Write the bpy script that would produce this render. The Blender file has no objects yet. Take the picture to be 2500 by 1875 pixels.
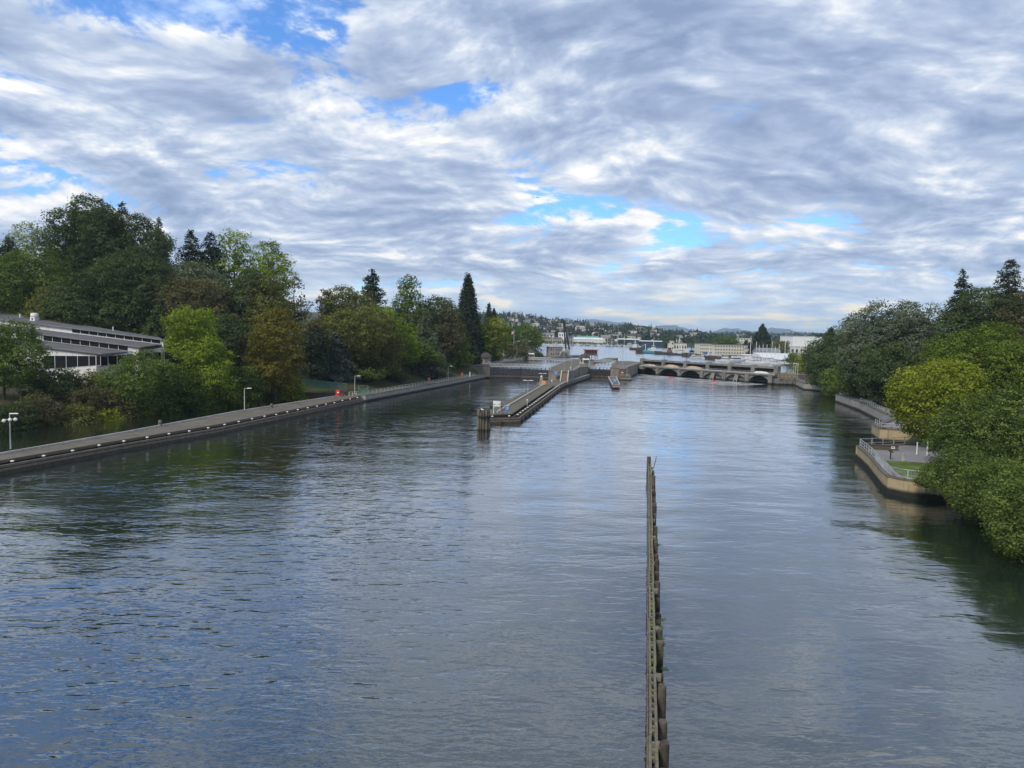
import bpy, bmesh, math, random
import numpy as np
from mathutils import Vector, Matrix

random.seed(7)
RNG = np.random.default_rng(11)
S = bpy.context.scene
C = S.collection
PI = math.pi

# ------------------------------------------------------------------ camera
FPX, YH, CAMH = 1733.0, 812.0, 20.0          # focal length in photo pixels, horizon row, eye height above the lower water
ROLL = math.radians(1.2)                     # the photo hangs a little to the right
PITCH = math.atan((937.5 - YH) / FPX)
cam = bpy.data.cameras.new("camera")
cam.sensor_fit = 'HORIZONTAL'
cam.sensor_width = 36.0
cam.lens = 36.0 * FPX / 2500.0
cam.clip_start = 0.5
cam.clip_end = 60000
cam_ob = bpy.data.objects.new("camera", cam)
cam_ob.location = (0, 0, CAMH)
CAM_ROT = Matrix.Rotation(PI / 2 - PITCH, 3, 'X') @ Matrix.Rotation(ROLL, 3, 'Z')
cam_ob.rotation_euler = CAM_ROT.to_euler()
C.objects.link(cam_ob)
S.camera = cam_ob

def ray(px, py):
    v = CAM_ROT @ Vector(((px - 1250) / FPX, -(py - 937.5) / FPX, -1.0))
    return (v.x, v.y, v.z)
def G(px, py, z=0.0):
    """the place at height z that the photo shows at this pixel"""
    d = ray(px, py); t = (z - CAMH) / d[2]
    return Vector((d[0] * t, d[1] * t, z))
def AT(px, py, Y):
    """the place at distance Y that the photo shows at this pixel"""
    d = ray(px, py); t = Y / d[1]
    return Vector((d[0] * t, Y, CAMH + d[2] * t))

# ------------------------------------------------------------------ world: blue sky behind broken stratocumulus
SUN_EL, SUN_AZ = math.radians(44), math.radians(218)   # hazy sun behind the viewer's left shoulder
W = bpy.data.worlds.new("World"); S.world = W; W.use_nodes = True
wt = W.node_tree; wt.nodes.clear()
class NT:
    """small helper to write node graphs as expressions"""
    def __init__(s, tree): s.t = tree
    def n(s, kind, **kw):
        nd = s.t.nodes.new(kind)
        for k, v in kw.items():
            setattr(nd, k, v)
        return nd
    def put(s, sock, v):
        if hasattr(v, 'links'): s.t.links.new(v, sock)
        elif v is not None:
            try: sock.default_value = v
            except Exception: sock.default_value = (v, v, v) if len(sock.default_value) == 3 else (v, v, v, 1)
    def m(s, op, a, b=None, c=None, clamp=False):
        nd = s.n('ShaderNodeMath', operation=op, use_clamp=clamp)
        s.put(nd.inputs[0], a)
        if b is not None: s.put(nd.inputs[1], b)
        if c is not None: s.put(nd.inputs[2], c)
        return nd.outputs[0]
    def vm(s, op, a, b=None, scale=None):
        nd = s.n('ShaderNodeVectorMath', operation=op)
        s.put(nd.inputs[0], a)
        if b is not None: s.put(nd.inputs[1], b)
        if scale is not None: s.put(nd.inputs['Scale'], scale)
        return nd.outputs['Value'] if op in ('LENGTH', 'DOT_PRODUCT', 'DISTANCE') else nd.outputs[0]
    def noise(s, vec, scale, detail=2.0, rough=0.5, dist=0.0, lac=2.0, dims='3D', w=None, color=False):
        nd = s.n('ShaderNodeTexNoise', noise_dimensions=dims)
        if vec is not None: s.put(nd.inputs['Vector'], vec)
        nd.inputs['Scale'].default_value = scale
        nd.inputs['Detail'].default_value = detail
        nd.inputs['Roughness'].default_value = rough
        nd.inputs['Lacunarity'].default_value = lac
        nd.inputs['Distortion'].default_value = dist
        return nd.outputs['Color'] if color else nd.outputs[0]
    def ss(s, v, a, b, lo=0.0, hi=1.0):
        nd = s.n('ShaderNodeMapRange', interpolation_type='SMOOTHSTEP')
        s.put(nd.inputs[0], v)
        for i, q in enumerate((a, b, lo, hi)): s.put(nd.inputs[i + 1], q)
        return nd.outputs[0]
    def lin(s, v, a, b, lo=0.0, hi=1.0):
        nd = s.n('ShaderNodeMapRange')
        s.put(nd.inputs[0], v)
        for i, q in enumerate((a, b, lo, hi)): s.put(nd.inputs[i + 1], q)
        return nd.outputs[0]
    def mix(s, f, a, b, mode='MIX'):
        nd = s.n('ShaderNodeMix', data_type='RGBA', blend_type=mode)
        s.put(nd.inputs[0], f)
        for i, q in ((6, a), (7, b)):
            if isinstance(q, tuple) and len(q) == 3: q = (*q, 1)
            s.put(nd.inputs[i], q)
        return nd.outputs[2]
    def xyz(s, x, y, z):
        nd = s.n('ShaderNodeCombineXYZ')
        for i, q in enumerate((x, y, z)): s.put(nd.inputs[i], q)
        return nd.outputs[0]
    def sep(s, v):
        nd = s.n('ShaderNodeSeparateXYZ'); s.put(nd.inputs[0], v)
        return nd.outputs[0], nd.outputs[1], nd.outputs[2]
    def mapping(s, v, loc=(0, 0, 0), rot=(0, 0, 0), sc=(1, 1, 1)):
        nd = s.n('ShaderNodeMapping'); s.put(nd.inputs[0], v)
        nd.inputs['Location'].default_value = loc; nd.inputs['Rotation'].default_value = rot; nd.inputs['Scale'].default_value = sc
        return nd.outputs[0]

# the photo's gaps (-) and heavy masses (+) in the deck: direction as photo column and row, radii on the cloud plane, turn, amount
SPOTS = [(640, 60, 0.60, 0.26, -0.4, -0.30), (380, -10, 0.45, 0.22, 0.0, -0.27), (1130, 228, 0.20, 0.18, 0.3, -0.20), (1230, 385, 0.5, 0.35, 0, -0.13), (1390, 500, 0.35, 0.45, 0, -0.15),
         (300, -210, 1.0, 0.34, 0.0, -0.45), (-250, -260, 0.7, 0.34, 0.0, -0.34), (1600, 570, 1.2, 0.5, 0, -0.05), (600, 400, 0.6, 0.3, 0, -0.10),
         (1350, 90, 0.65, 0.26, -0.1, 0.34), (1800, 130, 0.8, 0.28, 0.1, 0.32), (2350, 130, 0.7, 0.36, 0, 0.26), (150, 300, 0.8, 0.35, 0.0, 0.10), (1900, 400, 1.4, 0.45, 0, 0.14), (2300, 320, 0.6, 0.3, 0, 0.16), (2500, 520, 1.0, 0.5, 0, 0.10), (700, 560, 1.4, 0.5, 0, 0.10)]
def build_world():
    g = NT(wt)
    tc = g.n('ShaderNodeTexCoord')
    d = g.vm('NORMALIZE', tc.outputs['Generated'])
    x, y, z = g.sep(d)
    zc = g.m('MAXIMUM', z, 0.0)
    K = 0.22
    s = g.m('DIVIDE', 1.0, g.m('ADD', zc, K))
    u, v = g.m('MULTIPLY', x, s), g.m('MULTIPLY', y, s)
    P = g.xyz(u, v, 0.0)
    N2 = dict(dims='2D')
    def uvof(px, py):
        r = Vector(ray(px, py)).normalized(); q = 1 / (max(r.z, 0) + K)
        return (r.x * q, r.y * q)
    # one warp field, reused as the large masses of the deck
    wn = g.n('ShaderNodeTexNoise', noise_dimensions='2D')
    g.put(wn.inputs['Vector'], g.mapping(P, loc=(5.3, 9.1, 0), sc=(1.1, 1.2, 1)))
    wn.inputs['Scale'].default_value = 1.0; wn.inputs['Detail'].default_value = 2.0; wn.inputs['Roughness'].default_value = 0.5
    big = wn.outputs[0]
    Pw = g.vm('ADD', P, g.vm('SCALE', g.vm('SUBTRACT', wn.outputs['Color'], (0.5, 0.5, 0.5)), scale=0.40))
    def cumulus(off, det):
        q = g.mapping(Pw, loc=(7.3 + off[0], 2.2 + off[1], 0), sc=(1, 1.15, 1))
        return g.noise(q, 2.5, det, 0.56, 0.0, 2.1, **N2)
    n0 = cumulus((0, 0), 6)
    n1 = cumulus((0.015, -0.05), 4)
    n2 = cumulus((0.04, -0.15), 2)
    # rounded heads: folded noise gives puffs with dark creases between them
    bn = g.noise(g.mapping(Pw, loc=(1.7, 4.4, 0), sc=(0.9, 1.1, 1)), 6.0, 5, 0.6, 0.0, 2.0, **N2)
    bil = g.m('ABSOLUTE', g.m('SUBTRACT', g.m('MULTIPLY', bn, 2.0), 1.0))
    dens = g.m('ADD', g.m('ADD', g.m('MULTIPLY', n0, 0.72), g.m('MULTIPLY', big, 0.34)), g.m('MULTIPLY', bil, 0.26))
    # where the photo's gaps and heavy masses lie (cloud-plane coordinates)
    def blob(px, py, rx, ry, ang=0.0):
        a = uvof(px, py)
        q = g.mapping(g.vm('SUBTRACT', P, (a[0], a[1], 0)), rot=(0, 0, ang), sc=(1 / rx, 1 / ry, 1))
        return g.ss(g.vm('LENGTH', q), 0.0, 1.0, 1.0, 0.0)
    spots = SPOTS
    dd = dens
    for px, py, rx, ry, an, am in spots:
        rx, ry = rx * 0.8, ry * 0.72
        dd = g.m('ADD', dd, g.m('MULTIPLY', blob(px, py, rx, ry, an), am))
    alpha = g.ss(dd, 0.35, 0.49)
    thick = g.lin(dd, 0.46, 0.92)
    rel = g.m('SUBTRACT', n0, n1); rel2 = g.m('SUBTRACT', n0, n2)
    lit = g.m('ADD', g.m('ADD', g.m('MULTIPLY', rel, 2.3), g.m('MULTIPLY', rel2, 1.5)), g.m('MULTIPLY', g.m('SUBTRACT', bil, 0.22), 0.95))
    edge = g.ss(dd, 0.40, 0.56, 0.16, 0.0)
    br = g.lin(g.m('ADD', g.m('ADD', g.m('SUBTRACT', 0.60, g.m('MULTIPLY', thick, 0.48)), lit), edge), -0.32, 1.02)
    ramp = g.n('ShaderNodeValToRGB'); g.put(ramp.inputs[0], br)
    cr = ramp.color_ramp
    cr.elements[0].position = 0.0; cr.elements[0].color = (1.4, 1.85, 2.9, 1)
    cr.elements[1].position = 1.0; cr.elements[1].color = (5.6, 5.5, 5.4, 1)
    for p_, c_ in ((0.30, (1.95, 2.45, 3.5)), (0.55, (2.65, 3.15, 4.1)), (0.78, (3.85, 4.2, 4.8))):
        e = cr.elements.new(p_); e.color = (*c_, 1)
    cloud = ramp.outputs[0]
    # far deck near the horizon: pale bands, a few banks catch the low sun from behind the viewer
    low = g.ss(zc, 0.02, 0.10, 1.0, 0.0)
    az = g.m('MULTIPLY', x, 11.0)
    band = g.noise(g.xyz(az, g.m('MULTIPLY', zc, 60.0), 0.0), 1.0, 5, 0.6, 0.0, 2.0, **N2)
    cloud = g.mix(g.m('MULTIPLY', low, 0.85), cloud, g.mix(g.ss(band, 0.3, 0.68), (3.0, 3.9, 5.3), (5.4, 5.7, 5.8)))
    warm = g.m('MULTIPLY', g.ss(zc, 0.03, 0.07, 1.0, 0.0), g.ss(band, 0.56, 0.68))
    cloud = g.mix(g.m('MULTIPLY', warm, 0.8), cloud, (7.6, 6.3, 4.3))
    sky = g.n('ShaderNodeTexSky', sky_type='NISHITA', sun_disc=False, sun_elevation=SUN_EL, sun_rotation=SUN_AZ, altitude=20.0, air_density=1.0, dust_density=0.6, ozone_density=2.5)
    blue = g.mix(1.0, sky.outputs[0], (0.50, 0.80, 1.15), 'MULTIPLY')
    veil = g.ss(g.m('ADD', g.m('MULTIPLY', rel, 2.2), g.m('MULTIPLY', bil, 0.9)), 0.02, 0.62, 0.0, 0.75)
    base = g.mix(veil, blue, (4.1, 4.9, 6.2))
    col = g.mix(g.m('MAXIMUM', alpha, g.m('MULTIPLY', low, 0.8)), base, cloud)
    col = g.mix(g.ss(z, -0.02, 0.0, 1.0, 0.0), col, (2.2, 2.6, 3.0))      # below the horizon
    bg = g.n('ShaderNodeBackground'); g.put(bg.inputs[0], col); bg.inputs[1].default_value = 0.1
    out = g.n('ShaderNodeOutputWorld'); wt.links.new(bg.outputs[0], out.inputs[0])
    W.cycles.sampling_method = 'MANUAL'; W.cycles.sample_map_resolution = 512
build_world()

sun = bpy.data.lights.new("sun", 'SUN'); sun.energy = 1.5; sun.angle = math.radians(14); sun.color = (1.0, 0.93, 0.82)
sun_ob = bpy.data.objects.new("sun", sun)
sd = Vector((math.sin(SUN_AZ) * math.cos(SUN_EL), math.cos(SUN_AZ) * math.cos(SUN_EL), math.sin(SUN_EL)))   # towards the sun
sun_ob.rotation_euler = sd.to_track_quat('Z', 'Y').to_euler()
sun_ob.location = (0, -50, 120)
C.objects.link(sun_ob)
S.view_settings.view_transform = 'Standard'
S.view_settings.look = 'None'
S.view_settings.exposure = 0.98
S.view_settings.gamma = 1.0
S.view_settings.use_curve_mapping = False
S.render.engine = 'CYCLES'
S.cycles.max_bounces = 5; S.cycles.diffuse_bounces = 2; S.cycles.glossy_bounces = 3; S.cycles.transmission_bounces = 3
S.cycles.transparent_max_bounces = 6; S.cycles.volume_bounces = 0
S.cycles.use_denoising = True

# ------------------------------------------------------------------ materials
M = {}
def mat(name, build):
    m = bpy.data.materials.new(name); m.use_nodes = True
    t = m.node_tree; t.nodes.clear()
    g = NT(t)
    bs = g.n('ShaderNodeBsdfPrincipled'); out = g.n('ShaderNodeOutputMaterial')
    t.links.new(bs.outputs[0], out.inputs[0])
    build(g, bs, out)
    M[name] = m
    return m
def pos(g): return g.n('ShaderNodeNewGeometry').outputs['Position']
def plain(name, col, rough=0.6, metal=0.0, var=0.25, scale=1.5, spec=0.4):
    def b(g, bs, out):
        n = g.noise(pos(g), scale, 3, 0.6)
        g.put(bs.inputs['Base Color'], g.mix(g.ss(n, 0.3, 0.7), tuple(c * (1 - var) for c in col), tuple(min(1, c * (1 + var)) for c in col)))
        bs.inputs['Roughness'].default_value = rough; bs.inputs['Metallic'].default_value = metal
        bs.inputs['Specular IOR Level'].default_value = spec
    return mat(name, b)
def weathered(name, col, stain, rough=0.85, streak=True, scale=0.35, moss=None, tide=None):
    """concrete or timber: blotches, vertical run-off streaks, optional moss and a dark tide line below z = tide"""
    def b(g, bs, out):
        P = pos(g)
        n1 = g.noise(P, scale, 4, 0.6)
        col1 = g.mix(g.ss(n1, 0.30, 0.72), col, stain)
        if streak:
            n2 = g.noise(g.mapping(P, sc=(1.3, 1.3, 0.09)), 1.4, 3, 0.65)
            col1 = g.mix(g.ss(n2, 0.50, 0.74, 0, 0.8), col1, tuple(c * 0.42 for c in stain))
        n3 = g.noise(P, 5.5, 2, 0.7)
        col1 = g.mix(g.ss(n3, 0.2, 0.8, 0, 0.5), col1, tuple(min(1, c * 1.3) for c in col))
        if moss:
            n4 = g.noise(P, 0.5, 4, 0.65)
            col1 = g.mix(g.ss(n4, 0.47, 0.66, 0, 0.8), col1, moss)
        if tide is not None:
            z = g.sep(P)[2]
            zz = g.m('ADD', z, g.m('MULTIPLY', n1, 0.5))
            col1 = g.mix(g.ss(zz, tide, tide + 0.55, 1, 0), col1, (0.022, 0.024, 0.018))
        g.put(bs.inputs['Base Color'], col1)
        bs.inputs['Roughness'].default_value = rough
        bs.inputs['Specular IOR Level'].default_value = 0.25
        bp = g.n('ShaderNodeBump'); bp.inputs['Strength'].default_value = 0.35; bp.inputs['Distance'].default_value = 0.03
        g.put(bp.inputs['Height'], n3); g.t.links.new(bp.outputs[0], bs.inputs['Normal'])
    return mat(name, b)

def water_mat(name, body, calm=1.0, ior=1.36, rough=0.04):
    def b(g, bs, out):
        P = pos(g)
        gust = g.noise(g.mapping(P, sc=(0.012, 0.02, 1)), 1.0, 2, 0.55, dims='2D')
        gusts = g.ss(gust, 0.36, 0.64, 0.45, 1.1)
        gust2 = g.ss(g.noise(g.mapping(P, loc=(31, 5, 0), sc=(0.03, 0.07, 1)), 1.0, 2, 0.6, dims='2D'), 0.36, 0.66, 0.4, 1.35)
        def layer(scale, sx, sy, rot, amp, det=2.0, rough=0.5, off=0):
            q = g.mapping(P, loc=(off, off * 0.7, 0), rot=(0, 0, rot), sc=(sx, sy, 1))
            return g.m('MULTIPLY', g.noise(q, scale, det, rough, 0.0, dims='2D'), amp)
        swell = layer(0.15, 0.55, 1.0, 0.22, 0.24 * calm, 2, 0.45, 3)
        def crest(n, amp): return g.m('MULTIPLY', g.m('ABSOLUTE', g.m('SUBTRACT', g.m('MULTIPLY', n, 2.0), 1.0)), -amp)
        q = g.mapping(P, loc=(9, 6.3, 0), rot=(0, 0, 0.20), sc=(0.36, 1.0, 1))
        nm = g.noise(q, 0.95, 2, 0.5, 0.0, dims='2D')
        mid = g.m('ADD', g.m('MULTIPLY', nm, 0.060 * calm), crest(nm, 0.045 * calm))
        mid2 = layer(1.9, 0.45, 1.0, -0.26, 0.034 * calm, 2, 0.5, 17)
        fine = layer(6.0, 0.5, 1.0, -0.12, 0.0075 * calm, 2, 0.55, 23)
        h = g.m('ADD', swell, g.m('MULTIPLY', g.m('ADD', mid, mid2), gusts))
        h = g.m('ADD', h, g.m('MULTIPLY', fine, gust2))
        bp = g.n('ShaderNodeBump'); bp.inputs['Strength'].default_value = 1.0; bp.inputs['Distance'].default_value = 1.0
        g.put(bp.inputs['Height'], h)
        murk = g.noise(g.mapping(P, sc=(0.05, 0.09, 1)), 1.0, 3, 0.6, dims='2D')
        g.put(bs.inputs['Base Color'], g.mix(g.ss(murk, 0.35, 0.7), body, tuple(c * 1.35 for c in body)))
        bs.inputs['Roughness'].default_value = rough
        bs.inputs['IOR'].default_value = ior
        bs.inputs['Coat Weight'].default_value = 1.0; bs.inputs['Coat IOR'].default_value = ior; bs.inputs['Coat Roughness'].default_value = rough
        g.t.links.new(bp.outputs[0], bs.inputs['Normal']); g.t.links.new(bp.outputs[0], bs.inputs['Coat Normal'])
    return mat(name, b)
water_mat('channel_water', (0.008, 0.016, 0.013), 0.88, 1.74)
water_mat('lake_water', (0.03, 0.05, 0.065), 0.8, 1.6, 0.18)

weathered('concrete', (0.30, 0.285, 0.26), (0.19, 0.18, 0.16), tide=0.55)
weathered('concrete_deck', (0.135, 0.118, 0.095), (0.082, 0.072, 0.058), streak=False)
weathered('concrete_pale', (0.42, 0.41, 0.385), (0.30, 0.29, 0.265))
weathered('concrete_ochre', (0.36, 0.30, 0.20), (0.30, 0.215, 0.10), tide=0.85)
weathered('lock_concrete', (0.24, 0.215, 0.18), (0.13, 0.112, 0.09), tide=0.6)
weathered('dam_concrete', (0.20, 0.192, 0.175), (0.105, 0.10, 0.09), tide=0.6)
weathered('timber_grey', (0.165, 0.145, 0.115), (0.095, 0.078, 0.058), scale=1.2, tide=0.2)
weathered('timber_moss', (0.165, 0.155, 0.115), (0.075, 0.07, 0.05), scale=1.0, moss=(0.15, 0.165, 0.075))
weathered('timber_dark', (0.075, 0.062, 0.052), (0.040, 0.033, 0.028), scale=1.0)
weathered('pile_wet', (0.10, 0.085, 0.068), (0.055, 0.046, 0.037), scale=0.9, moss=(0.10, 0.105, 0.05), tide=0.35)
weathered('deck_planks', (0.125, 0.115, 0.088), (0.09, 0.085, 0.06), streak=False, scale=0.6, moss=(0.13, 0.13, 0.075))
weathered('siding', (0.66, 0.64, 0.63), (0.54, 0.525, 0.52), rough=0.7)
weathered('asphalt', (0.20, 0.195, 0.20), (0.155, 0.15, 0.155), streak=False, scale=0.25)
weathered('roof_tar', (0.105, 0.105, 0.11), (0.08, 0.08, 0.085), streak=False, scale=0.2)
weathered('soil', (0.11, 0.09, 0.062), (0.07, 0.058, 0.04), streak=False, scale=0.3)
plain('gate_steel', (0.045, 0.047, 0.056), 0.55, 0.2, 0.3, 0.8)
plain('steel_black', (0.022, 0.022, 0.025), 0.5, 0.2)
plain('galvanised', (0.40, 0.42, 0.43), 0.5, 0.35)
plain('rail_grey', (0.34, 0.37, 0.39), 0.5, 0.2)
plain('white_paint', (0.74, 0.74, 0.72), 0.5, var=0.10)
plain('cream_paint', (0.58, 0.55, 0.47), 0.6, var=0.10)
plain('sign_blue', (0.045, 0.15, 0.42), 0.5, var=0.08)
plain('sign_red', (0.50, 0.035, 0.03), 0.5, var=0.1)
plain('orange_plastic', (0.72, 0.30, 0.10), 0.5, var=0.1)
plain('red_rust', (0.22, 0.062, 0.045), 0.7, var=0.3)
plain('black_paint', (0.02, 0.02, 0.022), 0.5, var=0.1)
plain('mesh_green', (0.10, 0.24, 0.18), 0.6, var=0.15)
plain('rusty_cream', (0.42, 0.33, 0.22), 0.7, var=0.45, scale=0.5)
plain('tile_dark', (0.060, 0.056, 0.052), 0.8, var=0.3, scale=2)
plain('slate_roof', (0.17, 0.175, 0.18), 0.75, var=0.2, scale=0.6)
plain('brick_buff', (0.36, 0.31, 0.26), 0.85, var=0.2)
plain('grass', (0.085, 0.125, 0.028), 0.9, var=0.35, scale=0.35, spec=0.1)
plain('weed', (0.06, 0.085, 0.025), 0.9, var=0.4, scale=3, spec=0.1)
plain('bark', (0.085, 0.068, 0.052), 0.9, var=0.35, scale=2, spec=0.1)
plain('bark_pale', (0.22, 0.20, 0.175), 0.9, var=0.3, scale=2, spec=0.1)
plain('hull_teal', (0.045, 0.26, 0.34), 0.45, var=0.12)
plain('hull_dark', (0.05, 0.04, 0.042), 0.5, var=0.3)
plain('hull_white', (0.50, 0.51, 0.52), 0.35, var=0.06)
plain('hull_blue', (0.05, 0.12, 0.27), 0.4, var=0.1)
plain('metal_roof', (0.62, 0.64, 0.66), 0.45, 0.1, 0.08, 0.15)
plain('brown_paint', (0.13, 0.085, 0.055), 0.6, var=0.2)
plain('yellow_paint', (0.55, 0.42, 0.16), 0.6, var=0.2)
plain('stone_rip', (0.16, 0.15, 0.135), 0.9, var=0.4, scale=1.0)
plain('rope', (0.22, 0.14, 0.08), 0.9)
plain('skin', (0.45, 0.28, 0.20), 0.6, var=0.05)
plain('foam', (0.62, 0.66, 0.68), 0.7, var=0.1, scale=1.0)
plain('gull', (0.78, 0.78, 0.76), 0.7, var=0.05)
def glass(name, col=(0.012, 0.014, 0.018), rough=0.06):
    def b(g, bs, out):
        bs.inputs['Base Color'].default_value = (*col, 1); bs.inputs['Roughness'].default_value = rough
        bs.inputs['IOR'].default_value = 1.5
    return mat(name, b)
glass('glass_dark')
glass('glass_blue', (0.03, 0.05, 0.07), 0.1)

# ------------------------------------------------------------------ mesh helpers
def link(o, parent=None):
    C.objects.link(o)
    if parent is not None: o.parent = parent
    return o
def tag(o, label=None, cat=None, group=None, kind=None):
    if label: o['label'] = label
    if cat: o['category'] = cat
    if group: o['group'] = group
    if kind: o['kind'] = kind
    return o
def empty(name, loc, rz=0.0, label=None, cat=None, group=None):
    o = bpy.data.objects.new(name, None); o.location = loc; o.rotation_euler = (0, 0, rz)
    o.empty_display_size = 0.3
    C.objects.link(o)
    return tag(o, label, cat, group)
def me_from(name, V, Fc, mats=(), smooth=False):
    me = bpy.data.meshes.new(name)
    me.from_pydata([tuple(v) for v in V], [], Fc)
    for m in mats: me.materials.append(m)
    if smooth: me.polygons.foreach_set('use_smooth', [True] * len(me.polygons))
    me.update()
    return me
def obj(name, me, parent=None, loc=None, rz=None, **kw):
    o = bpy.data.objects.new(name, me); link(o, parent)
    if loc is not None: o.location = loc
    if rz is not None: o.rotation_euler = (0, 0, rz)
    return tag(o, **kw) if kw else o
class MB:
    """collects shapes; build() links them as one mesh object"""
    def __init__(s): s.V = []; s.F = []
    def add(s, V, F):
        k = len(s.V); s.V += [tuple(v) for v in V]; s.F += [tuple(i + k for i in f) for f in F]; return s
    def box(s, c, d, rz=0.0, bev=0.0, taper=1.0):
        """box centred at c with sizes d, turned by rz, top scaled by taper, edges cut by bev"""
        hx, hy, hz = d[0] / 2, d[1] / 2, d[2] / 2
        cs, sn = math.cos(rz), math.sin(rz)
        b = min(bev, hx * 0.6, hy * 0.6, hz * 0.9)
        def ring(z, ox, oy, k):
            pts = [(-hx + ox, -hy + oy), (hx - ox, -hy + oy), (hx - ox, hy - oy), (-hx + ox, hy - oy)]
            return [(c[0] + (x * cs - y * sn) * k, c[1] + (x * sn + y * cs) * k, c[2] + z) for x, y in pts]
        if b <= 0:
            V = ring(-hz, 0, 0, 1) + ring(hz, 0, 0, taper)
            F = [(3, 2, 1, 0), (4, 5, 6, 7)] + [(i, (i + 1) % 4, 4 + (i + 1) % 4, 4 + i) for i in range(4)]
        else:
            V = ring(-hz, 0, 0, 1) + ring(hz - b, 0, 0, taper) + ring(hz, b, b, taper)
            F = [(3, 2, 1, 0), (8, 9, 10, 11)] + [(i, (i + 1) % 4, 4 + (i + 1) % 4, 4 + i) for i in range(4)] + [(4 + i, 4 + (i + 1) % 4, 8 + (i + 1) % 4, 8 + i) for i in range(4)]
        return s.add(V, F)
    def beam(s, a, b, w, h, up=(0, 0, 1)):
        """rectangular beam from a to b, width w sideways, height h along up"""
        a, b = Vector(a), Vector(b); t = (b - a).normalized(); u = Vector(up)
        if abs(t.dot(u)) > 0.98: u = Vector((0, 1, 0))
        r = t.cross(u).normalized(); u = r.cross(t).normalized()
        o = [(-r * w / 2 - u * h / 2), (r * w / 2 - u * h / 2), (r * w / 2 + u * h / 2), (-r * w / 2 + u * h / 2)]
        V = [a + q for q in o] + [b + q for q in o]
        F = [(3, 2, 1, 0), (4, 5, 6, 7)] + [(i, (i + 1) % 4, 4 + (i + 1) % 4, 4 + i) for i in range(4)]
        return s.add(V, F)
    def tube(s, pts, rad, n=8, cap=True):
        pts = [Vector(p) for p in pts]
        if not hasattr(rad, '__len__'): rad = [rad] * len(pts)
        V = []; F = []
        t0 = (pts[1] - pts[0]).normalized()
        r = t0.cross(Vector((0, 0, 1)) if abs(t0.z) < 0.9 else Vector((1, 0, 0))).normalized()
        for i, p in enumerate(pts):
            t = (pts[min(i + 1, len(pts) - 1)] - pts[max(i - 1, 0)]).normalized()
            r = (r - t * r.dot(t)).normalized(); q = t.cross(r)
            for k in range(n):
                a = 2 * PI * k / n
                V.append(p + (r * math.cos(a) + q * math.sin(a)) * rad[i])
        for i in range(len(pts) - 1):
            for k in range(n):
                F.append((i * n + k, i * n + (k + 1) % n, (i + 1) * n + (k + 1) % n, (i + 1) * n + k))
        if cap:
            F.append(tuple(range(n - 1, -1, -1))); F.append(tuple((len(pts) - 1) * n + k for k in range(n)))
        return s.add(V, F)
    def lathe(s, prof, n=16, c=(0, 0, 0)):
        V = []; F = []
        for r, z in prof:
            for k in range(n):
                a = 2 * PI * k / n; V.append((c[0] + r * math.cos(a), c[1] + r * math.sin(a), c[2] + z))
        for i in range(len(prof) - 1):
            for k in range(n):
                F.append((i * n + k, i * n + (k + 1) % n, (i + 1) * n + (k + 1) % n, (i + 1) * n + k))
        F.append(tuple(range(n - 1, -1, -1))); F.append(tuple((len(prof) - 1) * n + k for k in range(n)))
        return s.add(V, F)
    def prism(s, pts, z0, z1):
        """flat polygon (plan view, any winding) between two heights; z1 may be a list"""
        n = len(pts)
        A = sum(pts[i][0] * pts[(i + 1) % n][1] - pts[(i + 1) % n][0] * pts[i][1] for i in range(n))
        if A < 0: pts = list(pts)[::-1]; z1 = z1[::-1] if hasattr(z1, '__len__') else z1
        zt = z1 if hasattr(z1, '__len__') else [z1] * n
        V = [(p[0], p[1], z0) for p in pts] + [(p[0], p[1], q) for p, q in zip(pts, zt)]
        F = [tuple(range(n - 1, -1, -1)), tuple(range(n, 2 * n))] + [(i, (i + 1) % n, n + (i + 1) % n, n + i) for i in range(n)]
        return s.add(V, F)
    def quad(s, a, b, c, d): return s.add([a, b, c, d], [(0, 1, 2, 3)])
    def mesh(s, name, m, smooth=False): return me_from(name, s.V, s.F, (m,) if m else (), smooth)
    def build(s, name, m, parent=None, smooth=False, **kw): return obj(name, s.mesh(name, m, smooth), parent, **kw)
def local(o, pts):
    """world points seen from a thing's Empty"""
    mi = (Matrix.Translation(o.location) @ o.rotation_euler.to_matrix().to_4x4()).inverted()
    return [mi @ Vector(p) for p in pts]
def offset(line, d):
    """polyline moved sideways by d (to its left)"""
    out = []
    for i, p in enumerate(line):
        a = Vector(line[max(i - 1, 0)][:2]); b = Vector(line[min(i + 1, len(line) - 1)][:2])
        t = (b - a).normalized(); n = Vector((-t.y, t.x)); q = Vector(p[:2]) + n * d
        out.append((q.x, q.y))
    return out
def along(line, step, start=0.0):
    """points every step metres along a plan polyline, with their heading"""
    out = []; need = start
    for a, b in zip(line[:-1], line[1:]):
        a, b = Vector(a[:2]), Vector(b[:2]); L = (b - a).length; t = (b - a) / L
        while need <= L:
            q = a + t * need; out.append((q.x, q.y, math.atan2(t.y, t.x))); need += step
        need -= L
    return out
def copy_tree(o, parent=None):
    c = o.copy(); C.objects.link(c); c.parent = parent
    for k in ('label', 'category', 'group'):
        if k in o.keys(): c[k] = o[k]
    for ch in list(o.children): copy_tree(ch, c)
    return c

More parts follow.
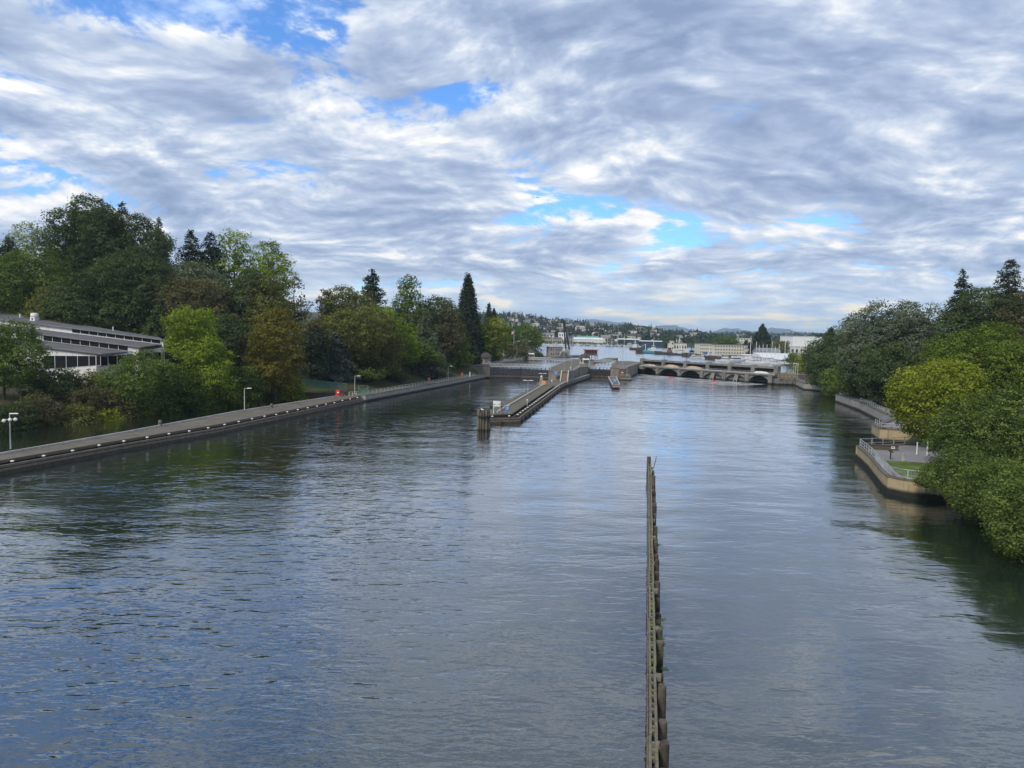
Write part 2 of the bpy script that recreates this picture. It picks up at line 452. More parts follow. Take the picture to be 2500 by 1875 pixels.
# ------------------------------------------------------------------ the setting: water, banks, hills
LOW, HIGH, LAKE, RW = 1.7, 5.3, 4.2, 2.4        # guide piers, lock walls, upper pool, right-hand quay walls
EDGE_L = [(-165, -90), (-135, 40), (-112, 105), (-97, 134), (-86, 158.7), (-80, 166.6), (-73.7, 179), (-70, 192), (-62, 198.5), (-52, 200), (-43, 198.6),
          (-40.5, 197.3), (-11, 308), (8, 424), (4, 445), (-12, 520), (-22, 620), (-60, 780), (-100, 985)]
EDGE_R = [(44, -90), (46, 40), (47.5, 64), (51, 75), (52.9, 88.7), (50.6, 90.3), (50, 92), (51.2, 96), (55.4, 107.5), (58.5, 117.3), (68, 121.5), (72.6, 138), (76, 146),
          (87.5, 161), (99, 200.8), (103.6, 224.3), (115.6, 250.4), (119.5, 268.7), (114.7, 277.1), (121.5, 303), (126, 312), (141, 350), (150, 400), (160, 450), (160, 530), (143, 600), (150, 660), (200, 720), (300, 900), (340, 985)]
def udist(X, Y, line):
    best = np.full(X.shape, 1e9)
    for (ax, ay), (bx, by) in zip(line[:-1], line[1:]):
        dx, dy = bx - ax, by - ay
        t = np.clip(((X - ax) * dx + (Y - ay) * dy) / (dx * dx + dy * dy), 0, 1)
        best = np.minimum(best, np.hypot(X - ax - t * dx, Y - ay - t * dy))
    return best
def in_water(X, Y):
    poly = EDGE_L + EDGE_R[::-1]; c = np.zeros(X.shape, bool)
    for (ax, ay), (bx, by) in zip(poly, poly[1:] + poly[:1]):
        if ay == by: continue
        c ^= ((ay > Y) != (by > Y)) & (X < (bx - ax) * (Y - ay) / (by - ay) + ax)
    return c
def sm(x, a, b):
    t = np.clip((x - a) / (b - a), 0, 1); return t * t * (3 - 2 * t)
def height(X, Y):
    X = np.asarray(X, float); Y = np.asarray(Y, float)
    ul, ur = udist(X, Y, EDGE_L), udist(X, Y, EDGE_R); sg = np.where(in_water(X, Y), -1, 1); dl, dr = ul * sg, ur * sg
    wob = 0.6 * np.sin(X * 0.11 + 1.3) * np.cos(Y * 0.09) + 0.35 * np.sin(X * 0.31 + Y * 0.23)
    # left bank: scrubby slope up to a wooded hill; beside the locks a lawn
    nat = -2.5 + 5.6 * sm(dl, -2, 9) + 4.5 * sm(dl, 8, 34) + 6 * sm(dl, 30, 75) + 7 * sm(dl, 60, 150) + wob * sm(dl, 2, 12)
    lock = -3 + 4.4 * sm(dl, 0.8, 4.5) + 2.6 * sm(dl, 7, 17) + 1.3 * sm(dl, 17, 40) + 7 * sm(dl, 40, 120)
    up = -3 + 7.9 * sm(dl, 0.5, 5) + 4 * sm(dl, 25, 120)
    k = sm(Y, 188, 206); k2 = sm(Y, 296, 312)
    left = nat * (1 - k) + lock * k
    left = left * (1 - k2) + up * k2
    # right bank: quay, then a wooded slope
    rq = -3 + 5.0 * sm(dr, 0.8, 4.0) + 2.0 * sm(dr, 12, 24) + 11 * sm(dr, 20, 70) + 4 * sm(dr, 70, 160) + wob * sm(dr, 8, 20)
    rn = -2.5 + 4.8 * sm(dr, -2, 7) + 3 * sm(dr, 10, 24) + 12 * sm(dr, 20, 75) + wob * sm(dr, 3, 12)
    k3 = sm(Y, 78, 90)
    right = rn * (1 - k3) + rq * k3
    k4 = sm(Y, 300, 312)
    right = right * (1 - k4) + (-3 + 8.0 * sm(dr, 0.5, 5) + 3 * sm(dr, 60, 200)) * k4
    z = np.where(ul < ur, left, right)
    far = -3 + 8.3 * sm(Y, 984, 996)
    return np.maximum(np.maximum(z, -3), far)
def hz(x, y): return float(height(np.array([x]), np.array([y]))[0])

def ground_mat(g, bs, out):
    P = pos(g)
    n = g.noise(P, 0.12, 4, 0.6); n2 = g.noise(P, 2.2, 3, 0.65)
    c = g.mix(g.ss(n, 0.38, 0.62), (0.075, 0.062, 0.040), (0.062, 0.085, 0.026))
    c = g.mix(g.ss(n2, 0.3, 0.75, 0, 0.55), c, (0.035, 0.038, 0.018))
    g.put(bs.inputs['Base Color'], c); bs.inputs['Roughness'].default_value = 0.95; bs.inputs['Specular IOR Level'].default_value = 0.1
    bp = g.n('ShaderNodeBump'); bp.inputs['Strength'].default_value = 0.6; bp.inputs['Distance'].default_value = 0.15
    g.put(bp.inputs['Height'], n2); g.t.links.new(bp.outputs[0], bs.inputs['Normal'])
mat('ground', ground_mat)
def grid(name, xs, ys, fz, m, **kw):
    X, Y = np.meshgrid(xs, ys); Z = fz(X, Y)
    nx, ny = len(xs), len(ys)
    V = np.stack([X.ravel(), Y.ravel(), Z.ravel()], 1)
    i = np.arange((ny - 1) * (nx - 1)); r = i // (nx - 1); c = i % (nx - 1); a = r * nx + c
    Fc = np.stack([a, a + 1, a + nx + 1, a + nx], 1)
    me = np_mesh(name, V, Fc, m); me.polygons.foreach_set('use_smooth', np.ones(len(Fc), bool))
    return obj(name, me, **kw)
def np_mesh(name, V, Fc, m, tint=None):
    me = bpy.data.meshes.new(name); n = len(V); q = len(Fc); k = Fc.shape[1]
    me.vertices.add(n); me.vertices.foreach_set('co', np.ascontiguousarray(V, np.float32).ravel())
    me.loops.add(q * k); me.loops.foreach_set('vertex_index', np.ascontiguousarray(Fc, np.int32).ravel())
    me.polygons.add(q); me.polygons.foreach_set('loop_start', np.arange(0, q * k, k, dtype=np.int32))
    if tint is not None:
        at = me.attributes.new('tint', 'FLOAT', 'FACE'); at.data.foreach_set('value', np.ascontiguousarray(tint, np.float32))
    if m: me.materials.append(m)
    me.update(calc_edges=True)
    return me
xs = np.concatenate([np.arange(-620, -220, 20), np.arange(-220, 220, 3.5), np.arange(220, 640, 20)])
ys = np.concatenate([np.arange(-120, 470, 3.5), np.arange(470, 1100, 16)])
grid('ground', xs, ys, height, M['ground'], kind='structure')

def sheet(name, pts, m, z=0.0):
    return obj(name, me_from(name, [(p[0], p[1], z) for p in pts], [tuple(range(len(pts)))], (M[m],)), kind='structure')
sheet('water', [(-260, -140), (200, -140), (200, 345), (-260, 345)], 'channel_water')
sheet('lake_water', [(-9.3, 310.5), (3.4, 312.5), (16.4, 305.5), (34.9, 325), (44.4, 321.8), (56, 350), (67, 377), (114.5, 312), (124, 309), (420, 420), (900, 990), (-420, 990), (-60, 620), (-20, 470)], 'lake_water', LAKE)

# ------------------------------------------------------------------ walls, piers, railings
def wall(name, line, z0, z1, thick, m, label, cat, side=1, step=7.0, cap=None, group=None):
    """a quay wall along a plan polyline (its water face), built of separate cast panels with open joints and a coping"""
    a0 = line[0]
    root = empty(name, (a0[0], a0[1], 0), 0, label, cat, group)
    for a, b in zip(line[:-1], line[1:]):
        a, b = Vector(a), Vector(b); L = (b - a).length; n = max(1, round(L / step)); t = (b - a) / L; nrm = Vector((-t.y, t.x)) * side
        for i in range(n):
            p = a + t * (L * i / n + 0.02); q = a + t * (L * (i + 1) / n - 0.02)
            pts = [p, q, q + nrm * thick, p + nrm * thick]
            mb = MB().prism([(v.x - a0[0], v.y - a0[1]) for v in pts], z0, z1)
            mb.build('wall_panel', M[m], root)
        if cap:
            pts = [a - nrm * 0.08, b - nrm * 0.08, b + nrm * (thick + 0.05), a + nrm * (thick + 0.05)]
            MB().prism([(v.x - a0[0], v.y - a0[1]) for v in pts], z1 + 0.003, z1 + cap).build('coping', M['concrete_deck'], root)
    return root
POST = {}
def railing(name, line, z, h, label, m='rail_grey', step=2.4, rails=(0.45, 0.75, 1.0), r=0.035, pickets=None, group=None):
    a0 = line[0]; zs = [z] * len(line) if not hasattr(z, '__len__') else z
    root = empty(name, (a0[0], a0[1], zs[0]), 0, label, 'railing', group)
    key = (m, h, r)
    if key not in POST: POST[key] = MB().box((0, 0, h / 2), (r * 2.2, r * 2.2, h)).mesh('post', M[m])
    for i, (x, y, a) in enumerate(along(line, step)):
        obj('post', POST[key], root, (x - a0[0], y - a0[1], 0), a)
    for f in rails:
        mb = MB(); mb.tube([(p[0] - a0[0], p[1] - a0[1], zz - zs[0] + h * f) for p, zz in zip(line, zs)], r if f == 1.0 else r * 0.8, 6)
        mb.build('rail', M[m], root)
    if pickets:
        mb = MB()
        for x, y, a in along(line, pickets): mb.box((x - a0[0], y - a0[1], h * 0.52), (0.022, 0.022, h * 0.86), a)
        mb.build('pickets', M[m], root, kind='stuff')
    return root
def seg_point(px, a, b):
    """where the sight line through photo column px crosses the plan segment a-b"""
    d = ray(px, 905); a, b = Vector(a[:2]), Vector(b[:2]); e = b - a
    # a + e*s = d*t
    det = e.x * -d[1] + e.y * d[0]
    s = (-a.x * -d[1] + -a.y * d[0]) / det
    return a + e * s

# long timber guide pier on the left: slab deck on piles, fender wales, white-capped fender piles
def pile_mesh(r, h, m, n=10, name='pile', ragged=0.06):
    mb = MB(); V = []
    rr = random.Random(int(r * 1000 + h * 77))
    mb.lathe([(r * 0.96, 0), (r, h * 0.3), (r * 0.98, h * 0.97), (r * 0.85, h)], n)
    me = mb.mesh(name, M[m], False)
    for v in me.vertices:
        if v.co.z > h * 0.9: v.co.z += rr.uniform(-ragged, ragged)
        v.co.x *= rr.uniform(0.95, 1.05); v.co.y *= rr.uniform(0.95, 1.05)
    return me
def guide_pier(name, face, inner, label, tail, cap_step, kerb=True):
    o0 = face[0]
    root = empty(name, (o0[0], o0[1], 0), 0, label, 'pier')
    L = lambda p: (p[0] - o0[0], p[1] - o0[1])
    # deck slabs between the inner edge and a line 1.1 m behind the fender face
    edge = offset(face, 1.15)
    def at(line, f):
        T = sum((Vector(b) - Vector(a)).length for a, b in zip(line[:-1], line[1:])); need = f * T
        for a, b in zip(line[:-1], line[1:]):
            a, b = Vector(a), Vector(b); l = (b - a).length
            if need <= l + 1e-6: return a + (b - a) * (need / l)
            need -= l
        return Vector(line[-1])
    n = tail
    for i in range(n):
        f0, f1 = i / n + 0.0004, (i + 1) / n - 0.0004
        pts = [at(edge, f0), at(edge, f1), at(inner, f1), at(inner, f0)]
        MB().prism([L(p) for p in pts], LOW - 0.42 + 0.01 * (i % 3), LOW + 0.008 * (i % 2)).build('deck_slab', M['concrete_deck'], root)
    # dark timber bulkhead under the deck
    bl = offset(face, 1.6); bl2 = offset(face, 2.0)
    MB().prism([L(p) for p in bl] + [L(p) for p in bl2[::-1]], -2, LOW - 0.45).build('bulkhead', M['timber_dark'], root)
    # three fender wales
    for z, h, off, m in ((1.02, 0.30, 0.42, 'timber_grey'), (0.58, 0.32, 0.20, 'timber_grey'), (0.14, 0.36, 0.0, 'timber_dark')):
        mb = MB(); ln = offset(face, off)
        for a, b in zip(ln[:-1], ln[1:]): mb.beam((*L(a), z), (*L(b), z), 0.34, h)
        mb.build('wale', M[m], root)
    pm = pile_mesh(0.17, 3.3, 'timber_dark'); cm = MB().lathe([(0.23, 0), (0.23, 0.10), (0.12, 0.16)], 10).mesh('cap', M['white_paint'])
    rr = random.Random(4)
    for i, (x, y, a) in enumerate(along(offset(face, 0.80), cap_step, 1.0)):
        p = obj('pile', pm, root, (x - o0[0], y - o0[1], -1.9 + rr.uniform(-0.08, 0.1)))
        obj('cap', cm, p, (0, 0, 3.3))
    if kerb:
        mb = MB(); ki = offset(inner, -0.25)
        for a, b in zip(ki[:-1], ki[1:]): mb.beam((*L(a), LOW + 0.16), (*L(b), LOW + 0.16), 0.28, 0.30)
        mb.build('kerb_timber', M['concrete_pale'], root)
    return root
PIER_FACE = [(-82, 40), (-66.7, 91.7), (-61, 110.6), (-54, 131.1), (-40.6, 194.5)]
PIER_IN = [(-88, 44), (-70.6, 97), (-65.6, 118.0), (-59.2, 152), (-46.5, 196)]
guide_pier('guide_pier', PIER_FACE, PIER_IN, 'long low timber guide pier with white capped fender piles along the left bank', 24, 4.6)

# concrete approach wall from the pier to the big lock, with its railing
APP = [(-40.4, 195.6), (-33.2, 222), (-24, 256), (-11.4, 306)]
wall('approach_wall', APP, -2.5, LOW, 1.2, 'concrete', 'grey stained concrete approach wall below the railing leading to the big lock gate', 'wall', 1, 6.5, 0.14)
ap2 = offset(APP, 1.2); ap3 = offset(APP, 5.5)
o = MB().prism(list(ap2) + list(ap3)[::-1], LOW - 0.5, LOW + 0.02).build('walkway', M['concrete_deck'], None, kind='structure')
railing('approach_railing', offset([(-39.6, 198), (-33.2, 222), (-24, 256), (-14.5, 293)], 0.6), LOW + 0.15, 1.1, 'long pale metal railing on top of the concrete approach wall', step=2.6, rails=(0.15, 0.55, 1.0), r=0.045)

# middle guide pier with plank deck
MFACE = [(-4.6, 152.6), (1.9, 157.4), (16.9, 250.5)]          # water face: short blunt end, then the long right side
MIN = [(-6.5, 153.5), (-3.2, 160), (10.2, 246)]
def middle_pier():
    o0 = (-2, 155)
    root = empty('middle_pier', (*o0, 0), 0, 'plank decked timber pier standing out between the two channels with arrow sign', 'pier')
    L = lambda p: (p[0] - o0[0], p[1] - o0[1])
    a0, a1, a2 = (-5.2, 156.4), (0.1, 159.6), (14.9, 250.5)      # deck: blunt end then right edge
    b0, b2 = (-6.3, 158.0), (8.8, 250.5)
    MB().prism([L(p) for p in (a0, a1, a2, b2, b0)], LOW - 0.35, LOW - 0.07).build('deck_frame', M['timber_dark'], root)
    mb = MB(); n = 210; rr = random.Random(3)
    e0, e1 = Vector(a1), Vector(a2); f0, f1 = Vector(b0), Vector(b2)
    for i in range(n):
        s, t = i / n, (i + 0.86) / n
        z = LOW + rr.uniform(-0.015, 0.015)
        w = rr.uniform(-0.12, 0.12)
        p = [e0.lerp(e1, s), e0.lerp(e1, t), f0.lerp(f1, t), f0.lerp(f1, s)]
        d = (p[0] - p[3]).normalized() * w
        mb.prism([L(p[0] + d), L(p[1] + d), L(p[2]), L(p[3])], LOW - 0.065, z)
    mb.prism([L(a0), L(Vector(a1) - Vector((0.1, 0.1))), L(b0)], LOW - 0.065, LOW)
    mb.build('deck_planks', M['deck_planks'], root, kind='stuff')
    # pale kerb beam running along the deck
    ka, kb = Vector((-3.2, 161)), Vector((11.2, 250))
    MB().beam((*L(ka), LOW + 0.2), (*L(kb), LOW + 0.2), 0.34, 0.36).build('kerb_beam', M['concrete_pale'], root)
    face = [(-4.9, 153.8), (1.9, 157.0), (17.2, 251)]
    # timber bulkhead and wales
    bl, bl2 = offset(face, 1.3), offset(face, 1.7)
    MB().prism([L(p) for p in bl] + [L(p) for p in bl2[::-1]], -2, LOW - 0.38).build('bulkhead', M['timber_dark'], root)
    for z, h, off, m in ((1.02, 0.26, 0.18, 'timber_grey'), (0.55, 0.34, 0.10, 'timber_grey'), (0.12, 0.4, 0.0, 'timber_dark')):
        mb = MB(); ln = offset(face, off)
        for a, b in zip(ln[:-1], ln[1:]): mb.beam((*L(a), z), (*L(b), z), 0.34, h)
        mb.build('wale', M[m], root)
    lf = [(-6.6, 157), (8.5, 250)]
    MB().prism([L(p) for p in (lf[0], lf[1], (lf[1][0] + 0.5, lf[1][1]), (lf[0][0] + 0.5, lf[0][1]))], -2, LOW - 0.37).build('bulkhead', M['timber_dark'], root)
    pm = pile_mesh(0.17, 3.3, 'timber_dark'); cm = MB().lathe([(0.24, 0), (0.24, 0.12), (0.12, 0.18)], 10).mesh('cap', M['white_paint'])
    pts = along(offset(face, 0.85), 4.0, 1.2)
    for x, y, a in pts:
        p = obj('pile', pm, root, (x - o0[0], y - o0[1], -1.8)); obj('cap', cm, p, (0, 0, 3.3))
    pp = pile_mesh(0.2, 3.6, 'pile_wet')
    for x, y, a in along(offset(face, -0.28), 6.5, 3.0): obj('fender_pile', pp, root, (x - o0[0], y - o0[1], -2.9))
    return root
middle_pier()
def dolphin():
    c = G(1180, 1052)
    root = empty('pile_dolphin', (c.x, c.y + 0.8, 0), 0, 'cluster of tall weathered timber piles at the tip of the middle pier', 'piles')
    rr = random.Random(2)
    for i, (x, y) in enumerate([(-1.0, 0), (-0.5, -0.35), (0.0, -0.5), (0.55, -0.35), (1.05, 0), (-0.75, 0.55), (-0.2, 0.3), (0.35, 0.4), (0.8, 0.6), (0.1, 0.95)]):
        h = 6.0 + rr.uniform(-0.25, 0.35)
        mb = MB(); rr2 = 0.29 * rr.uniform(0.9, 1.05)
        mb.tube([(x * 1.15, y * 1.15, -2), (x * 1.05, y * 1.05, 1), (x, y, h - 2)], [rr2 * 1.08, rr2, rr2 * 0.93], 10)
        mb.build('pile', M['pile_wet' if i % 3 else 'timber_grey'], root)
    MB().lathe([(1.42, 2.9), (1.44, 2.95), (1.42, 3.02)], 14).build('wire_band', M['steel_black'], root)
dolphin()
# concrete head of the middle pier, running up to the small lock
HEADW = [(17.0, 250.8), (20.3, 268), (34.6, 318)]
def pier_head():
    pts = [(10, 250.8), (17.0, 250.8), (20.6, 268), (35.2, 320), (36.2, 330), (22, 300), (17, 296), (14.5, 280), (9.0, 262)]
    r = empty('landing_stage', (17, 250, 0), 0, 'pale concrete landing between the plank pier and the two lock gates', 'landing')
    MB().prism([(x - 17, y - 250) for x, y in pts], -2.5, LOW - 0.16).build('body', M['lock_concrete'], r)
    MB().prism([(x - 17 + (0.1 if x > 15 else 0), y - 250) for x, y in pts], LOW - 0.15, LOW + 0.02).build('slab', M['concrete_deck'], r)
    kl = [(17.0, 250.8), (20.6, 268), (35.2, 320)]
    mb = MB()
    for a, b in zip(kl[:-1], kl[1:]): mb.beam((a[0] - 17 - 0.3, a[1] - 250, LOW + 0.16), (b[0] - 17 - 0.3, b[1] - 250, LOW + 0.16), 0.4, 0.26)
    mb.build('kerb', M['concrete_pale'], r)
pier_head()

# ------------------------------------------------------------------ the two locks
AX = Vector((0.164, 0.986)); RT = Vector((0.986, -0.164))
GL, GR = Vector((-9.8, 308.0)), Vector((16.0, 303.6))
def block(name, pts, z0, z1, m, label, cat, cap='concrete_deck', kerb=0.0):
    """a mass of lock masonry: body, paving slab on top, optional kerb round the edge"""
    o0 = pts[0]; L = lambda p: (p[0] - o0[0], p[1] - o0[1])
    r = empty(name, (*o0, 0), 0, label, cat)
    MB().prism([L(p) for p in pts], z0, z1 - 0.3).build('body', M[m], r)
    c = Vector((sum(p[0] for p in pts) / len(pts), sum(p[1] for p in pts) / len(pts)))
    big = [c + (Vector(p[:2]) - c) * (1 + 0.12 / (Vector(p[:2]) - c).length) for p in pts]
    MB().prism([L(p) for p in big], z1 - 0.297, z1).build('slab', M[cap], r)
    if kerb:
        mb = MB(); q = [Vector((*L(p), z1 + kerb / 2)) for p in pts]
        for a, b in zip(q, q[1:] + q[:1]): mb.beam(a, b, 0.35, kerb)
        mb.build('kerb', M['concrete_pale'], r)
    return r
block('lock_abutment', [(-20, 314), (-19.0, 309.5), (-9.8, 307.6), (-9.6, 309), (-8.4, 316), (-16, 318)], -2.5, HIGH, 'lock_concrete', 'stained concrete abutment on the bank side of the big lock gate', 'abutment')
lw = [(-8.9, 313.0), (9.5, 424), (10.5, 432), (3.5, 434), (-15.5, 318)]
block('lock_wall', lw, -2.5, HIGH, 'lock_concrete', 'long concrete side wall of the big lock chamber on the tree side', 'wall')
isl = [(14.2, 277), (21.5, 275.5), (23.6, 280.4), (29.2, 312.7), (34.7, 322.7), (43.5, 376), (50, 415), (34.5, 417), (15.9, 303.5)]
block('lock_island', isl, -2.5, HIGH, 'lock_concrete', 'broad concrete island between the big and the small lock', 'island')
ri = [(44.2, 319.0), (46, 314), (51, 313.5), (52.4, 322), (66, 370), (73, 386), (66, 402), (57.5, 400), (53, 372)]
block('lock_pier', ri, -2.5, HIGH, 'lock_concrete', 'concrete lock pier between the small lock and the spillway', 'pier')
block('stone_ledge', [(46.6, 310.5), (52.2, 309.8), (53.0, 322), (47.5, 318)], -2.5, LOW, 'lock_concrete', 'low concrete ledge at the foot of the lock pier', 'ledge')
block('low_pier', [(42.3, 312), (45.9, 313.4), (39.9, 262.3), (37.3, 262.3)], -2.5, LOW - 0.1, 'concrete', 'narrow low concrete pier carrying a blue sign in front of the small lock', 'pier', kerb=0.12)

def gate_leaf(name, a, b, label, open_top=True, ribs=True, zw=HIGH):
    """mitre gate leaf: skin plate, ribs, posts under a footway with railings"""
    a, b = Vector(a), Vector(b); ang = math.atan2(b.y - a.y, b.x - a.x); L = (b - a).length
    r = empty(name, (a.x, a.y, 0), ang, label, 'lock gate')
    MB().box((L / 2, 0, 1.2), (L, 0.5, 6.0)).build('skin_plate', M['gate_steel'], r)
    if ribs:
        for z in (3.6, 2.6, 1.7):
            MB().box((L / 2, -0.30, z), (L - 0.1, 0.10, 0.10)).build('rib', M['gate_steel'], r)
        for z in (1.15, 0.75): MB().box((L / 2, -0.42, z), (L - 0.2, 0.30, 0.22)).build('fender_timber', M['timber_grey'], r)
    n = max(3, round(L / 1.9))
    pm = MB().box((0, 0, 0), (0.22, 0.3, zw - 4.45)).mesh('post', M['gate_steel'])
    for i in range(n + 1): obj('post', pm, r, (0.15 + (L - 0.3) * i / n, 0, (zw + 4.05) / 2))
    MB().box((L / 2, 0, zw - 0.02), (L, 1.3, 0.30)).build('footway', M['concrete_pale'], r)
    for s in (-0.6, 0.6):
        mb = MB()
        for z in (0.35, 0.7, 1.05): mb.tube([(0, s, zw + 0.13 + z), (L, s, zw + 0.13 + z)], 0.035, 6)
        mb.build('handrail', M['galvanised'], r)
    sm_ = MB().box((0, 0, 0.55), (0.06, 0.06, 1.1)).mesh('stanchion', M['galvanised'])
    for i in range(n + 1):
        for s in (-0.6, 0.6): obj('stanchion', sm_, r, (0.15 + (L - 0.3) * i / n, s, zw + 0.12))
    return r
MID = (GL + GR) / 2 + AX * 3.4
gate_leaf('lock_gate', GL, MID - RT * 0.12, 'dark steel leaf of the big lock gate next to the tree bank')
gate_leaf('lock_gate', MID + RT * 0.12, GR, 'dark steel leaf of the big lock gate next to the central island')
u0, u1 = Vector((9.0, 400)), Vector((32.5, 385)); um = (u0 + u1) / 2 + AX * 3
gate_leaf('lock_gate', u0, um, 'upper leaf of the big lock gates with open posts, bank side', ribs=False)
gate_leaf('lock_gate', um + RT * 0.1, u1, 'upper leaf of the big lock gates with open posts, island side', ribs=False)
# small lock: braced timber-faced gates
def small_gate(a, b, label):
    r = gate_leaf('small_lock_gate', a, b, label, zw=HIGH - 0.1)
    L = (Vector(b) - Vector(a)).length
    for z in (3.4, 2.2, 1.0, 0.2): MB().box((L / 2, -0.5, z), (L, 0.35, 0.24)).build('wale', M['timber_dark'], r)
    for x in (0.3, L * 0.5, L - 0.3): MB().box((x, -0.72, 1.8), (0.22, 0.2, 4.4)).build('brace', M['timber_dark'], r)
    return r
s0, s1 = Vector((34.6, 322.9)), Vector((44.3, 319.4)); smid = (s0 + s1) / 2 + AX * 1.3
small_gate(s0, smid, 'dark braced leaf of the small lock gate beside the central island')
small_gate(smid + RT * 0.08, s1, 'dark braced leaf of the small lock gate beside the lock pier')
t0, t1 = Vector((44.5, 385)), Vector((55.3, 380))
gate_leaf('small_lock_gate', t0, t1, 'far upper gate of the small lock with footway', ribs=False)

# ramp and steps on the island's downstream end
def ramp():
    p0, p1 = G(1381, 926, LOW), Vector((20.6, 276.5, HIGH))
    p0 = Vector((19.6, 268.5, LOW)); a = math.atan2(p1.y - p0.y, p1.x - p0.x); L = (p1.xy - p0.xy).length
    r = empty('access_ramp', p0, a, 'steep brown ramp with pale side walls up the end of the lock island', 'ramp')
    dz = HIGH - LOW
    def slab(y0, y1, lift, m, nm):
        V = [(0, y0, lift), (L, y0, dz + lift), (L, y1, dz + lift), (0, y1, lift), (0, y0, -0.2), (L, y0, -0.2), (L, y1, -0.2), (0, y1, -0.2)]
        MB().add(V, [(3, 2, 1, 0)[::-1], (4, 5, 6, 7)[::-1], (0, 4, 5, 1)[::-1], (1, 5, 6, 2)[::-1], (2, 6, 7, 3)[::-1], (3, 7, 4, 0)[::-1]]).build(nm, M[m], r)
    slab(-1.1, 1.1, 0.02, 'brown_paint', 'ramp_slab'); slab(1.12, 1.5, 0.5, 'concrete_pale', 'side_wall'); slab(-1.5, -1.12, 0.5, 'concrete_pale', 'side_wall')
ramp()

# railings on the lock tops
railing('lock_railing', [(15.0, 278.5), (16.6, 303)], HIGH, 1.05, 'railing on the island edge beside the big lock gate', 'galvanised', 2.2)
railing('lock_railing', [(24.2, 281), (29.6, 312.5), (35.0, 322)], HIGH, 1.05, 'railing on the island edge above the concrete landing', 'galvanised', 2.2)
railing('lock_railing', [(-7.2, 324), (8.9, 421)], HIGH, 1.05, 'railing along the tree side wall of the big lock chamber', 'galvanised', 4.0)
railing('lock_railing', [(-10.5, 319), (4.5, 428)], HIGH, 1.05, 'second railing farther back on the tree side lock wall', 'galvanised', 4.0)
railing('lock_railing', [(17.2, 306), (33.5, 404)], HIGH, 1.05, 'railing on the island along the big lock chamber', 'galvanised', 4.0)
railing('lock_railing', [(46.4, 315), (50.6, 314.6), (52.0, 322.5), (65.2, 368)], HIGH, 1.05, 'railing round the lock pier beside the spillway', 'galvanised', 3.0)
railing('lock_railing', [(47.5, 312.0), (51.6, 311.0)], LOW, 1.0, 'short railing on the ledge at the lock pier foot', 'galvanised', 1.4)
railing('landing_railing', [(24.0, 284), (26.6, 297.5)], LOW, 1.1, 'short dark railing on the landing beside the island wall', 'steel_black', 2.2, rails=(0.5, 1.0), r=0.05)

# keepers' houses with dark domed roofs
def domed_house(loc, w, label, awning):
    r = empty('gate_house', loc, 0.16, label, 'house')
    k = w / 5.4
    MB().lathe([(2.45 * k, 0), (2.45 * k, 2.7 * k)], 8).build('wall', M['brick_buff'], r)
    MB().lathe([(2.62 * k, 0.003), (2.62 * k, 0.45 * k)], 8).build('plinth', M['concrete_pale'], r)
    rf = MB().lathe([(3.05 * k, 2.62 * k), (3.1 * k, 2.8 * k), (2.75 * k, 3.5 * k), (2.2 * k, 4.15 * k), (1.4 * k, 4.65 * k), (0.5 * k, 4.92 * k), (0.15 * k, 4.98 * k)], 8).build('roof', M['tile_dark'], r)
    MB().lathe([(0.14 * k, 4.9 * k), (0.14 * k, 5.3 * k)], 6).build('finial', M['tile_dark'], rf)
    d = MB().box((0, -2.30 * k, 1.15 * k), (1.0 * k, 0.14, 2.1 * k)).build('door', M['steel_black'], r)
    MB().box((0.35 * k, -2.40 * k, 1.1 * k), (0.08, 0.05, 0.2)).build('handle', M['galvanised'], d)
    for x, y, a in ((1.70, -1.70, PI / 4), (-1.70, -1.70, -PI / 4), (2.35, 0, PI / 2), (-2.35, 0, PI / 2)):
        f = MB().box((x * k, y * k, 1.6 * k), (1.1 * k, 0.12, 1.2 * k), a).build('window', M['white_paint'], r)
        q = Vector((x, y)).normalized() * 0.06
        MB().box((x * k + q.x, y * k + q.y, 1.6 * k), (0.9 * k, 0.06, 1.0 * k), a).build('pane', M['glass_dark'], f)
    if awning:
        aw = MB(); aw.add([(-1.5 * k, -2.3 * k, 2.75 * k), (1.5 * k, -2.3 * k, 2.75 * k), (1.7 * k, -4.0 * k, 2.2 * k), (-1.7 * k, -4.0 * k, 2.2 * k)], [(0, 3, 2, 1), (0, 1, 2, 3)][:1])
        aw.add([(-1.5 * k, -2.3 * k, 2.85 * k), (1.5 * k, -2.3 * k, 2.85 * k), (1.7 * k, -4.0 * k, 2.3 * k), (-1.7 * k, -4.0 * k, 2.3 * k)], [(3, 2, 1, 0)])
        aw.box((0, -4.0 * k, 2.15 * k), (3.4 * k, 0.06, 0.25 * k))
        aw.build('awning', M['white_paint'], r)
        for s in (-1.6, 1.6): MB().tube([(s * k, -3.95 * k, 0), (s * k, -3.95 * k, 2.2 * k)], 0.09, 6).build('awning_post', M['white_paint'], r)
    return r
domed_house((-12.6, 331, HIGH), 5.7, 'small buff house with dark domed roof on the tree side of the big lock', False)
domed_house((11.0, 439, 4.9), 5.6, 'farther domed house with white awning at the upper end of the lock wall', True)
domed_house((35.6, 353, HIGH), 5.4, 'domed house with white awning on the island between the locks', True)

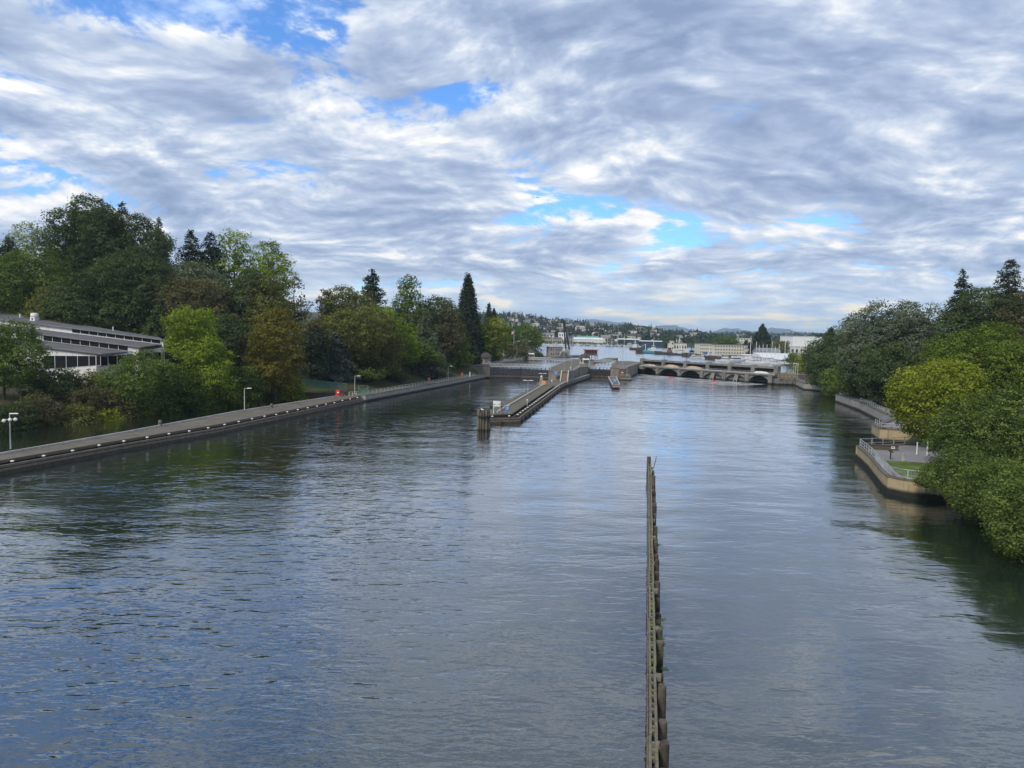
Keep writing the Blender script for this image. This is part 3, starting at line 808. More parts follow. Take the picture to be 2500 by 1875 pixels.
def control_tower():
    r = empty('control_tower', (43.5, 396, HIGH), 0.16, 'rust red open framed control building behind the domed island house', 'tower')
    for x in (-3.2, 0, 3.2):
        for y in (-2.2, 2.2): MB().box((x, y, 1.5), (0.3, 0.3, 3.0)).build('leg', M['red_rust'], r)
    MB().box((0, 0, 3.05), (7.0, 5.0, 0.3)).build('floor', M['red_rust'], r)
    for s in (-1, 1):
        MB().beam((-3.2, -2.25, 0.3), (3.2, -2.25, 2.8), 0.12, 0.12).build('brace', M['red_rust'], r)
    MB().box((0, 0, 4.5), (6.2, 4.2, 2.6)).build('cabin', M['brown_paint'], r)
    for x in (-2.4, -0.8, 0.8, 2.4):
        f = MB().box((x, -2.14, 4.7), (1.35, 0.10, 1.5)).build('window', M['red_rust'], r); MB().box((x, -2.20, 4.7), (1.1, 0.05, 1.25)).build('pane', M['glass_blue'], f)
    MB().box((0, 0, 6.0), (7.4, 5.4, 0.35), bev=0.1).build('roof', M['red_rust'], r)
    for x in (-3.4, 3.4): MB().tube([(x, -2.5, 3.2), (x, -2.5, 6)], 0.09, 6).build('column', M['red_rust'], r)
control_tower()
block('upper_pier', [(46.8, 402), (52.5, 404), (66, 446), (65.5, 451), (61, 449)], 0, HIGH, 'lock_concrete', 'slanting concrete upper guide pier beyond the red control building', 'pier', kerb=0.2)
block('crane_pier', [(9.8, 424), (16, 424), (51, 497), (52, 505), (47, 504), (12, 452)], 0, HIGH - 0.2, 'lock_concrete', 'upper guide pier on the far side carrying the grey derrick house', 'pier', kerb=0.2)

def derrick_house():
    r = empty('derrick_house', (27.6, 468, HIGH - 0.2), 0.9 - PI / 2 + 1.0, 'grey two storey derrick house on the far guide pier', 'house')
    MB().box((0, 0, 2.9), (9.2, 6, 5.8)).build('wall', M['concrete'], r)
    MB().box((0, 0, 5.95), (9.9, 6.7, 0.3)).build('roof', M['slate_roof'], r)
    MB().box((-2.6, 0, 6.35), (3.2, 3, 0.5)).build('roof_hatch', M['cream_paint'], r)
    for z in (1.6, 4.2):
        for x in (-3.5, -1.9, 0.2, 1.8, 3.4):
            f = MB().box((x, -3.0, z), (0.95, 0.12, 1.3)).build('window', M['concrete_pale'], r); MB().box((x, -3.07, z), (0.7, 0.05, 1.05)).build('pane', M['glass_dark'], f)
    MB().box((5.9, 0.5, 1.6), (2.6, 4, 3.2)).build('annex', M['concrete_pale'], r)
    MB().beam((2.0, -3.3, 0.2), (5.2, -3.6, 6.0), 1.1, 0.35).build('stair', M['concrete_pale'], r)
derrick_house()
def derrick():
    b = AT(1386, 848, 472); t = AT(1376.5, 783, 472)
    r = empty('derrick_crane', (b.x, b.y, HIGH - 0.2), 0, 'tall dark leaning derrick boom above the grey derrick house', 'crane')
    base = Vector((0, 0, 0)); top = Vector((t.x - b.x, 0, t.z - HIGH + 0.2)); foot = Vector((0, 0, 4.5))
    MB().box((0, 0, 2.2), (3.0, 3.0, 4.4)).build('turntable_house', M['concrete'], r)
    def boom(d, w0, w1, name):
        mb = MB(); n = 9
        for sx in (-1, 1):
            for sy in (-1, 1): mb.beam(foot + Vector((sx * w0 + d, sy * w0, 0)), top + Vector((sx * w1, sy * w1, 0)), 0.8, 0.8)
        for i in range(n):
            p, q = foot.lerp(top, i / n), foot.lerp(top, (i + 1) / n)
            w = w0 + (w1 - w0) * i / n; v = w0 + (w1 - w0) * (i + 1) / n; s = 1 if i % 2 else -1
            dd = d * (1 - i / n)
            for sy in (-1, 1): mb.beam(p + Vector((-s * w + dd, sy * w, 0)), q + Vector((s * v + dd * 0.9, sy * v, 0)), 0.18, 0.18)
            for sx in (-1, 1): mb.beam(p + Vector((sx * w + dd, -s * w, 0)), q + Vector((sx * v + dd * 0.9, s * v, 0)), 0.18, 0.18)
        mb.build(name, M['steel_black'], r)
    boom(0.0, 1.15, 0.35, 'boom')
    mb = MB(); mb.tube([top, (3.2, 0, 4.4)], 0.10, 5); mb.tube([top, (2.6, 0.8, 4.4)], 0.10, 5)
    mb.build('stay_cable', M['galvanised'], r)
derrick()

# ------------------------------------------------------------------ spillway dam
DA, DB = Vector((65.5, 372.7)), Vector((113.0, 307.7))
def dam():
    d = (DB - DA).normalized(); a = math.atan2(d.y, d.x); L = (DB - DA).length
    r = empty('spillway_dam', (DA.x, DA.y, 0), a, 'weathered concrete spillway dam with arched bays and an upper footbridge', 'dam')
    # local x along the dam, local -y towards the viewer
    px = [1556.9, 1609.5, 1663, 1718, 1772.3, 1828.7, 1885.7]
    X = [(seg_point(q, DA, DB) - DA).dot(d) for q in px]
    ZL0, ZL1, ZU0, ZU1 = 3.7, 4.5, 6.6, 7.5
    pw = 2.0
    for x in X:
        MB().prism([(x - pw / 2, -1.6), (x - pw / 2 + 0.6, -2.2), (x + pw / 2 - 0.6, -2.2), (x + pw / 2, -1.6), (x + pw / 2, 5), (x - pw / 2, 5)], -2.5, ZL0).build('pier', M['dam_concrete'], r)
        MB().box((x, 3.6, (ZL1 + ZU1) / 2 + 0.1), (pw, 2.2, ZU1 - ZL1 + 0.5)).build('upper_pier', M['dam_concrete'], r)
    for i in range(6):
        x0, x1 = X[i] + pw / 2 + 0.003, X[i + 1] - pw / 2 - 0.003
        # arched spandrel wall
        n = 14; w = x1 - x0
        top, front, back = ZL0 - 0.003, -1.0, 0.2
        def arch(t): return 1.15 + (2.25 if i not in (3, 4) else 2.0) * math.sin(PI * t) ** 0.62
        V = []; Fc = []
        for k in range(n + 1):
            t = k / n; zz = min(arch(t), top - 0.15)
            for y in (front, back): V += [(x0 + w * t, y, zz), (x0 + w * t, y, top)]
        for k in range(n):
            b = 4 * k
            Fc += [(b, b + 4, b + 5, b + 1), (b + 2, b + 3, b + 7, b + 6), (b, b + 2, b + 6, b + 4), (b + 1, b + 5, b + 7, b + 3)]
        Fc += [(0, 1, 3, 2), (4 * n, 4 * n + 2, 4 * n + 3, 4 * n + 1)]
        MB().add(V, Fc).build('arch', M['dam_concrete'], r)
        # steel gate or grey stop-log wall behind the arch
        if i in (3, 4):
            MB().box(((x0 + x1) / 2, 0.6, 1.0), (w, 0.4, 5.2)).build('bulkhead', M['dam_concrete'], r)
            c = x0 + w * (0.50 if i == 3 else 0.55)
            f = MB()
            for s in (-0.85, 0.85): f.beam((c + s, -1.15, 3.1), (c + s, -2.3, -0.4), 0.14, 0.22)
            f.beam((c - 0.9, -1.15, 3.1), (c + 0.9, -1.15, 3.1), 0.16, 0.16)
            f.build('flume_frame', M['concrete_pale'], r)
            MB().beam((c, -1.05, 2.9), (c, -2.2, -0.4), 1.4, 0.06).build('flume', M['dam_concrete'], r)
        else:
            mb = MB(); g = []
            for k in range(9):
                t = k / 8; g.append((1.4 + 1.2 * math.cos(t * PI * 0.55 + 0.9), -0.8 + 5.0 * t))
            for k in range(8):
                (ya, za), (yb, zb) = g[k], g[k + 1]
                mb.quad((x0, ya + 1, za), (x1, ya + 1, za), (x1, yb + 1, zb), (x0, yb + 1, zb))
            mb.build('spillway_gate', M['steel_black'], r)
            rb = MB()
            for z in (1.0, 2.0): rb.box(((x0 + x1) / 2, 0.9, z), (w - 0.1, 0.3, 0.18))
            rb.build('gate_rib', M['gate_steel'], r)
        if i in (0, 1, 2, 5):
            # curved plate of the raised gate showing above the lower deck
            n = 16; V = []; Fc = []
            hh = (0.85, 1.25, 1.2, 0, 0, 0.85)[i]; wd = w * (0.62, 0.76, 0.78, 0, 0, 0.72)[i]; cx = (x0 + x1) / 2 + (0, 0.2, 0.2, 0, 0, -0.3)[i]
            for k in range(n + 1):
                t = k / n * 2 - 1; q = hh * math.sqrt(max(0, 1 - t * t * 0.98)) 
                for y, e in ((0.45, 0), (0.75, 0.05), (1.9, 0.25)): V.append((cx + t * wd / 2, y, ZL1 - 0.3 + max(0.05, q + 0.3 - e) if y > 0.5 else ZL1 - 0.3))
            for k in range(n):
                b = 3 * k; Fc += [(b, b + 3, b + 4, b + 1), (b + 1, b + 4, b + 5, b + 2)]
            MB().add(V, Fc).build('gate_hood', M['white_paint' if i == 5 else 'rusty_cream'], r)
        # upper beam over each bay; a dark panel paints in the slot's shade below
        MB().box(((x0 + x1) / 2, 3.4, (ZU0 + ZU1) / 2), (w, 1.9, ZU1 - ZU0)).build('upper_beam', M['dam_concrete'], r)
        MB().box(((x0 + x1) / 2, 4.6, 5.2), (w, 0.3, 2.6)).build('slot_shade', M['timber_dark'], r)
    MB().box((L / 2, -0.35, (ZL0 + ZL1) / 2), (X[-1] - X[0] + 5, 2.6, ZL1 - ZL0)).build('lower_deck', M['dam_concrete'], r)
    MB().box((L / 2, -1.72, ZL1 - 0.1), (X[-1] - X[0] + 5, 0.14, 0.34)).build('deck_lip', M['concrete_pale'], r)
    ra = MB()
    for z in (0.45, 0.8): ra.tube([(X[0] - 2, -1.6, ZL1 + z), (X[-1] + 2, -1.6, ZL1 + z)], 0.03, 5)
    ra.build('handrail', M['galvanised'], r)
    st = MB().box((0, 0, 0.42), (0.06, 0.06, 0.84)).mesh('stanchion', M['galvanised'])
    for k in range(34): obj('stanchion', st, r, (X[0] - 2 + k * (X[-1] - X[0] + 4) / 33, -1.6, ZL1))
    rb = MB()
    for z in (0.5, 1.0): rb.tube([(X[0] - 1, 4.3, ZU1 + z), (X[-1] + 1, 4.3, ZU1 + z)], 0.03, 5)
    rb.build('handrail', M['galvanised'], r)
    for k in range(26): obj('stanchion', st, r, (X[0] - 1 + k * (X[-1] - X[0] + 2) / 25, 4.3, ZU1))
    for k in (0, 1, 2, 3):
        MB().tube([(X[k], 3.6, ZU1 + 0.2), (X[k], 3.6, ZU1 + 4.6)], [0.10, 0.06], 6).build('lamp_mast', M['steel_black'], r)
    return r, X
dam_root, damX = dam()
# short wing wall with a dark sluice between the lock pier and the dam
w0, w1 = Vector((52.6, 322.5)), Vector((64.4, 371))
def wing():
    d = (w1 - w0).normalized()
    r = empty('sluice_wall', (64.2, 366, 0), math.atan2(-0.81, 0.59), 'short concrete wall with a dark sluice mouth beside the spillway', 'wall')
    MB().box((-3.0, 0.5, 1.0), (3.0, 3, 6.6)).build('side_pier', M['dam_concrete'], r)
    MB().box((1.2, 0.5, 3.55), (6.4, 2.0, 1.6)).build('lintel', M['dam_concrete'], r)
    MB().box((1.2, 1.2, 0.8), (5.0, 0.3, 4.0)).build('sluice_gate', M['steel_black'], r)
wing()

# fish ladder block between the dam and the quay
def fish_ladder():
    r = empty('fish_ladder', (113.4, 306, 0), 0.05, 'stepped concrete fish ladder with yellow rails beside the spillway', 'ladder')
    for i, (x, w, z) in enumerate(((1.2, 2.4, 2.6), (3.8, 2.6, 2.2), (6.5, 2.6, 1.7))):
        MB().box((x, 0.0, z / 2 - 1), (w, 5, z + 2)).build('step', M['dam_concrete'], r)
    MB().box((4.5, 4.0, 1.6), (10, 3, 6.6)).build('back_wall', M['dam_concrete'], r)
    MB().box((4.6, -2.9, 3.0), (8.6, 0.5, 0.35)).build('beam', M['dam_concrete'], r)
    for x in (0.6, 3.4, 6.2, 8.6): MB().box((x, -2.9, 0.7), (0.45, 0.45, 4.2)).build('column', M['dam_concrete'], r)
    mb = MB()
    for z in (3.8, 4.4): mb.tube([(0.2, -2.7, z), (8.8, -2.7, z)], 0.05, 5)
    mb.build('rail', M['yellow_paint'], r)
    pm = MB().box((0, 0, 0.6), (0.08, 0.08, 1.3)).mesh('post', M['yellow_paint'])
    for k in range(6): obj('post', pm, r, (0.2 + k * 1.72, -2.7, 3.2))
fish_ladder()

# ------------------------------------------------------------------ right bank: quay walls, platform, path
QB = [(121.0, 303.5), (114.2, 277.1), (119.2, 268.7), (115.3, 250.4), (106, 226.5)]
wall('quay_wall', QB, -2.5, RW, 1.0, 'concrete', 'far curved concrete quay wall between the fish ladder and the wooded slope', 'wall', 1, 8, 0.14)
QL = [(103.2, 224.3), (98.5, 200.8), (87.1, 161.0), (75.5, 146.2)]
wall('quay_wall', QL, -2.5, RW + 0.1, 1.0, 'concrete', 'long straight concrete quay wall below the right hand trees', 'wall', 1, 8, 0.16)
MB().prism([(103.2, 224.2), (113, 224.2), (113, 226), (103.4, 226)], -2.5, RW + 0.1).build('quay_return', M['concrete'], None, label='short concrete return at the end of the long quay wall', cat='wall')
wall('quay_pier', [(79.0, 134.5), (72.0, 137.8), (74.6, 146.0)], -2.5, RW + 0.3, 1.2, 'concrete_ochre', 'ochre stained concrete pier with rail beside the notch behind the viewing platform', 'wall', -1, 6, 0.14)
PLAT = [(54.8, 87.8), (52.6, 88.3), (50.3, 89.7), (49.4, 91.8), (50.5, 95.6), (54.8, 107.5), (57.9, 117.6)]
wall('platform_wall', PLAT, -2.5, RW - 0.2, 0.8, 'concrete_ochre', 'ochre stained curved concrete wall of the viewing platform', 'wall', -1, 4.5, 0.14)
wall('platform_wall', [(57.9, 118.1), (70.5, 122.5)], -2.5, RW - 0.2, 0.8, 'concrete_ochre', 'back wall of the viewing platform facing the water notch', 'wall', -1, 6, 0.14)
# paving, lawn and ramp on the platform
pv = [(50.9, 92.2), (52, 96), (56, 107), (58.8, 116.8), (70.5, 121.3), (82, 131), (92, 120), (84, 100), (62, 88), (55, 88.8), (52.9, 89.2), (51.2, 90.6)]
MB().prism(pv, 0.6, RW - 0.16).build('paved_platform', M['asphalt'], None, kind='structure')
lawn = [(51.6, 92.5), (52.5, 95.7), (55.4, 103.6), (60.5, 102.4), (63.5, 99.5), (67, 96), (66, 90.5), (60, 88.4), (53.2, 89.6)]
MB().prism(lawn, RW - 0.2, RW - 0.05).build('lawn', M['grass'], None, kind='structure')
MB().prism([(66, 104), (75, 108), (82, 104), (76, 96), (68, 98.5)], RW - 0.2, RW - 0.04).build('lawn', M['grass'], None, kind='structure')
ln2 = offset(QL, 1.05); ln3 = offset(QL, 4.6)
MB().prism(list(ln2) + list(ln3)[::-1], 1.0, RW - 0.05).build('footpath', M['asphalt'], None, kind='structure')
qb2 = [(120.5, 302), (114.9, 277.3), (120.0, 268.7), (116.3, 250.2), (107, 226)]
qb3 = [(126, 301), (121, 278), (126, 268), (122, 248), (114, 224)]
MB().prism(qb2 + qb3[::-1], 1.0, RW - 0.05).build('footpath', M['concrete_deck'], None, kind='structure')
MB().prism([(113, 232), (124, 240), (140, 262), (137, 264), (121, 244), (111, 236)], 1.0, [RW + 0.2, RW + 1.2, RW + 4.2, RW + 4.2, RW + 1.2, RW + 0.2]).build('footpath', M['concrete_deck'], None, kind='structure')
MB().prism([(108, 228), (116, 234), (118, 226), (112, 222)], 1.0, [RW + 0.1, RW + 0.8, RW + 1.0, RW + 0.1]).build('lawn', M['grass'], None, kind='structure')
railing('platform_railing', offset([(54.8, 87.8), (52.6, 88.3), (50.3, 89.7), (49.4, 91.8), (50.5, 95.6), (53.6, 104.2)], -0.35), RW, 1.15, 'close barred grey railing round the lawn of the viewing platform', step=2.2, rails=(0.08, 1.0), pickets=0.16)
railing('platform_railing', offset([(53.6, 104.2), (54.8, 107.5), (57.9, 117.6)], -0.35), RW, 1.15, 'open three bar railing at the far corner of the viewing platform', step=2.0, rails=(0.2, 0.6, 1.0), r=0.045)
railing('platform_railing', offset([(58.3, 117.9), (70, 122)], -0.35), RW, 1.15, 'open pale railing along the back of the platform beside the notch', step=2.4, rails=(0.35, 1.0), r=0.045)
railing('quay_railing', offset([(98.2, 200), (87.1, 161.0), (76.5, 147.6)], 0.4), RW + 0.25, 1.0, 'pale railing on the long quay wall below the trees', step=2.4, rails=(0.5, 1.0), r=0.045)
railing('pier_railing', [(78.4, 135.6), (72.7, 138.4), (75.0, 145.6)], RW + 0.4, 1.0, 'pale two bar railing on the ochre concrete pier', 'rail_grey', 2.2, (0.45, 1.0), 0.045)
railing('quay_railing', offset(QB, 0.4), RW + 0.15, 1.0, 'dark railing on the far curved quay wall', 'rail_grey', 3.0, (0.5, 1.0), 0.04)
def bench_wall():
    a, b = G(2105, 1094, RW - 0.1), G(2192, 1099, RW - 0.1)
    ang = math.atan2(b.y - a.y, b.x - a.x); L = (b - a).length
    r = empty('seat_wall', a, ang, 'low dark seat wall on the viewing platform with a small white notice', 'wall')
    MB().box((L / 2, 0, 0.3), (L, 0.55, 0.6), bev=0.05).build('base', M['soil'], r)
    MB().box((L / 2, 0, 0.65), (L + 0.1, 0.7, 0.10)).build('seat', M['timber_dark'], r)
    MB().box((L * 0.85, -0.30, 0.42), (0.55, 0.04, 0.4)).build('notice', M['white_paint'], r)
    MB().box((L * 0.85, -0.325, 0.42), (0.4, 0.02, 0.12)).build('print', M['black_paint'], r)
bench_wall()
def info_stand():
    p = G(2174, 1120, RW)
    r = empty('information_stand', p, 0.3, 'slender black reading stand at the edge of the platform lawn', 'sign')
    MB().box((0, 0, 0.55), (0.12, 0.12, 1.1)).build('post', M['black_paint'], r)
    MB().beam((0, -0.25, 1.0), (0, 0.3, 1.3), 0.6, 0.06).build('panel', M['black_paint'], r)
info_stand()
def post(name, p, w, h, m, label, cat='post'):
    r = empty(name, p, 0.2, label, cat)
    MB().box((0, 0, h / 2), (w, w, h), bev=0.02).build('shaft', M[m], r)
    MB().box((0, 0, h + 0.03), (w * 1.25, w * 1.25, 0.06), bev=0.02).build('cap', M[m], r)
    return r
post('concrete_post', G(2205, 1126, RW), 0.30, 1.1, 'concrete_pale', 'stubby grey post standing on the paving beside the lawn')
post('tall_post', G(2238, 1110, RW), 0.12, 1.9, 'white_paint', 'tall thin white post nearer the seat wall on the platform')
post('tall_post', G(2263, 1112, RW), 0.12, 2.2, 'white_paint', 'tall thin white post beside the yellow green tree trunk')

# ------------------------------------------------------------------ timber training wall in the foreground channel
def training_wall():
    A, B = Vector((4.75, 20.0)), Vector((20.1, 101.0))
    d = (B - A).normalized(); L = (B - A).length; a = math.atan2(d.y, d.x)
    r = empty('timber_training_wall', (A.x, A.y, 0), a, 'long straight row of mossy timber piles and wales rising from the water', 'pile wall')
    rr = random.Random(9)
    wm = [M['timber_moss']]
    # two horizontal wales with packing blocks between them (local y: + is to the left)
    k = 0; x = 0.0
    while x < L:
        l = rr.uniform(5.5, 7.5); e = min(L, x + l)
        for y, z in ((0.20, 1.30), (-0.08, 1.38)):
            MB().beam((x + 0.03, y + rr.uniform(-0.03, 0.03), z), (e - 0.03, y + rr.uniform(-0.03, 0.03), z + rr.uniform(-0.08, 0.08)), 0.13, 0.30).build('wale', M['timber_moss'], r)
        MB().beam((x, 0.22, 0.25), (e, 0.22, 0.25), 0.14, 0.35).build('lower_wale', M['timber_grey'], r)
        x = e
    bm_ = MB().box((0, 0, 0), (0.20, 0.16, 0.22)).mesh('packing_block', M['timber_moss'])
    x = 0.3
    while x < L: obj('packing_block', bm_, r, (x, 0.06, 1.33 + rr.uniform(-0.05, 0.05))); x += rr.uniform(0.45, 1.1)
    # sheathing planks below the wales
    pl = [MB().box((0, 0, 0.1), (0.28, 0.10, 3.2)).mesh('sheathing_plank', M['timber_grey']), MB().box((0, 0, 0.1), (0.28, 0.10, 3.0)).mesh('sheathing_plank', M['timber_dark'])]
    mb = MB(); x = 0.0
    while x < L:
        mb.box((x, 0.31, -0.6 + rr.uniform(-0.25, 0.15)), (0.27, 0.07, 3.2)); x += 0.32
    mb.build('sheathing', M['timber_grey'], r, kind='stuff')
    # round piles on the right-hand side, every few metres, of uneven height
    x = 0.8; i = 0
    while x < L:
        h = 1.15 + rr.uniform(-0.55, 0.75) ; rad = rr.uniform(0.17, 0.25)
        if rr.random() < 0.25: h += 0.7
        mb = MB(); lean = rr.uniform(-0.06, 0.06)
        n = 11; V = []; Fc = []
        prof = [(-2.5, 1.05), (0.2, 1.0), (h - 0.15, 0.97), (h, 0.9)]
        for z, s in prof:
            for q in range(n):
                t = 2 * PI * q / n; rdq = rad * s * (1 + 0.05 * math.sin(3 * t + i))
                V.append((x + rdq * math.cos(t) + lean * z * 0.5, -0.40 + rdq * math.sin(t) + lean * z * 0.3, z + (rr.uniform(-0.05, 0.05) if z == h else 0)))
        for p in range(3):
            for q in range(n): Fc.append((p * n + q, p * n + (q + 1) % n, (p + 1) * n + (q + 1) % n, (p + 1) * n + q))
        Fc.append(tuple(3 * n + q for q in range(n)))
        mb.add(V, Fc); mb.build('pile', M['pile_wet' if i % 4 else 'timber_dark'], r)
        if i % 3 == 1:
            MB().box((x + 0.15, -0.22, 1.42), (0.5, 0.36, 0.24), rr.uniform(-0.1, 0.1)).build('cleat', M['timber_grey'], r)
        x += rr.uniform(1.5, 2.5) if i % 2 else rr.uniform(2.2, 3.3); i += 1
    # taller end pile and a leaning red stake
    MB().tube([(L + 0.2, 0.15, -2), (L + 0.1, 0.2, 2.6)], [0.32, 0.28], 10).build('end_pile', M['pile_wet'], r)
    MB().tube([(L - 0.3, -0.5, 1.0), (L + 0.1, -0.85, 2.7)], [0.06, 0.05], 6).build('stake', M['red_rust'], r)
    # tufts of weed growing on some of the piles
    V = []; Fc = []
    for k in range(14):
        cx = rr.choice([rr.uniform(18, 26), rr.uniform(22, 27), rr.uniform(30, L - 4)]); cy = rr.uniform(-0.75, -0.15); cz = rr.uniform(1.05, 1.6)
        for j in range(30):
            t = rr.uniform(0, 2 * PI); l = rr.uniform(0.12, 0.34); b = len(V)
            p = Vector((cx + rr.uniform(-0.2, 0.2), cy + rr.uniform(-0.15, 0.15), cz)); q = p + Vector((math.cos(t) * l, math.sin(t) * l, rr.uniform(-0.15, 0.22)))
            V += [tuple(p), tuple(q), tuple(p + Vector((0.02, 0.03, 0.03)))]; Fc.append((b, b + 1, b + 2))
    MB().add(V, Fc).build('weed_tufts', M['weed'], r, kind='stuff')
training_wall()

# ------------------------------------------------------------------ left bank: pavilion, fence, lamps, small things
def pavilion():
    """low stepped clerestory building: three shed roofs one above the other, bands of dark windows between them"""
    Y0 = 168.0
    c = AT(236, 940, Y0)                       # the front corner of the lowest storey
    ang = math.radians(-14)
    r = empty('pavilion', (c.x, c.y, 0), ang, 'low stepped pavilion with grey shed roofs and bands of dark clerestory windows among trees', 'building')
    # local frame: front face along -x from the corner (towards the left of the photo), side face going back along +y
    inv = (Matrix.Translation(r.location) @ Matrix.Rotation(ang, 4, 'Z')).inverted()
    def loc(px, py, y):
        """point of the photo on the vertical plane local y = const"""
        d = Vector(ray(px, py)); o = Vector((0, 0, CAMH))
        lo = inv @ o; ld = inv.to_3x3() @ d
        t = (y - lo.y) / ld.y; q = lo + ld * t
        return q
    def sheetq(pts, m, nm, thick=0.25, parent=r):
        a = [Vector(p) for p in pts]; n = (a[1] - a[0]).cross(a[3] - a[0]).normalized()
        if n.z < 0: n = -n
        V = a + [p - n * thick for p in a]
        return MB().add(V, [(0, 1, 2, 3), (7, 6, 5, 4), (0, 4, 5, 1), (1, 5, 6, 2), (2, 6, 7, 3), (3, 7, 4, 0)]).build(nm, M[m], parent)
    def face(pl, pr, ztop_l, ztop_r, zbot_l, zbot_r, y, m, nm, t=0.3, parent=r):
        V = [(pl, y, zbot_l), (pr, y, zbot_r), (pr, y, ztop_r), (pl, y, ztop_l)]
        V += [(x, y + t, z) for x, _, z in V]
        return MB().add(V, [(3, 2, 1, 0)[::-1], (4, 5, 6, 7)[::-1], (0, 1, 5, 4)[::-1], (1, 2, 6, 5)[::-1], (2, 3, 7, 6)[::-1], (3, 0, 4, 7)[::-1]]).build(nm, M[m], parent)
    def band(y, pts, n, parent_name, skip=(), proud=0.06):
        """window band on plane local y between photo pixels: pts = (left top, left bottom, right top, right bottom)"""
        lt, lb, rt, rb = [loc(px, py, y) for px, py in pts]
        fr = []
        for i in range(n):
            f0, f1 = i / n, (i + 1) / n
            a, b = lt.lerp(rt, f0), lt.lerp(rt, f1); c_, d_ = lb.lerp(rb, f0), lb.lerp(rb, f1)
            g_ = (b - a).normalized() * 0.10
            win = face(a.x, b.x, a.z, b.z, c_.z, d_.z, y - proud, 'white_paint', 'window', 0.08)
            if i in skip: continue
            face(a.x + 0.09, b.x - 0.09, a.z - 0.02, b.z - 0.02, c_.z + 0.10, d_.z + 0.10, y - proud - 0.05, 'glass_dark', 'pane', 0.06, win)
    def roof(fl, fr, br, bl, y_front, y_back, nm):
        a, b = loc(*fl, y_front), loc(*fr, y_front); c_, d_ = loc(*br, y_back), loc(*bl, y_back)
        rf = sheetq([a, b, c_, d_], 'roof_tar', nm, 0.30)
        MB().beam(a + Vector((0, -0.1, -0.12)), b + Vector((0.1, -0.1, -0.06)), 0.14, 0.28).build('fascia', M['slate_roof'], rf)
        MB().beam(b + Vector((0.1, -0.1, -0.12)), c_ + Vector((0.1, 0, -0.06)), 0.14, 0.28).build('fascia', M['slate_roof'], rf)
        return a, b, rf
    y1, y2, y3 = 0.0, 7.0, 14.0
    # lowest storey: plinth and big windows, with the return face of the corner
    pl, pr = loc(-60, 905, y1), loc(236, 930, y1)
    top_l, top_r = loc(-60, 843, y1), loc(236, 868, y1)
    zb = loc(236, 945, y1).z - 4
    face(pl.x, pr.x, loc(-60, 832, y1).z, loc(236, 864, y1).z, zb, zb, y1, 'siding', 'front_wall')
    band(y1, [(107, 868), (107, 902), (246, 869), (246, 892)], 5, 'w')
    sd0 = pr
    # side wall runs back and to the right
    V = [(pr.x, y1, zb), (pr.x + 7.5, y1 + 13, zb), (pr.x + 7.5, y1 + 13, loc(383, 849, y1 + 13).z), (pr.x, y1, loc(246, 865, y1).z)]
    V2 = [(x - 0.3, y + 0.1, z) for x, y, z in V]
    MB().add(V + V2, [(0, 1, 2, 3), (7, 6, 5, 4), (0, 4, 5, 1), (1, 5, 6, 2), (2, 6, 7, 3), (3, 7, 4, 0)]).build('side_wall', M['siding'], r)
    for i in range(7):
        f0, f1 = 0.03 + i * 0.135, 0.03 + (i + 1) * 0.135
        p0, p1 = Vector(V[0]).lerp(Vector(V[1]), f0), Vector(V[0]).lerp(Vector(V[1]), f1)
        z1 = top_r.z - 0.2 + 1.2 * f0; z0 = z1 - 2.3
        o_ = Vector((0.13, -0.08, 0)); q0, q1 = p0 + o_, p1 + o_
        def pane(m, nm, par, ins, out):
            e = (q1 - q0).normalized() * ins; w = Vector((0.1, -0.06, 0)) * out
            A = [q0 + e + w, q1 - e + w]
            W_ = [(A[0].x, A[0].y, z0 + ins), (A[1].x, A[1].y, z0 + ins), (A[1].x, A[1].y, z1 - ins), (A[0].x, A[0].y, z1 - ins)]
            W2 = [(x - 0.08, y + 0.05, z) for x, y, z in W_]
            return MB().add(W_ + W2, [(0, 1, 2, 3), (7, 6, 5, 4), (0, 4, 5, 1), (1, 5, 6, 2), (2, 6, 7, 3), (3, 7, 4, 0)]).build(nm, M[m], par)
        wn = pane('white_paint', 'window', r, 0.0, 0.0); pane('glass_dark', 'pane', wn, 0.08, 0.6)
    roof((-60, 827), (249, 863.5), (321, 857.5), (-60, 812), y1 - 0.45, y2 + 0.1, 'lower_roof')
    # middle tier
    a, b = loc(-60, 806, y2), loc(316, 856, y2)
    face(loc(-60, 806, y2).x, loc(338, 850, y2).x, loc(-60, 799, y2).z, loc(338, 848, y2).z, zb, zb, y2, 'siding', 'middle_wall')
    band(y2, [(40, 811), (40, 824), (313, 845), (313, 857)], 12, 'w', skip=(2,))
    roof((-60, 794), (343, 847), (394, 841), (-60, 784), y2 - 0.45, y3 + 0.1, 'middle_roof')
    # top tier
    face(loc(-60, 770, y3).x, loc(400, 838, y3).x, loc(-60, 773, y3).z, loc(400, 829, y3).z, zb, zb, y3, 'siding', 'upper_wall')
    band(y3, [(176, 803), (176, 812), (392, 828), (392, 840)], 10, 'w')
    tl, tr_, rf = roof((-60, 771), (398, 829), (384, 823), (-60, 750), y3 - 0.45, y3 + 9, 'upper_roof')
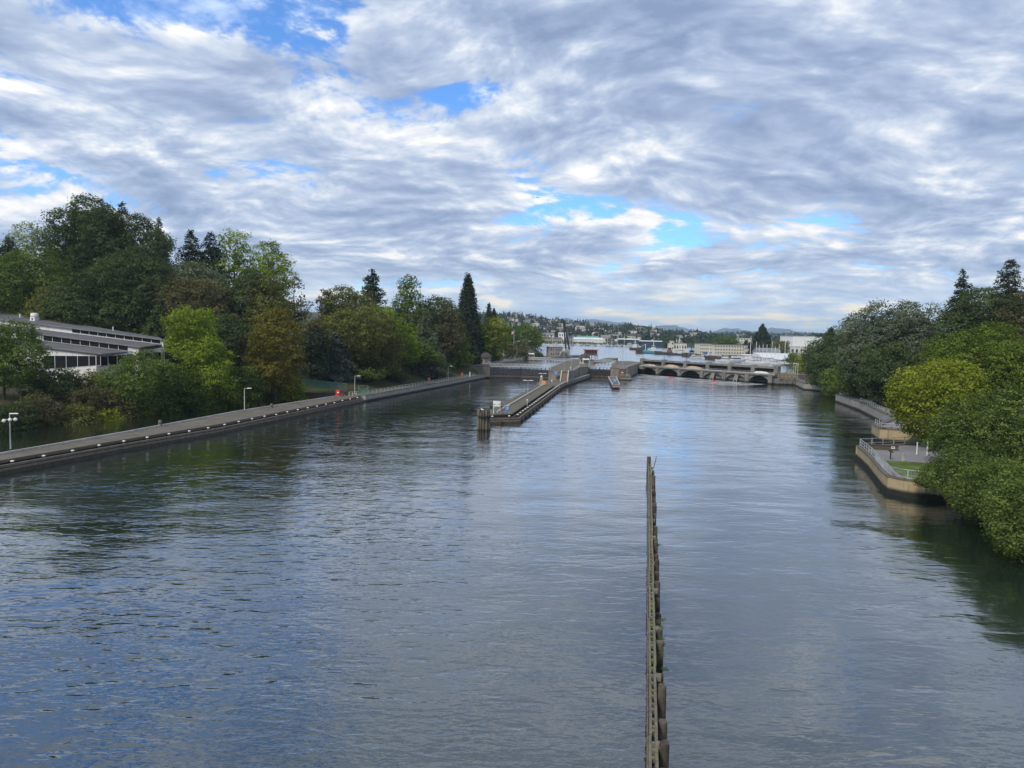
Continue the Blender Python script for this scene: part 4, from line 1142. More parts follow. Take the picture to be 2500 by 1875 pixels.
    # vents and flues on the top roof
    for px, py, rad, h, nm in ((85, 783, 0.85, 2.6, 'roof_vent'), (49, 770, 0.22, 0.7, 'flue'), (276, 803, 0.13, 0.9, 'flue')):
        p = loc(px, py, y3 + 4.0); p.z -= 0.5
        if nm == 'roof_vent':
            v = MB().box((p.x, p.y, p.z + 0.2), (1.9, 1.9, 0.9)).box((p.x, p.y, p.z + 1.0), (1.5, 1.5, 1.0), taper=0.999).build(nm, M['white_paint'], r)
            MB().lathe([(0.80, 1.5), (0.98, 1.65), (0.98, 2.2), (0.85, 2.5), (0.4, 2.6)], 14, (p.x, p.y, p.z)).build('cowl', M['white_paint'], v)
            MB().box((p.x, p.y - 0.78, p.z + 0.95), (0.5, 0.06, 0.5)).build('louvre', M['red_rust'], v)
        else:
            MB().lathe([(rad, 0), (rad, h), (rad * 1.3, h), (rad * 1.3, h + 0.2)], 10, (p.x, p.y, p.z)).build(nm, M['white_paint'], r)
    # downpipe at the front corner
    MB().tube([(pr.x + 0.12, y1 - 0.15, zb + 1), (pr.x + 0.12, y1 - 0.15, top_r.z)], 0.11, 6).build('downpipe', M['white_paint'], r)
    return r
pavilion()

def lamp_post(p, h, label, arm=1.3, ang=0.0, m='galvanised', r0=0.09, head=True, double=False, group=None):
    r = empty('lamp_post', p, ang, label, 'lamp', group)
    MB().tube([(0, 0, 0), (0, 0, h * 0.5), (0, 0, h)], [r0, r0 * 0.85, r0 * 0.65], 8).build('pole', M[m], r)
    MB().lathe([(r0 * 2, 0), (r0 * 2, 0.12), (r0 * 1.2, 0.2)], 8).build('base', M[m], r)
    for s in ((1, -1) if double else (1,)):
        if head:
            MB().beam((0, 0, h - 0.05), (s * arm * 0.55, 0, h + 0.05), 0.07, 0.07).build('arm', M[m], r)
            MB().box((s * arm * 0.85, 0, h + 0.05), (arm * 0.7, 0.32, 0.14), bev=0.04).build('lamp_head', M['white_paint'], r)
    return r
def lamp_at(px, py0, py1, z, label, **kw):
    p = G(px, py0, z); t = AT(px, py1, p.y)
    return lamp_post(p, max(2.0, t.z - z), label, **kw)
lamp_at(597, 1003, 948, LOW, 'single arm lamp post on the timber pier near its middle', m='cream_paint')
lamp_at(866, 962, 918, LOW, 'lamp post beside the green fence panel', m='cream_paint')
lamp_at(1094, 928, 894, LOW, 'thin lamp post by the approach wall below the leafy shrubs', r0=0.07)
lamp_at(1172, 884, 833, HIGH, 'tall lamp post at the near corner beside the first domed house', arm=2.0)
lamp_at(1218, 878, 848, HIGH, 'bare thin mast between the two domed houses', head=False)
lamp_at(1285, 872, 833, HIGH, 'tall lamp post beside the farther domed house', arm=2.0)
lamp_at(1257, 877, 833, HIGH, 'tall pale lamp post against the dark shrubs', arm=2.0, r0=0.12)
lamp_at(1261, 874, 836, HIGH, 'thick grey utility pole next to the pale lamp post', head=False, m='concrete_pale', r0=0.22)
lamp_at(1377, 906, 855, HIGH, 'thin pole at the front corner of the lock island', head=False, r0=0.07)
lamp_at(1394, 903, 858, HIGH, 'thin pole above the brown ramp', head=False, r0=0.07)
lamp_at(1415, 893, 846, HIGH, 'thin tall pole on the island beside the small lock', head=False, r0=0.07)
lamp_at(1520, 889, 848, HIGH, 'tall grey pole on the lock pier', head=False, r0=0.13)
lamp_at(1508, 886, 872, HIGH, 'short dark signal pole on the lock pier', head=False, m='steel_black', r0=0.1)
# T shaped lamps on the middle pier
def t_lamp(px, py0, py1, z, w, label):
    p = G(px, py0, z); t = AT(px, py1, p.y); h = t.z - z
    r = empty('bar_lamp', p, 0.1, label, 'lamp')
    MB().tube([(0, 0, 0), (0, 0, h)], [0.07, 0.05], 6).build('pole', M['galvanised'], r)
    for s in (-1, 1): MB().box((s * w * 0.30, 0, h + 0.05), (w * 0.42, 0.28, 0.16), bev=0.03).build('lamp_head', M['white_paint'], r)
    MB().box((0, 0, h), (w * 0.3, 0.1, 0.1)).build('crossbar', M['galvanised'], r)
t_lamp(1288.5, 966, 929, LOW, 2.9, 'double headed bar lamp half way along the middle pier')
t_lamp(1324.5, 936, 912, LOW, 2.7, 'double headed bar lamp by the concrete obelisk')
def globe_lamp():
    p = G(26, 1096, LOW); h = AT(26, 1010, p.y).z - LOW
    r = empty('globe_lamp', p, 0.2, 'lamp post with white floodlights clustered below its arm at the near end of the pier', 'lamp')
    MB().tube([(0, 0, 0), (0, 0, h)], [0.10, 0.07], 8).build('pole', M['galvanised'], r)
    MB().box((0.55, 0, h + 0.02), (1.1, 0.3, 0.14), bev=0.04).build('lamp_head', M['white_paint'], r)
    MB().beam((-0.75, 0, h - 0.85), (0.75, 0, h - 0.75), 0.07, 0.07).build('crossbar', M['galvanised'], r)
    for x, z in ((-0.75, -0.95), (0.05, -0.8), (0.75, -0.75)):
        MB().lathe([(0.10, 0.18), (0.24, 0.02), (0.26, -0.14), (0.16, -0.28), (0.05, -0.32)], 10, (x, -0.05, h + z)).build('floodlight', M['white_paint'], r)
globe_lamp()
def bollard(px, py, label, h=1.15, rad=0.33):
    p = G(px, py, LOW); r = empty('timber_bollard', p, 0, label, 'bollard')
    MB().lathe([(rad, -0.3), (rad * 0.98, h * 0.7), (rad * 0.95, h - 0.12), (rad * 0.7, h)], 12).build('post', M['timber_moss'], r)
    MB().lathe([(rad * 1.06, h * 0.45), (rad * 1.06, h * 0.52)], 12).build('iron_band', M['steel_black'], r)
bollard(391, 1041, 'stout timber bollard on the near half of the long pier')
bollard(663, 996, 'stout timber bollard on the far half of the long pier', 1.0)
def rope():
    a = G(12, 1115, LOW); b = G(56, 1126, 1.0)
    pts = [a + Vector((0, 0, 0.05))]
    for t in (0.25, 0.5, 0.75): q = a.lerp(b, t); q.z -= 0.5 * math.sin(PI * t) * 0.6; pts.append(q)
    pts.append(b + Vector((0, 0, 0.2)))
    MB().tube(pts, 0.04, 6).build('mooring_rope', M['rope'], None, label='slack brown mooring rope hanging from the pier edge to a white capped pile', cat='rope')
rope()
def cabinet():
    p = G(826, 968, LOW); r = empty('red_cabinet', p, -0.3, 'bright red cabinet standing at the far end of the timber pier', 'cabinet')
    MB().box((0, 0, 0.95), (1.2, 0.8, 1.7), bev=0.06).build('body', M['sign_red'], r)
    MB().box((0, 0, 0.05), (1.3, 0.9, 0.10)).build('plinth', M['concrete_pale'], r)
    MB().box((0.15, -0.41, 1.15), (0.55, 0.02, 0.3)).build('label_plate', M['white_paint'], r)
    MB().box((-0.35, -0.42, 0.95), (0.06, 0.05, 0.3)).build('handle', M['steel_black'], r)
    q = G(838, 966, LOW); r2 = empty('waste_bin', q, 0, 'small dark bin next to the red cabinet', 'bin')
    MB().lathe([(0.30, 0), (0.33, 0.8), (0.36, 0.82), (0.34, 0.9)], 10).build('drum', M['brown_paint'], r2)
    MB().lathe([(0.37, 0.9), (0.2, 1.02)], 10).build('lid', M['black_paint'], r2)
cabinet()
def life_ring(px, py, label, m):
    p = G(px, py, LOW + 0.1); r = empty('life_ring_post', p, 0.3, label, 'life ring')
    MB().box((0, 0, 0.7), (0.12, 0.12, 1.4)).build('post', M['white_paint'], r)
    MB().box((0, -0.08, 1.35), (0.9, 0.12, 1.1), bev=0.05).build('case', M[m], r)
    n = 14; MB().tube([(0.32 * math.cos(2 * PI * k / n), -0.2, 1.35 + 0.32 * math.sin(2 * PI * k / n)) for k in range(n + 1)], 0.08, 6).build('ring', M['orange_plastic'], r)
life_ring(1128, 922, 'red life ring case on the railing near the lock gate', 'sign_red')
life_ring(1047, 935, 'dark red life ring case half way along the approach railing', 'red_rust')
post('white_post', G(1147, 921, LOW), 0.35, 2.1, 'white_paint', 'white post at the end of the approach railing')
# fences by the bank
def mesh_fence(line, z, h, label, step=2.6, m='mesh_green', density=0.16):
    a0 = line[0]; zs = z if hasattr(z, '__len__') else [z] * len(line)
    r = empty('chain_link_fence', (a0[0], a0[1], 0), 0, label, 'fence')
    for i, (x, y, a) in enumerate(along(line, step)):
        zz = zs[0] + (zs[-1] - zs[0]) * i * step / max(1e-6, sum((Vector(q) - Vector(p)).length for p, q in zip(line[:-1], line[1:])))
        MB().box((x - a0[0], y - a0[1], zz + h / 2), (0.08, 0.08, h)).build('post', M[m], r)
    mb = MB(); tt = 0.03
    for k, (p, q) in enumerate(zip(line[:-1], line[1:])):
        p, q = Vector(p) - Vector(a0), Vector(q) - Vector(a0); L = (q - p).length; n = int(L / density); za, zb = zs[k], zs[k + 1]
        t = (q - p) / L
        for j in range(n):
            u = p + t * (j * density); zc = za + (zb - za) * j / n
            e = min(1.0, (L - j * density) / h); v = u + t * h * e
            mb.beam((u.x, u.y, zc + 0.03), (v.x, v.y, zc + 0.03 + h * e), tt, tt)
            e2 = min(1.0, (j * density) / h); v2 = u - t * h * e2
            mb.beam((u.x, u.y, zc + 0.03), (v2.x, v2.y, zc + 0.03 + h * e2), tt, tt)
    mb.build('wire_mesh', M[m], r, kind='stuff')
    tp = MB()
    for k, (p, q) in enumerate(zip(line[:-1], line[1:])): tp.tube([(p[0] - a0[0], p[1] - a0[1], zs[k] + h), (q[0] - a0[0], q[1] - a0[1], zs[k + 1] + h)], 0.04, 5)
    tp.build('top_rail', M[m], r)
f0, f1 = Vector((-61.5, 203)), Vector((-46.5, 199.5))
mesh_fence([f0, f1], [3.4, 2.3], 2.3, 'green chain link fence on the low bank behind the pier end')
g0 = G(875, 965, LOW); g1 = G(899, 965, LOW)
mesh_fence([(g0.x, g0.y), (g1.x, g1.y)], LOW, 2.7, 'tall green mesh security gate where the pier meets the approach wall', 1.3, density=0.12)
h0, h1 = G(852, 967, LOW), G(874, 966, LOW)
railing('pier_end_railing', [(h0.x, h0.y), (h1.x, h1.y)], LOW, 1.1, 'short pale railing between the red cabinet and the green gate', 'cream_paint', 1.1, (0.5, 1.0), 0.05)
wall('retaining_wall', [(-66, 196.0), (-58, 198.0), (-47, 197.5)], -2, 2.1, 0.6, 'timber_dark', 'dark low retaining wall at the head of the lagoon', 'wall', 1, 5)

# ------------------------------------------------------------------ signs and small things on the middle pier
def flat_arrow(mb, cx, cz, s, y, w=0.5):
    """horizontal arrow, pointing along s (+1 right)"""
    mb.box((cx - s * 0.04, y, cz), (w * 0.6, 0.015, 0.07))
    V = [(cx + s * w * 0.5, y - 0.0075, cz), (cx + s * 0.02, y - 0.0075, cz + 0.17), (cx + s * 0.11, y - 0.0075, cz), (cx + s * 0.02, y - 0.0075, cz - 0.17)]
    V += [(a, b + 0.015, c) for a, b, c in V]
    mb.add(V, [(0, 1, 2, 3), (4, 5, 6, 7), (0, 1, 5, 4), (1, 2, 6, 5), (2, 3, 7, 6), (3, 0, 4, 7)])
def arrow_sign():
    p = G(1205, 1010, LOW); Y = p.y
    b0, b1 = AT(1204, 992, Y), AT(1222, 979, Y)
    r = empty('arrow_sign', p, 0, 'white board with two opposed black arrows at the tip of the middle pier', 'sign')
    w, h = b1.x - b0.x, b1.z - b0.z; cx, cz = (b0.x + b1.x) / 2 - p.x, (b0.z + b1.z) / 2 - LOW
    MB().box((cx, 0, cz), (w, 0.06, h)).build('board', M['white_paint'], r)
    mb = MB(); flat_arrow(mb, cx - w * 0.28, cz - h * 0.12, -1, -0.042, 0.62); mb.build('arrow', M['black_paint'], r)
    mb = MB(); flat_arrow(mb, cx + w * 0.28, cz - h * 0.12, 1, -0.042, 0.62); mb.build('arrow', M['black_paint'], r)
    MB().box((0.0, 0.08, cz / 2 + h * 0.2), (0.12, 0.1, cz + h * 0.4)).build('post', M['white_paint'], r)
    MB().box((cx + w * 0.46, 0.08, cz / 2), (0.10, 0.1, cz)).build('post', M['galvanised'], r)
    return p
arrow_sign()
def signal(px, py, m, label):
    p = G(px, 1010, LOW); z = AT(px, py, p.y).z
    r = empty('signal_lamp', p, 0, label, 'signal')
    MB().tube([(0, 0.1, 0), (0, 0.1, z - LOW)], 0.05, 6).build('post', M['galvanised'], r)
    MB().box((0, 0, z - LOW), (0.55, 0.35, 0.6), bev=0.08).build('housing', M['black_paint'], r)
    n = 12; MB().add([(0.2 * math.cos(2 * PI * k / n), -0.19, z - LOW + 0.2 * math.sin(2 * PI * k / n)) for k in range(n)], [tuple(range(n))]).build('lens', M[m], r)
    if m == 'sign_red': MB().box((0, 0.0, z - LOW + 0.36), (0.6, 0.3, 0.10)).build('hood', M['sign_red'], r)
signal(1198.5, 994, 'black_paint', 'black signal lamp on the bank side of the arrow sign')
signal(1223.5, 994, 'sign_red', 'red signal lamp on the spillway side of the arrow sign')
def blue_sign(px0, py0, px1, py1, z, label, base=None, posts=True, Y=None):
    cxp = (px0 + px1) / 2
    p = G(cxp, base, z) if base else AT(cxp, py1, Y)
    Y = p.y; a, b = AT(px0, py1, Y), AT(px1, py0, Y)
    z0 = z if base else a.z
    r = empty('blue_sign', (p.x, p.y, z0), 0, label, 'sign')
    w, h = b.x - a.x, b.z - a.z; cx, cz = (a.x + b.x) / 2 - p.x, (a.z + b.z) / 2 - z0
    MB().box((cx, 0, cz), (w, 0.08, h)).build('board', M['sign_blue'], r)
    MB().box((cx, -0.005, cz + h * 0.5 + 0.04), (w, 0.09, 0.08)).build('top_edge', M['white_paint'], r)
    for k in range(3): MB().box((cx + (0.0, 0.06, -0.08)[k] * w, -0.045, cz + h * (0.22 - 0.22 * k)), (w * (0.62, 0.5, 0.56)[k], 0.012, h * 0.07)).build('print_line', M['white_paint'], r)
    if posts:
        for s in (-0.4, 0.4): MB().box((cx + s * w, 0.08, (cz + h * 0.4) / 2), (0.07, 0.07, cz + h * 0.4)).build('post', M['galvanised'], r)
blue_sign(1232, 991, 1244, 1002, LOW, 'blue notice on two thin legs near the tip of the middle pier', base=1012)
blue_sign(1351.5, 908, 1362.5, 915, LOW, 'blue notice board fixed to the end wall of the lock island', posts=False, Y=274.8)
blue_sign(1495, 927, 1507.5, 933.5, LOW, 'blue notice on the tip of the narrow low pier', base=935)
def small_sign():
    p = G(1502, 915, LOW); z = 2.0
    r = empty('warning_sign', (48.2, 310.8, LOW), 0, 'small red and white warning sign at the lock pier foot', 'sign')
    MB().box((0, 0, 0.9), (0.08, 0.08, 1.8)).build('post', M['galvanised'], r)
    MB().box((0, -0.06, 1.4), (0.9, 0.05, 0.7)).build('board', M['sign_red'], r); MB().box((0, -0.06, 1.9), (0.9, 0.05, 0.28)).build('header', M['white_paint'], r)
    q = empty('lock_pillar', (47.2, 313.2, LOW), 0, 'brown square pillar in front of the lock pier', 'pillar')
    MB().box((1.2, 0, 1.75), (2.6, 0.7, 3.5)).build('shaft', M['brown_paint'], q); MB().box((1.2, 0, 3.58), (2.9, 0.9, 0.14)).build('cap', M['concrete_pale'], q)
small_sign()
def ball_post():
    p = G(1287, 990, LOW); r = empty('ball_lamp', p, 0, 'short white post with a round lamp on the plank deck', 'lamp')
    MB().tube([(0, 0, 0), (0, 0, 1.2)], 0.06, 6).build('post', M['white_paint'], r)
    MB().lathe([(0.05, 1.2), (0.18, 1.3), (0.2, 1.42), (0.12, 1.55), (0.03, 1.6)], 10).build('globe', M['white_paint'], r)
ball_post()
def obelisk():
    p = G(1321, 940, LOW); h = AT(1321, 919.5, p.y).z - LOW
    r = empty('concrete_obelisk', p, 0.1, 'grey concrete obelisk with a white light on top where the plank pier ends', 'obelisk')
    MB().box((0, 0, 0.2), (1.5, 1.5, 0.4)).build('plinth', M['concrete_pale'], r)
    MB().box((0, 0, 0.4 + (h - 0.6) / 2), (1.15, 1.15, h - 0.6), taper=0.62).build('shaft', M['concrete'], r)
    MB().lathe([(0.3, h - 0.2), (0.34, h), (0.2, h + 0.3), (0.05, h + 0.4)], 10).build('light', M['white_paint'], r)
    q = G(1327.5, 941, LOW); r2 = empty('orange_disc', q, 0, 'round orange marker board beside the concrete obelisk', 'marker')
    n = 18; z = 0.95; V = [(0.72 * math.cos(2 * PI * k / n), -0.04, z + 0.8 * math.sin(2 * PI * k / n)) for k in range(n)]; V += [(a, 0.04, c) for a, b, c in V]
    MB().add(V, [tuple(range(n)), tuple(range(2 * n - 1, n - 1, -1))] + [(k, (k + 1) % n, n + (k + 1) % n, n + k) for k in range(n)]).build('disc', M['orange_plastic'], r2)
    MB().box((0, 0.08, 0.5), (0.1, 0.08, 1.0)).build('leg', M['galvanised'], r2)
obelisk()
def cleat(px, py, z, label):
    p = G(px, py, z); r = empty('mooring_bollard', p, 0, label, 'bollard')
    MB().lathe([(0.28, 0), (0.22, 0.12), (0.17, 0.3), (0.2, 0.42), (0.3, 0.5), (0.28, 0.62), (0.1, 0.68)], 10).build('body', M['white_paint'], r)
    MB().lathe([(0.4, 0.003), (0.4, 0.06)], 10).build('base_plate', M['steel_black'], r)
cleat(1347, 932, LOW, 'white mooring bollard on the concrete landing')
cleat(1385, 930, LOW, 'white mooring bollard at the foot of the brown ramp')
cleat(1393, 900, HIGH, 'white topped bollard on the lock island near the ramp')
def gull(p, ang, label, s=1.0, m='gull'):
    r = empty('gull', p, ang, label, 'bird')
    mb = MB(); mb.tube([(-0.30 * s, 0, 0.16 * s), (-0.15 * s, 0, 0.17 * s), (0.02 * s, 0, 0.20 * s), (0.13 * s, 0, 0.27 * s), (0.17 * s, 0, 0.36 * s), (0.24 * s, 0, 0.37 * s)], [0.015 * s, 0.07 * s, 0.10 * s, 0.07 * s, 0.055 * s, 0.015 * s], 8); mb.build('body', M[m], r, smooth=True)
    MB().tube([(-0.34 * s, 0, 0.20 * s), (-0.1 * s, 0, 0.25 * s), (0.05 * s, 0, 0.24 * s)], [0.01 * s, 0.06 * s, 0.02 * s], 6).build('wings', M['galvanised'], r)
    for y in (-0.03, 0.03): MB().tube([(0, y * s, 0), (0, y * s, 0.14 * s)], 0.012 * s, 5).build('leg', M['orange_plastic'], r)
    MB().tube([(0.23 * s, 0, 0.365 * s), (0.29 * s, 0, 0.35 * s)], [0.014 * s, 0.004 * s], 5).build('beak', M['orange_plastic'], r)
c_ = G(1180, 1052); gull((c_.x - 0.35, c_.y + 0.5, 4.05), 2.6, 'white gull standing on the pile cluster', 1.25)
gull((*G(1250, 910, LOW).xy, LOW), 0.4, 'white gull on the landing', 1.3) if False else None

# ------------------------------------------------------------------ vegetation
def leaf_mat(name, c0, c1, trans=0.28):
    m = bpy.data.materials.new(name); m.use_nodes = True; t = m.node_tree; t.nodes.clear(); g = NT(t)
    at = g.n('ShaderNodeAttribute', attribute_name='tint')
    col = g.mix(at.outputs['Fac'], c0, c1)
    d = g.n('ShaderNodeBsdfDiffuse'); g.put(d.inputs[0], col)
    tr = g.n('ShaderNodeBsdfTranslucent'); g.put(tr.inputs[0], g.mix(1.0, col, (1.15, 1.25, 0.6), 'MULTIPLY'))
    mx = g.n('ShaderNodeMixShader'); mx.inputs[0].default_value = trans
    t.links.new(d.outputs[0], mx.inputs[1]); t.links.new(tr.outputs[0], mx.inputs[2])
    out = g.n('ShaderNodeOutputMaterial'); t.links.new(mx.outputs[0], out.inputs[0])
    M[name] = m
leaf_mat('leaf_dark', (0.042, 0.064, 0.028), (0.118, 0.156, 0.064))
leaf_mat('leaf_mid', (0.061, 0.097, 0.026), (0.166, 0.230, 0.056))
leaf_mat('leaf_bright', (0.109, 0.160, 0.020), (0.282, 0.358, 0.046))
leaf_mat('leaf_fresh', (0.070, 0.105, 0.020), (0.190, 0.250, 0.048))
leaf_mat('leaf_near', (0.056, 0.086, 0.024), (0.170, 0.225, 0.062))
leaf_mat('leaf_yellow', (0.125, 0.155, 0.018), (0.290, 0.325, 0.046))
leaf_mat('leaf_olive', (0.078, 0.088, 0.027), (0.205, 0.210, 0.068))
leaf_mat('leaf_brown', (0.066, 0.064, 0.032), (0.175, 0.158, 0.078))
leaf_mat('leaf_rust', (0.090, 0.086, 0.019), (0.235, 0.205, 0.046))
leaf_mat('leaf_grey', (0.075, 0.096, 0.060), (0.205, 0.240, 0.155))
leaf_mat('leaf_pale', (0.141, 0.173, 0.090), (0.333, 0.384, 0.205))
leaf_mat('needle_dark', (0.023, 0.037, 0.024), (0.067, 0.092, 0.054), 0.1)
leaf_mat('needle_green', (0.033, 0.055, 0.026), (0.100, 0.141, 0.059), 0.12)
leaf_mat('needle_blue', (0.064, 0.084, 0.074), (0.179, 0.211, 0.189), 0.12)

def leaf_quads(name, P, N, size, tint, m, rng, asp=0.62):
    n = len(P)
    r = rng.normal(size=(n, 3)); N = N / (np.linalg.norm(N, axis=1, keepdims=True) + 1e-9)
    u = np.cross(N, r); u /= np.linalg.norm(u, axis=1, keepdims=True) + 1e-9
    v = np.cross(N, u)
    s = size[:, None] if np.ndim(size) else size
    u = u * s * 0.5; v = v * s * 0.5 * asp
    bend = N * (s * 0.12)
    V = np.stack([P - u, P - v * 1.0 + bend, P + u, P + v * 1.0 + bend], 1).reshape(-1, 3)
    Fc = np.arange(n * 4).reshape(-1, 4)
    return np_mesh(name, V, Fc, m, tint)
def unit(rng, n):
    d = rng.normal(size=(n, 3)); return d / np.linalg.norm(d, axis=1, keepdims=True)
def lobed(rng, H, R, z0, leaf, dens=1.0, flat=1.0, lobes=None, conic=0.0, gap=0.0, droop=0.0, top=1.0):
    """leaf positions for a broad crown made of lobes, each lobe made of leafy sprays. Crown from z0 to H, radius R"""
    hz_ = (H - z0) / 2; cz = z0 + hz_
    nl = lobes or int(15 + R * 1.5)
    d = unit(rng, nl); d[:, 2] = d[:, 2] * 0.95 + 0.12
    rad = rng.uniform(0.48, 0.80, nl)
    L = np.stack([d[:, 0] * R * rad, d[:, 1] * R * rad, cz + d[:, 2] * hz_ * rad * 1.02], 1)
    f = (L[:, 2] - z0) / (H - z0)
    shrink = 1 - conic * np.clip(f, 0, 1)
    L[:, :2] *= shrink[:, None]
    lr = rng.uniform(0.24, 0.50, nl) * min(R, hz_ * 1.3) * (0.55 + 0.45 * shrink)
    L = np.vstack([L, [[0, 0, cz]]]); lr = np.append(lr, min(R, hz_) * 0.52)
    L = np.vstack([L, [[0, 0, H - lr[0] * 0.9 * top]]]); lr = np.append(lr, lr[0] * 0.85)
    Ps, Ns, Ts, Ss = [], [], [], []; ph = rng.uniform(0, 6)
    for i in range(len(L)):
        area = 4 * PI * lr[i] ** 2
        ns = max(12, int(area / (leaf * leaf * 5.6) * dens))     # sprays
        sd = unit(rng, ns); sd[:, 2] *= 0.85 * flat
        C0 = L[i] + sd * lr[i] * rng.uniform(0.70, 1.16, (ns, 1))
        dist = np.linalg.norm(C0[:, None, :] - L[None], axis=2) / lr[None]
        dist[:, i] = 9
        keep = (dist.min(1) > 0.80) | (rng.random(ns) < 0.10)
        if gap: keep &= rng.random(ns) > gap
        C0, sd = C0[keep], sd[keep]
        if not len(C0): continue
        k = 14
        sp = rng.normal(size=(len(C0), k, 3)) * leaf * np.array([1.15, 1.15, 0.55]) * rng.uniform(0.7, 1.4, (len(C0), 1, 1))
        P = (C0[:, None, :] + sp).reshape(-1, 3)
        P[:, 2] -= droop * np.abs(rng.normal(size=len(P)))
        N = np.repeat(sd, k, 0) * 0.7 + np.array([0, 0, 0.55]) + rng.normal(size=(len(P), 3)) * 0.55
        tl = rng.uniform(-0.24, 0.24)
        T = 0.42 + tl + np.repeat(rng.normal(0, 0.24, len(C0)), k) + rng.normal(0, 0.14, len(P)) + sp.reshape(-1, 3)[:, 2] * 0.25 / leaf * 0.3
        T = T + 0.13 * np.sin(P[:, 0] * 1.7 / R * 2 + P[:, 2] * 2.3 / R + ph) * np.cos(P[:, 1] * 3.1 / R + ph)
        Ps.append(P); Ns.append(N); Ts.append(T); Ss.append(rng.uniform(0.5, 1.4, len(P)) * leaf)
    # loose inner leaves so that the crown is not hollow
    ni = int(R * R * hz_ / leaf ** 3 * 0.035 * dens)
    dd = unit(rng, ni) * rng.uniform(0.05, 0.75, (ni, 1)) ** 0.6
    P = dd * np.array([R, R, hz_]) + np.array([0, 0, cz]); fz = np.clip((P[:, 2] - z0) / (H - z0), 0, 1)
    P[:, :2] *= (1 - conic * fz)[:, None]
    Ps.append(P); Ns.append(unit(rng, ni)); Ts.append(rng.uniform(0.1, 0.6, ni)); Ss.append(np.full(ni, leaf * 2.2))
    return np.vstack(Ps), np.vstack(Ns), np.concatenate(Ts), np.concatenate(Ss)
def whorled(rng, H, R, z0, leaf, power=0.9, per=7, gap_z=0.9, droop=0.25, dens=1.0, flat=0.35, ragged=0.3, top_r=0.02):
    """conifer: tiers of boughs carrying flat sprays"""
    Ps, Ns, Ts, Ss = [], [], [], []
    z = z0; B = []
    while z < H - 0.2:
        t = (z - z0) / (H - z0)
        r = R * max(top_r, (1 - t) ** power)
        nb = max(4, int(per * (0.5 + 0.5 * (1 - t))))
        a0 = rng.uniform(0, 2 * PI)
        for k in range(nb):
            a = a0 + 2 * PI * k / nb + rng.normal(0, 0.25)
            l = r * rng.uniform(1 - ragged, 1.08)
            zz = z + rng.normal(0, gap_z * 0.3)
            n = max(4, int(l / (leaf * 0.36) * dens)); s = np.linspace(0.12, 1, n)
            w = leaf * 0.5 + 0.26 * l * np.sin(PI * np.clip(s, 0, 1) ** 0.8)
            rise = 0.35 * l * s * (1 if droop < 0 else 0.3)
            cz = zz + rise - droop * l * s ** 2
            tb = rng.normal(0, 0.14)
            for q in range(5):
                off = rng.normal(size=n) * w * 0.9
                x = np.cos(a) * l * s - np.sin(a) * off; y = np.sin(a) * l * s + np.cos(a) * off
                Ps.append(np.stack([x, y, cz + rng.normal(0, leaf * (0.3 + flat), n) - np.abs(off) * 0.3], 1))
                nn = np.stack([np.cos(a) * 0.35 + 0 * s, np.sin(a) * 0.35 + 0 * s, 0 * s + 0.9], 1) + rng.normal(size=(n, 3)) * 0.35
                Ns.append(nn); Ts.append(0.38 + tb + s * 0.16 + rng.normal(0, 0.12, n)); Ss.append(rng.uniform(0.8, 1.5, n) * leaf)
            B.append(((0, 0, zz), (math.cos(a) * l * 0.8, math.sin(a) * l * 0.8, float(cz[int(n * 0.8)] if n > 4 else cz[-1]))))
        z += gap_z * rng.uniform(0.75, 1.2)
    return np.vstack(Ps), np.vstack(Ns), np.concatenate(Ts), np.concatenate(Ss), B
def trunk_mesh(rng, H, r, z0, R, limbs=6, m='bark', lean=0.0, extra=None, multi=1):
    mb = MB()
    tops = []
    for k in range(multi):
        a = rng.uniform(0, 2 * PI); sp = (R * 0.35 if multi > 1 else lean * H)
        n = 6; pts = []
        for i in range(n):
            t = i / (n - 1); pts.append((math.cos(a) * sp * t * t + rng.normal(0, r * 0.25) * (t > 0), math.sin(a) * sp * t * t + rng.normal(0, r * 0.25) * (t > 0), -0.6 + (H * 0.86 + 0.6) * t))
        mb.tube(pts, [r * (1.25 - 1.05 * i / (n - 1)) / math.sqrt(multi) for i in range(n)], 8)
        tops.append(pts)
    for k in range(limbs):
        base = tops[k % multi]; t = rng.uniform(0.28, 0.75); i = int(t * 5); p = Vector(base[i]).lerp(Vector(base[min(i + 1, 5)]), t * 5 - i)
        a = rng.uniform(0, 2 * PI); l = R * rng.uniform(0.5, 0.85)
        q = p + Vector((math.cos(a) * l * 0.5, math.sin(a) * l * 0.5, l * 0.32)); e = p + Vector((math.cos(a) * l, math.sin(a) * l, l * rng.uniform(0.35, 0.75)))
        w = r * (1 - t) * 0.75
        mb.tube([p, q, e], [w, w * 0.6, w * 0.2], 6)
    if extra:
        for a, b in extra: mb.tube([a, b], [r * 0.22, r * 0.06], 4, cap=False)
    return mb.mesh('trunk', M[m])
TREE_N = [0]
LEAFK = 1.0
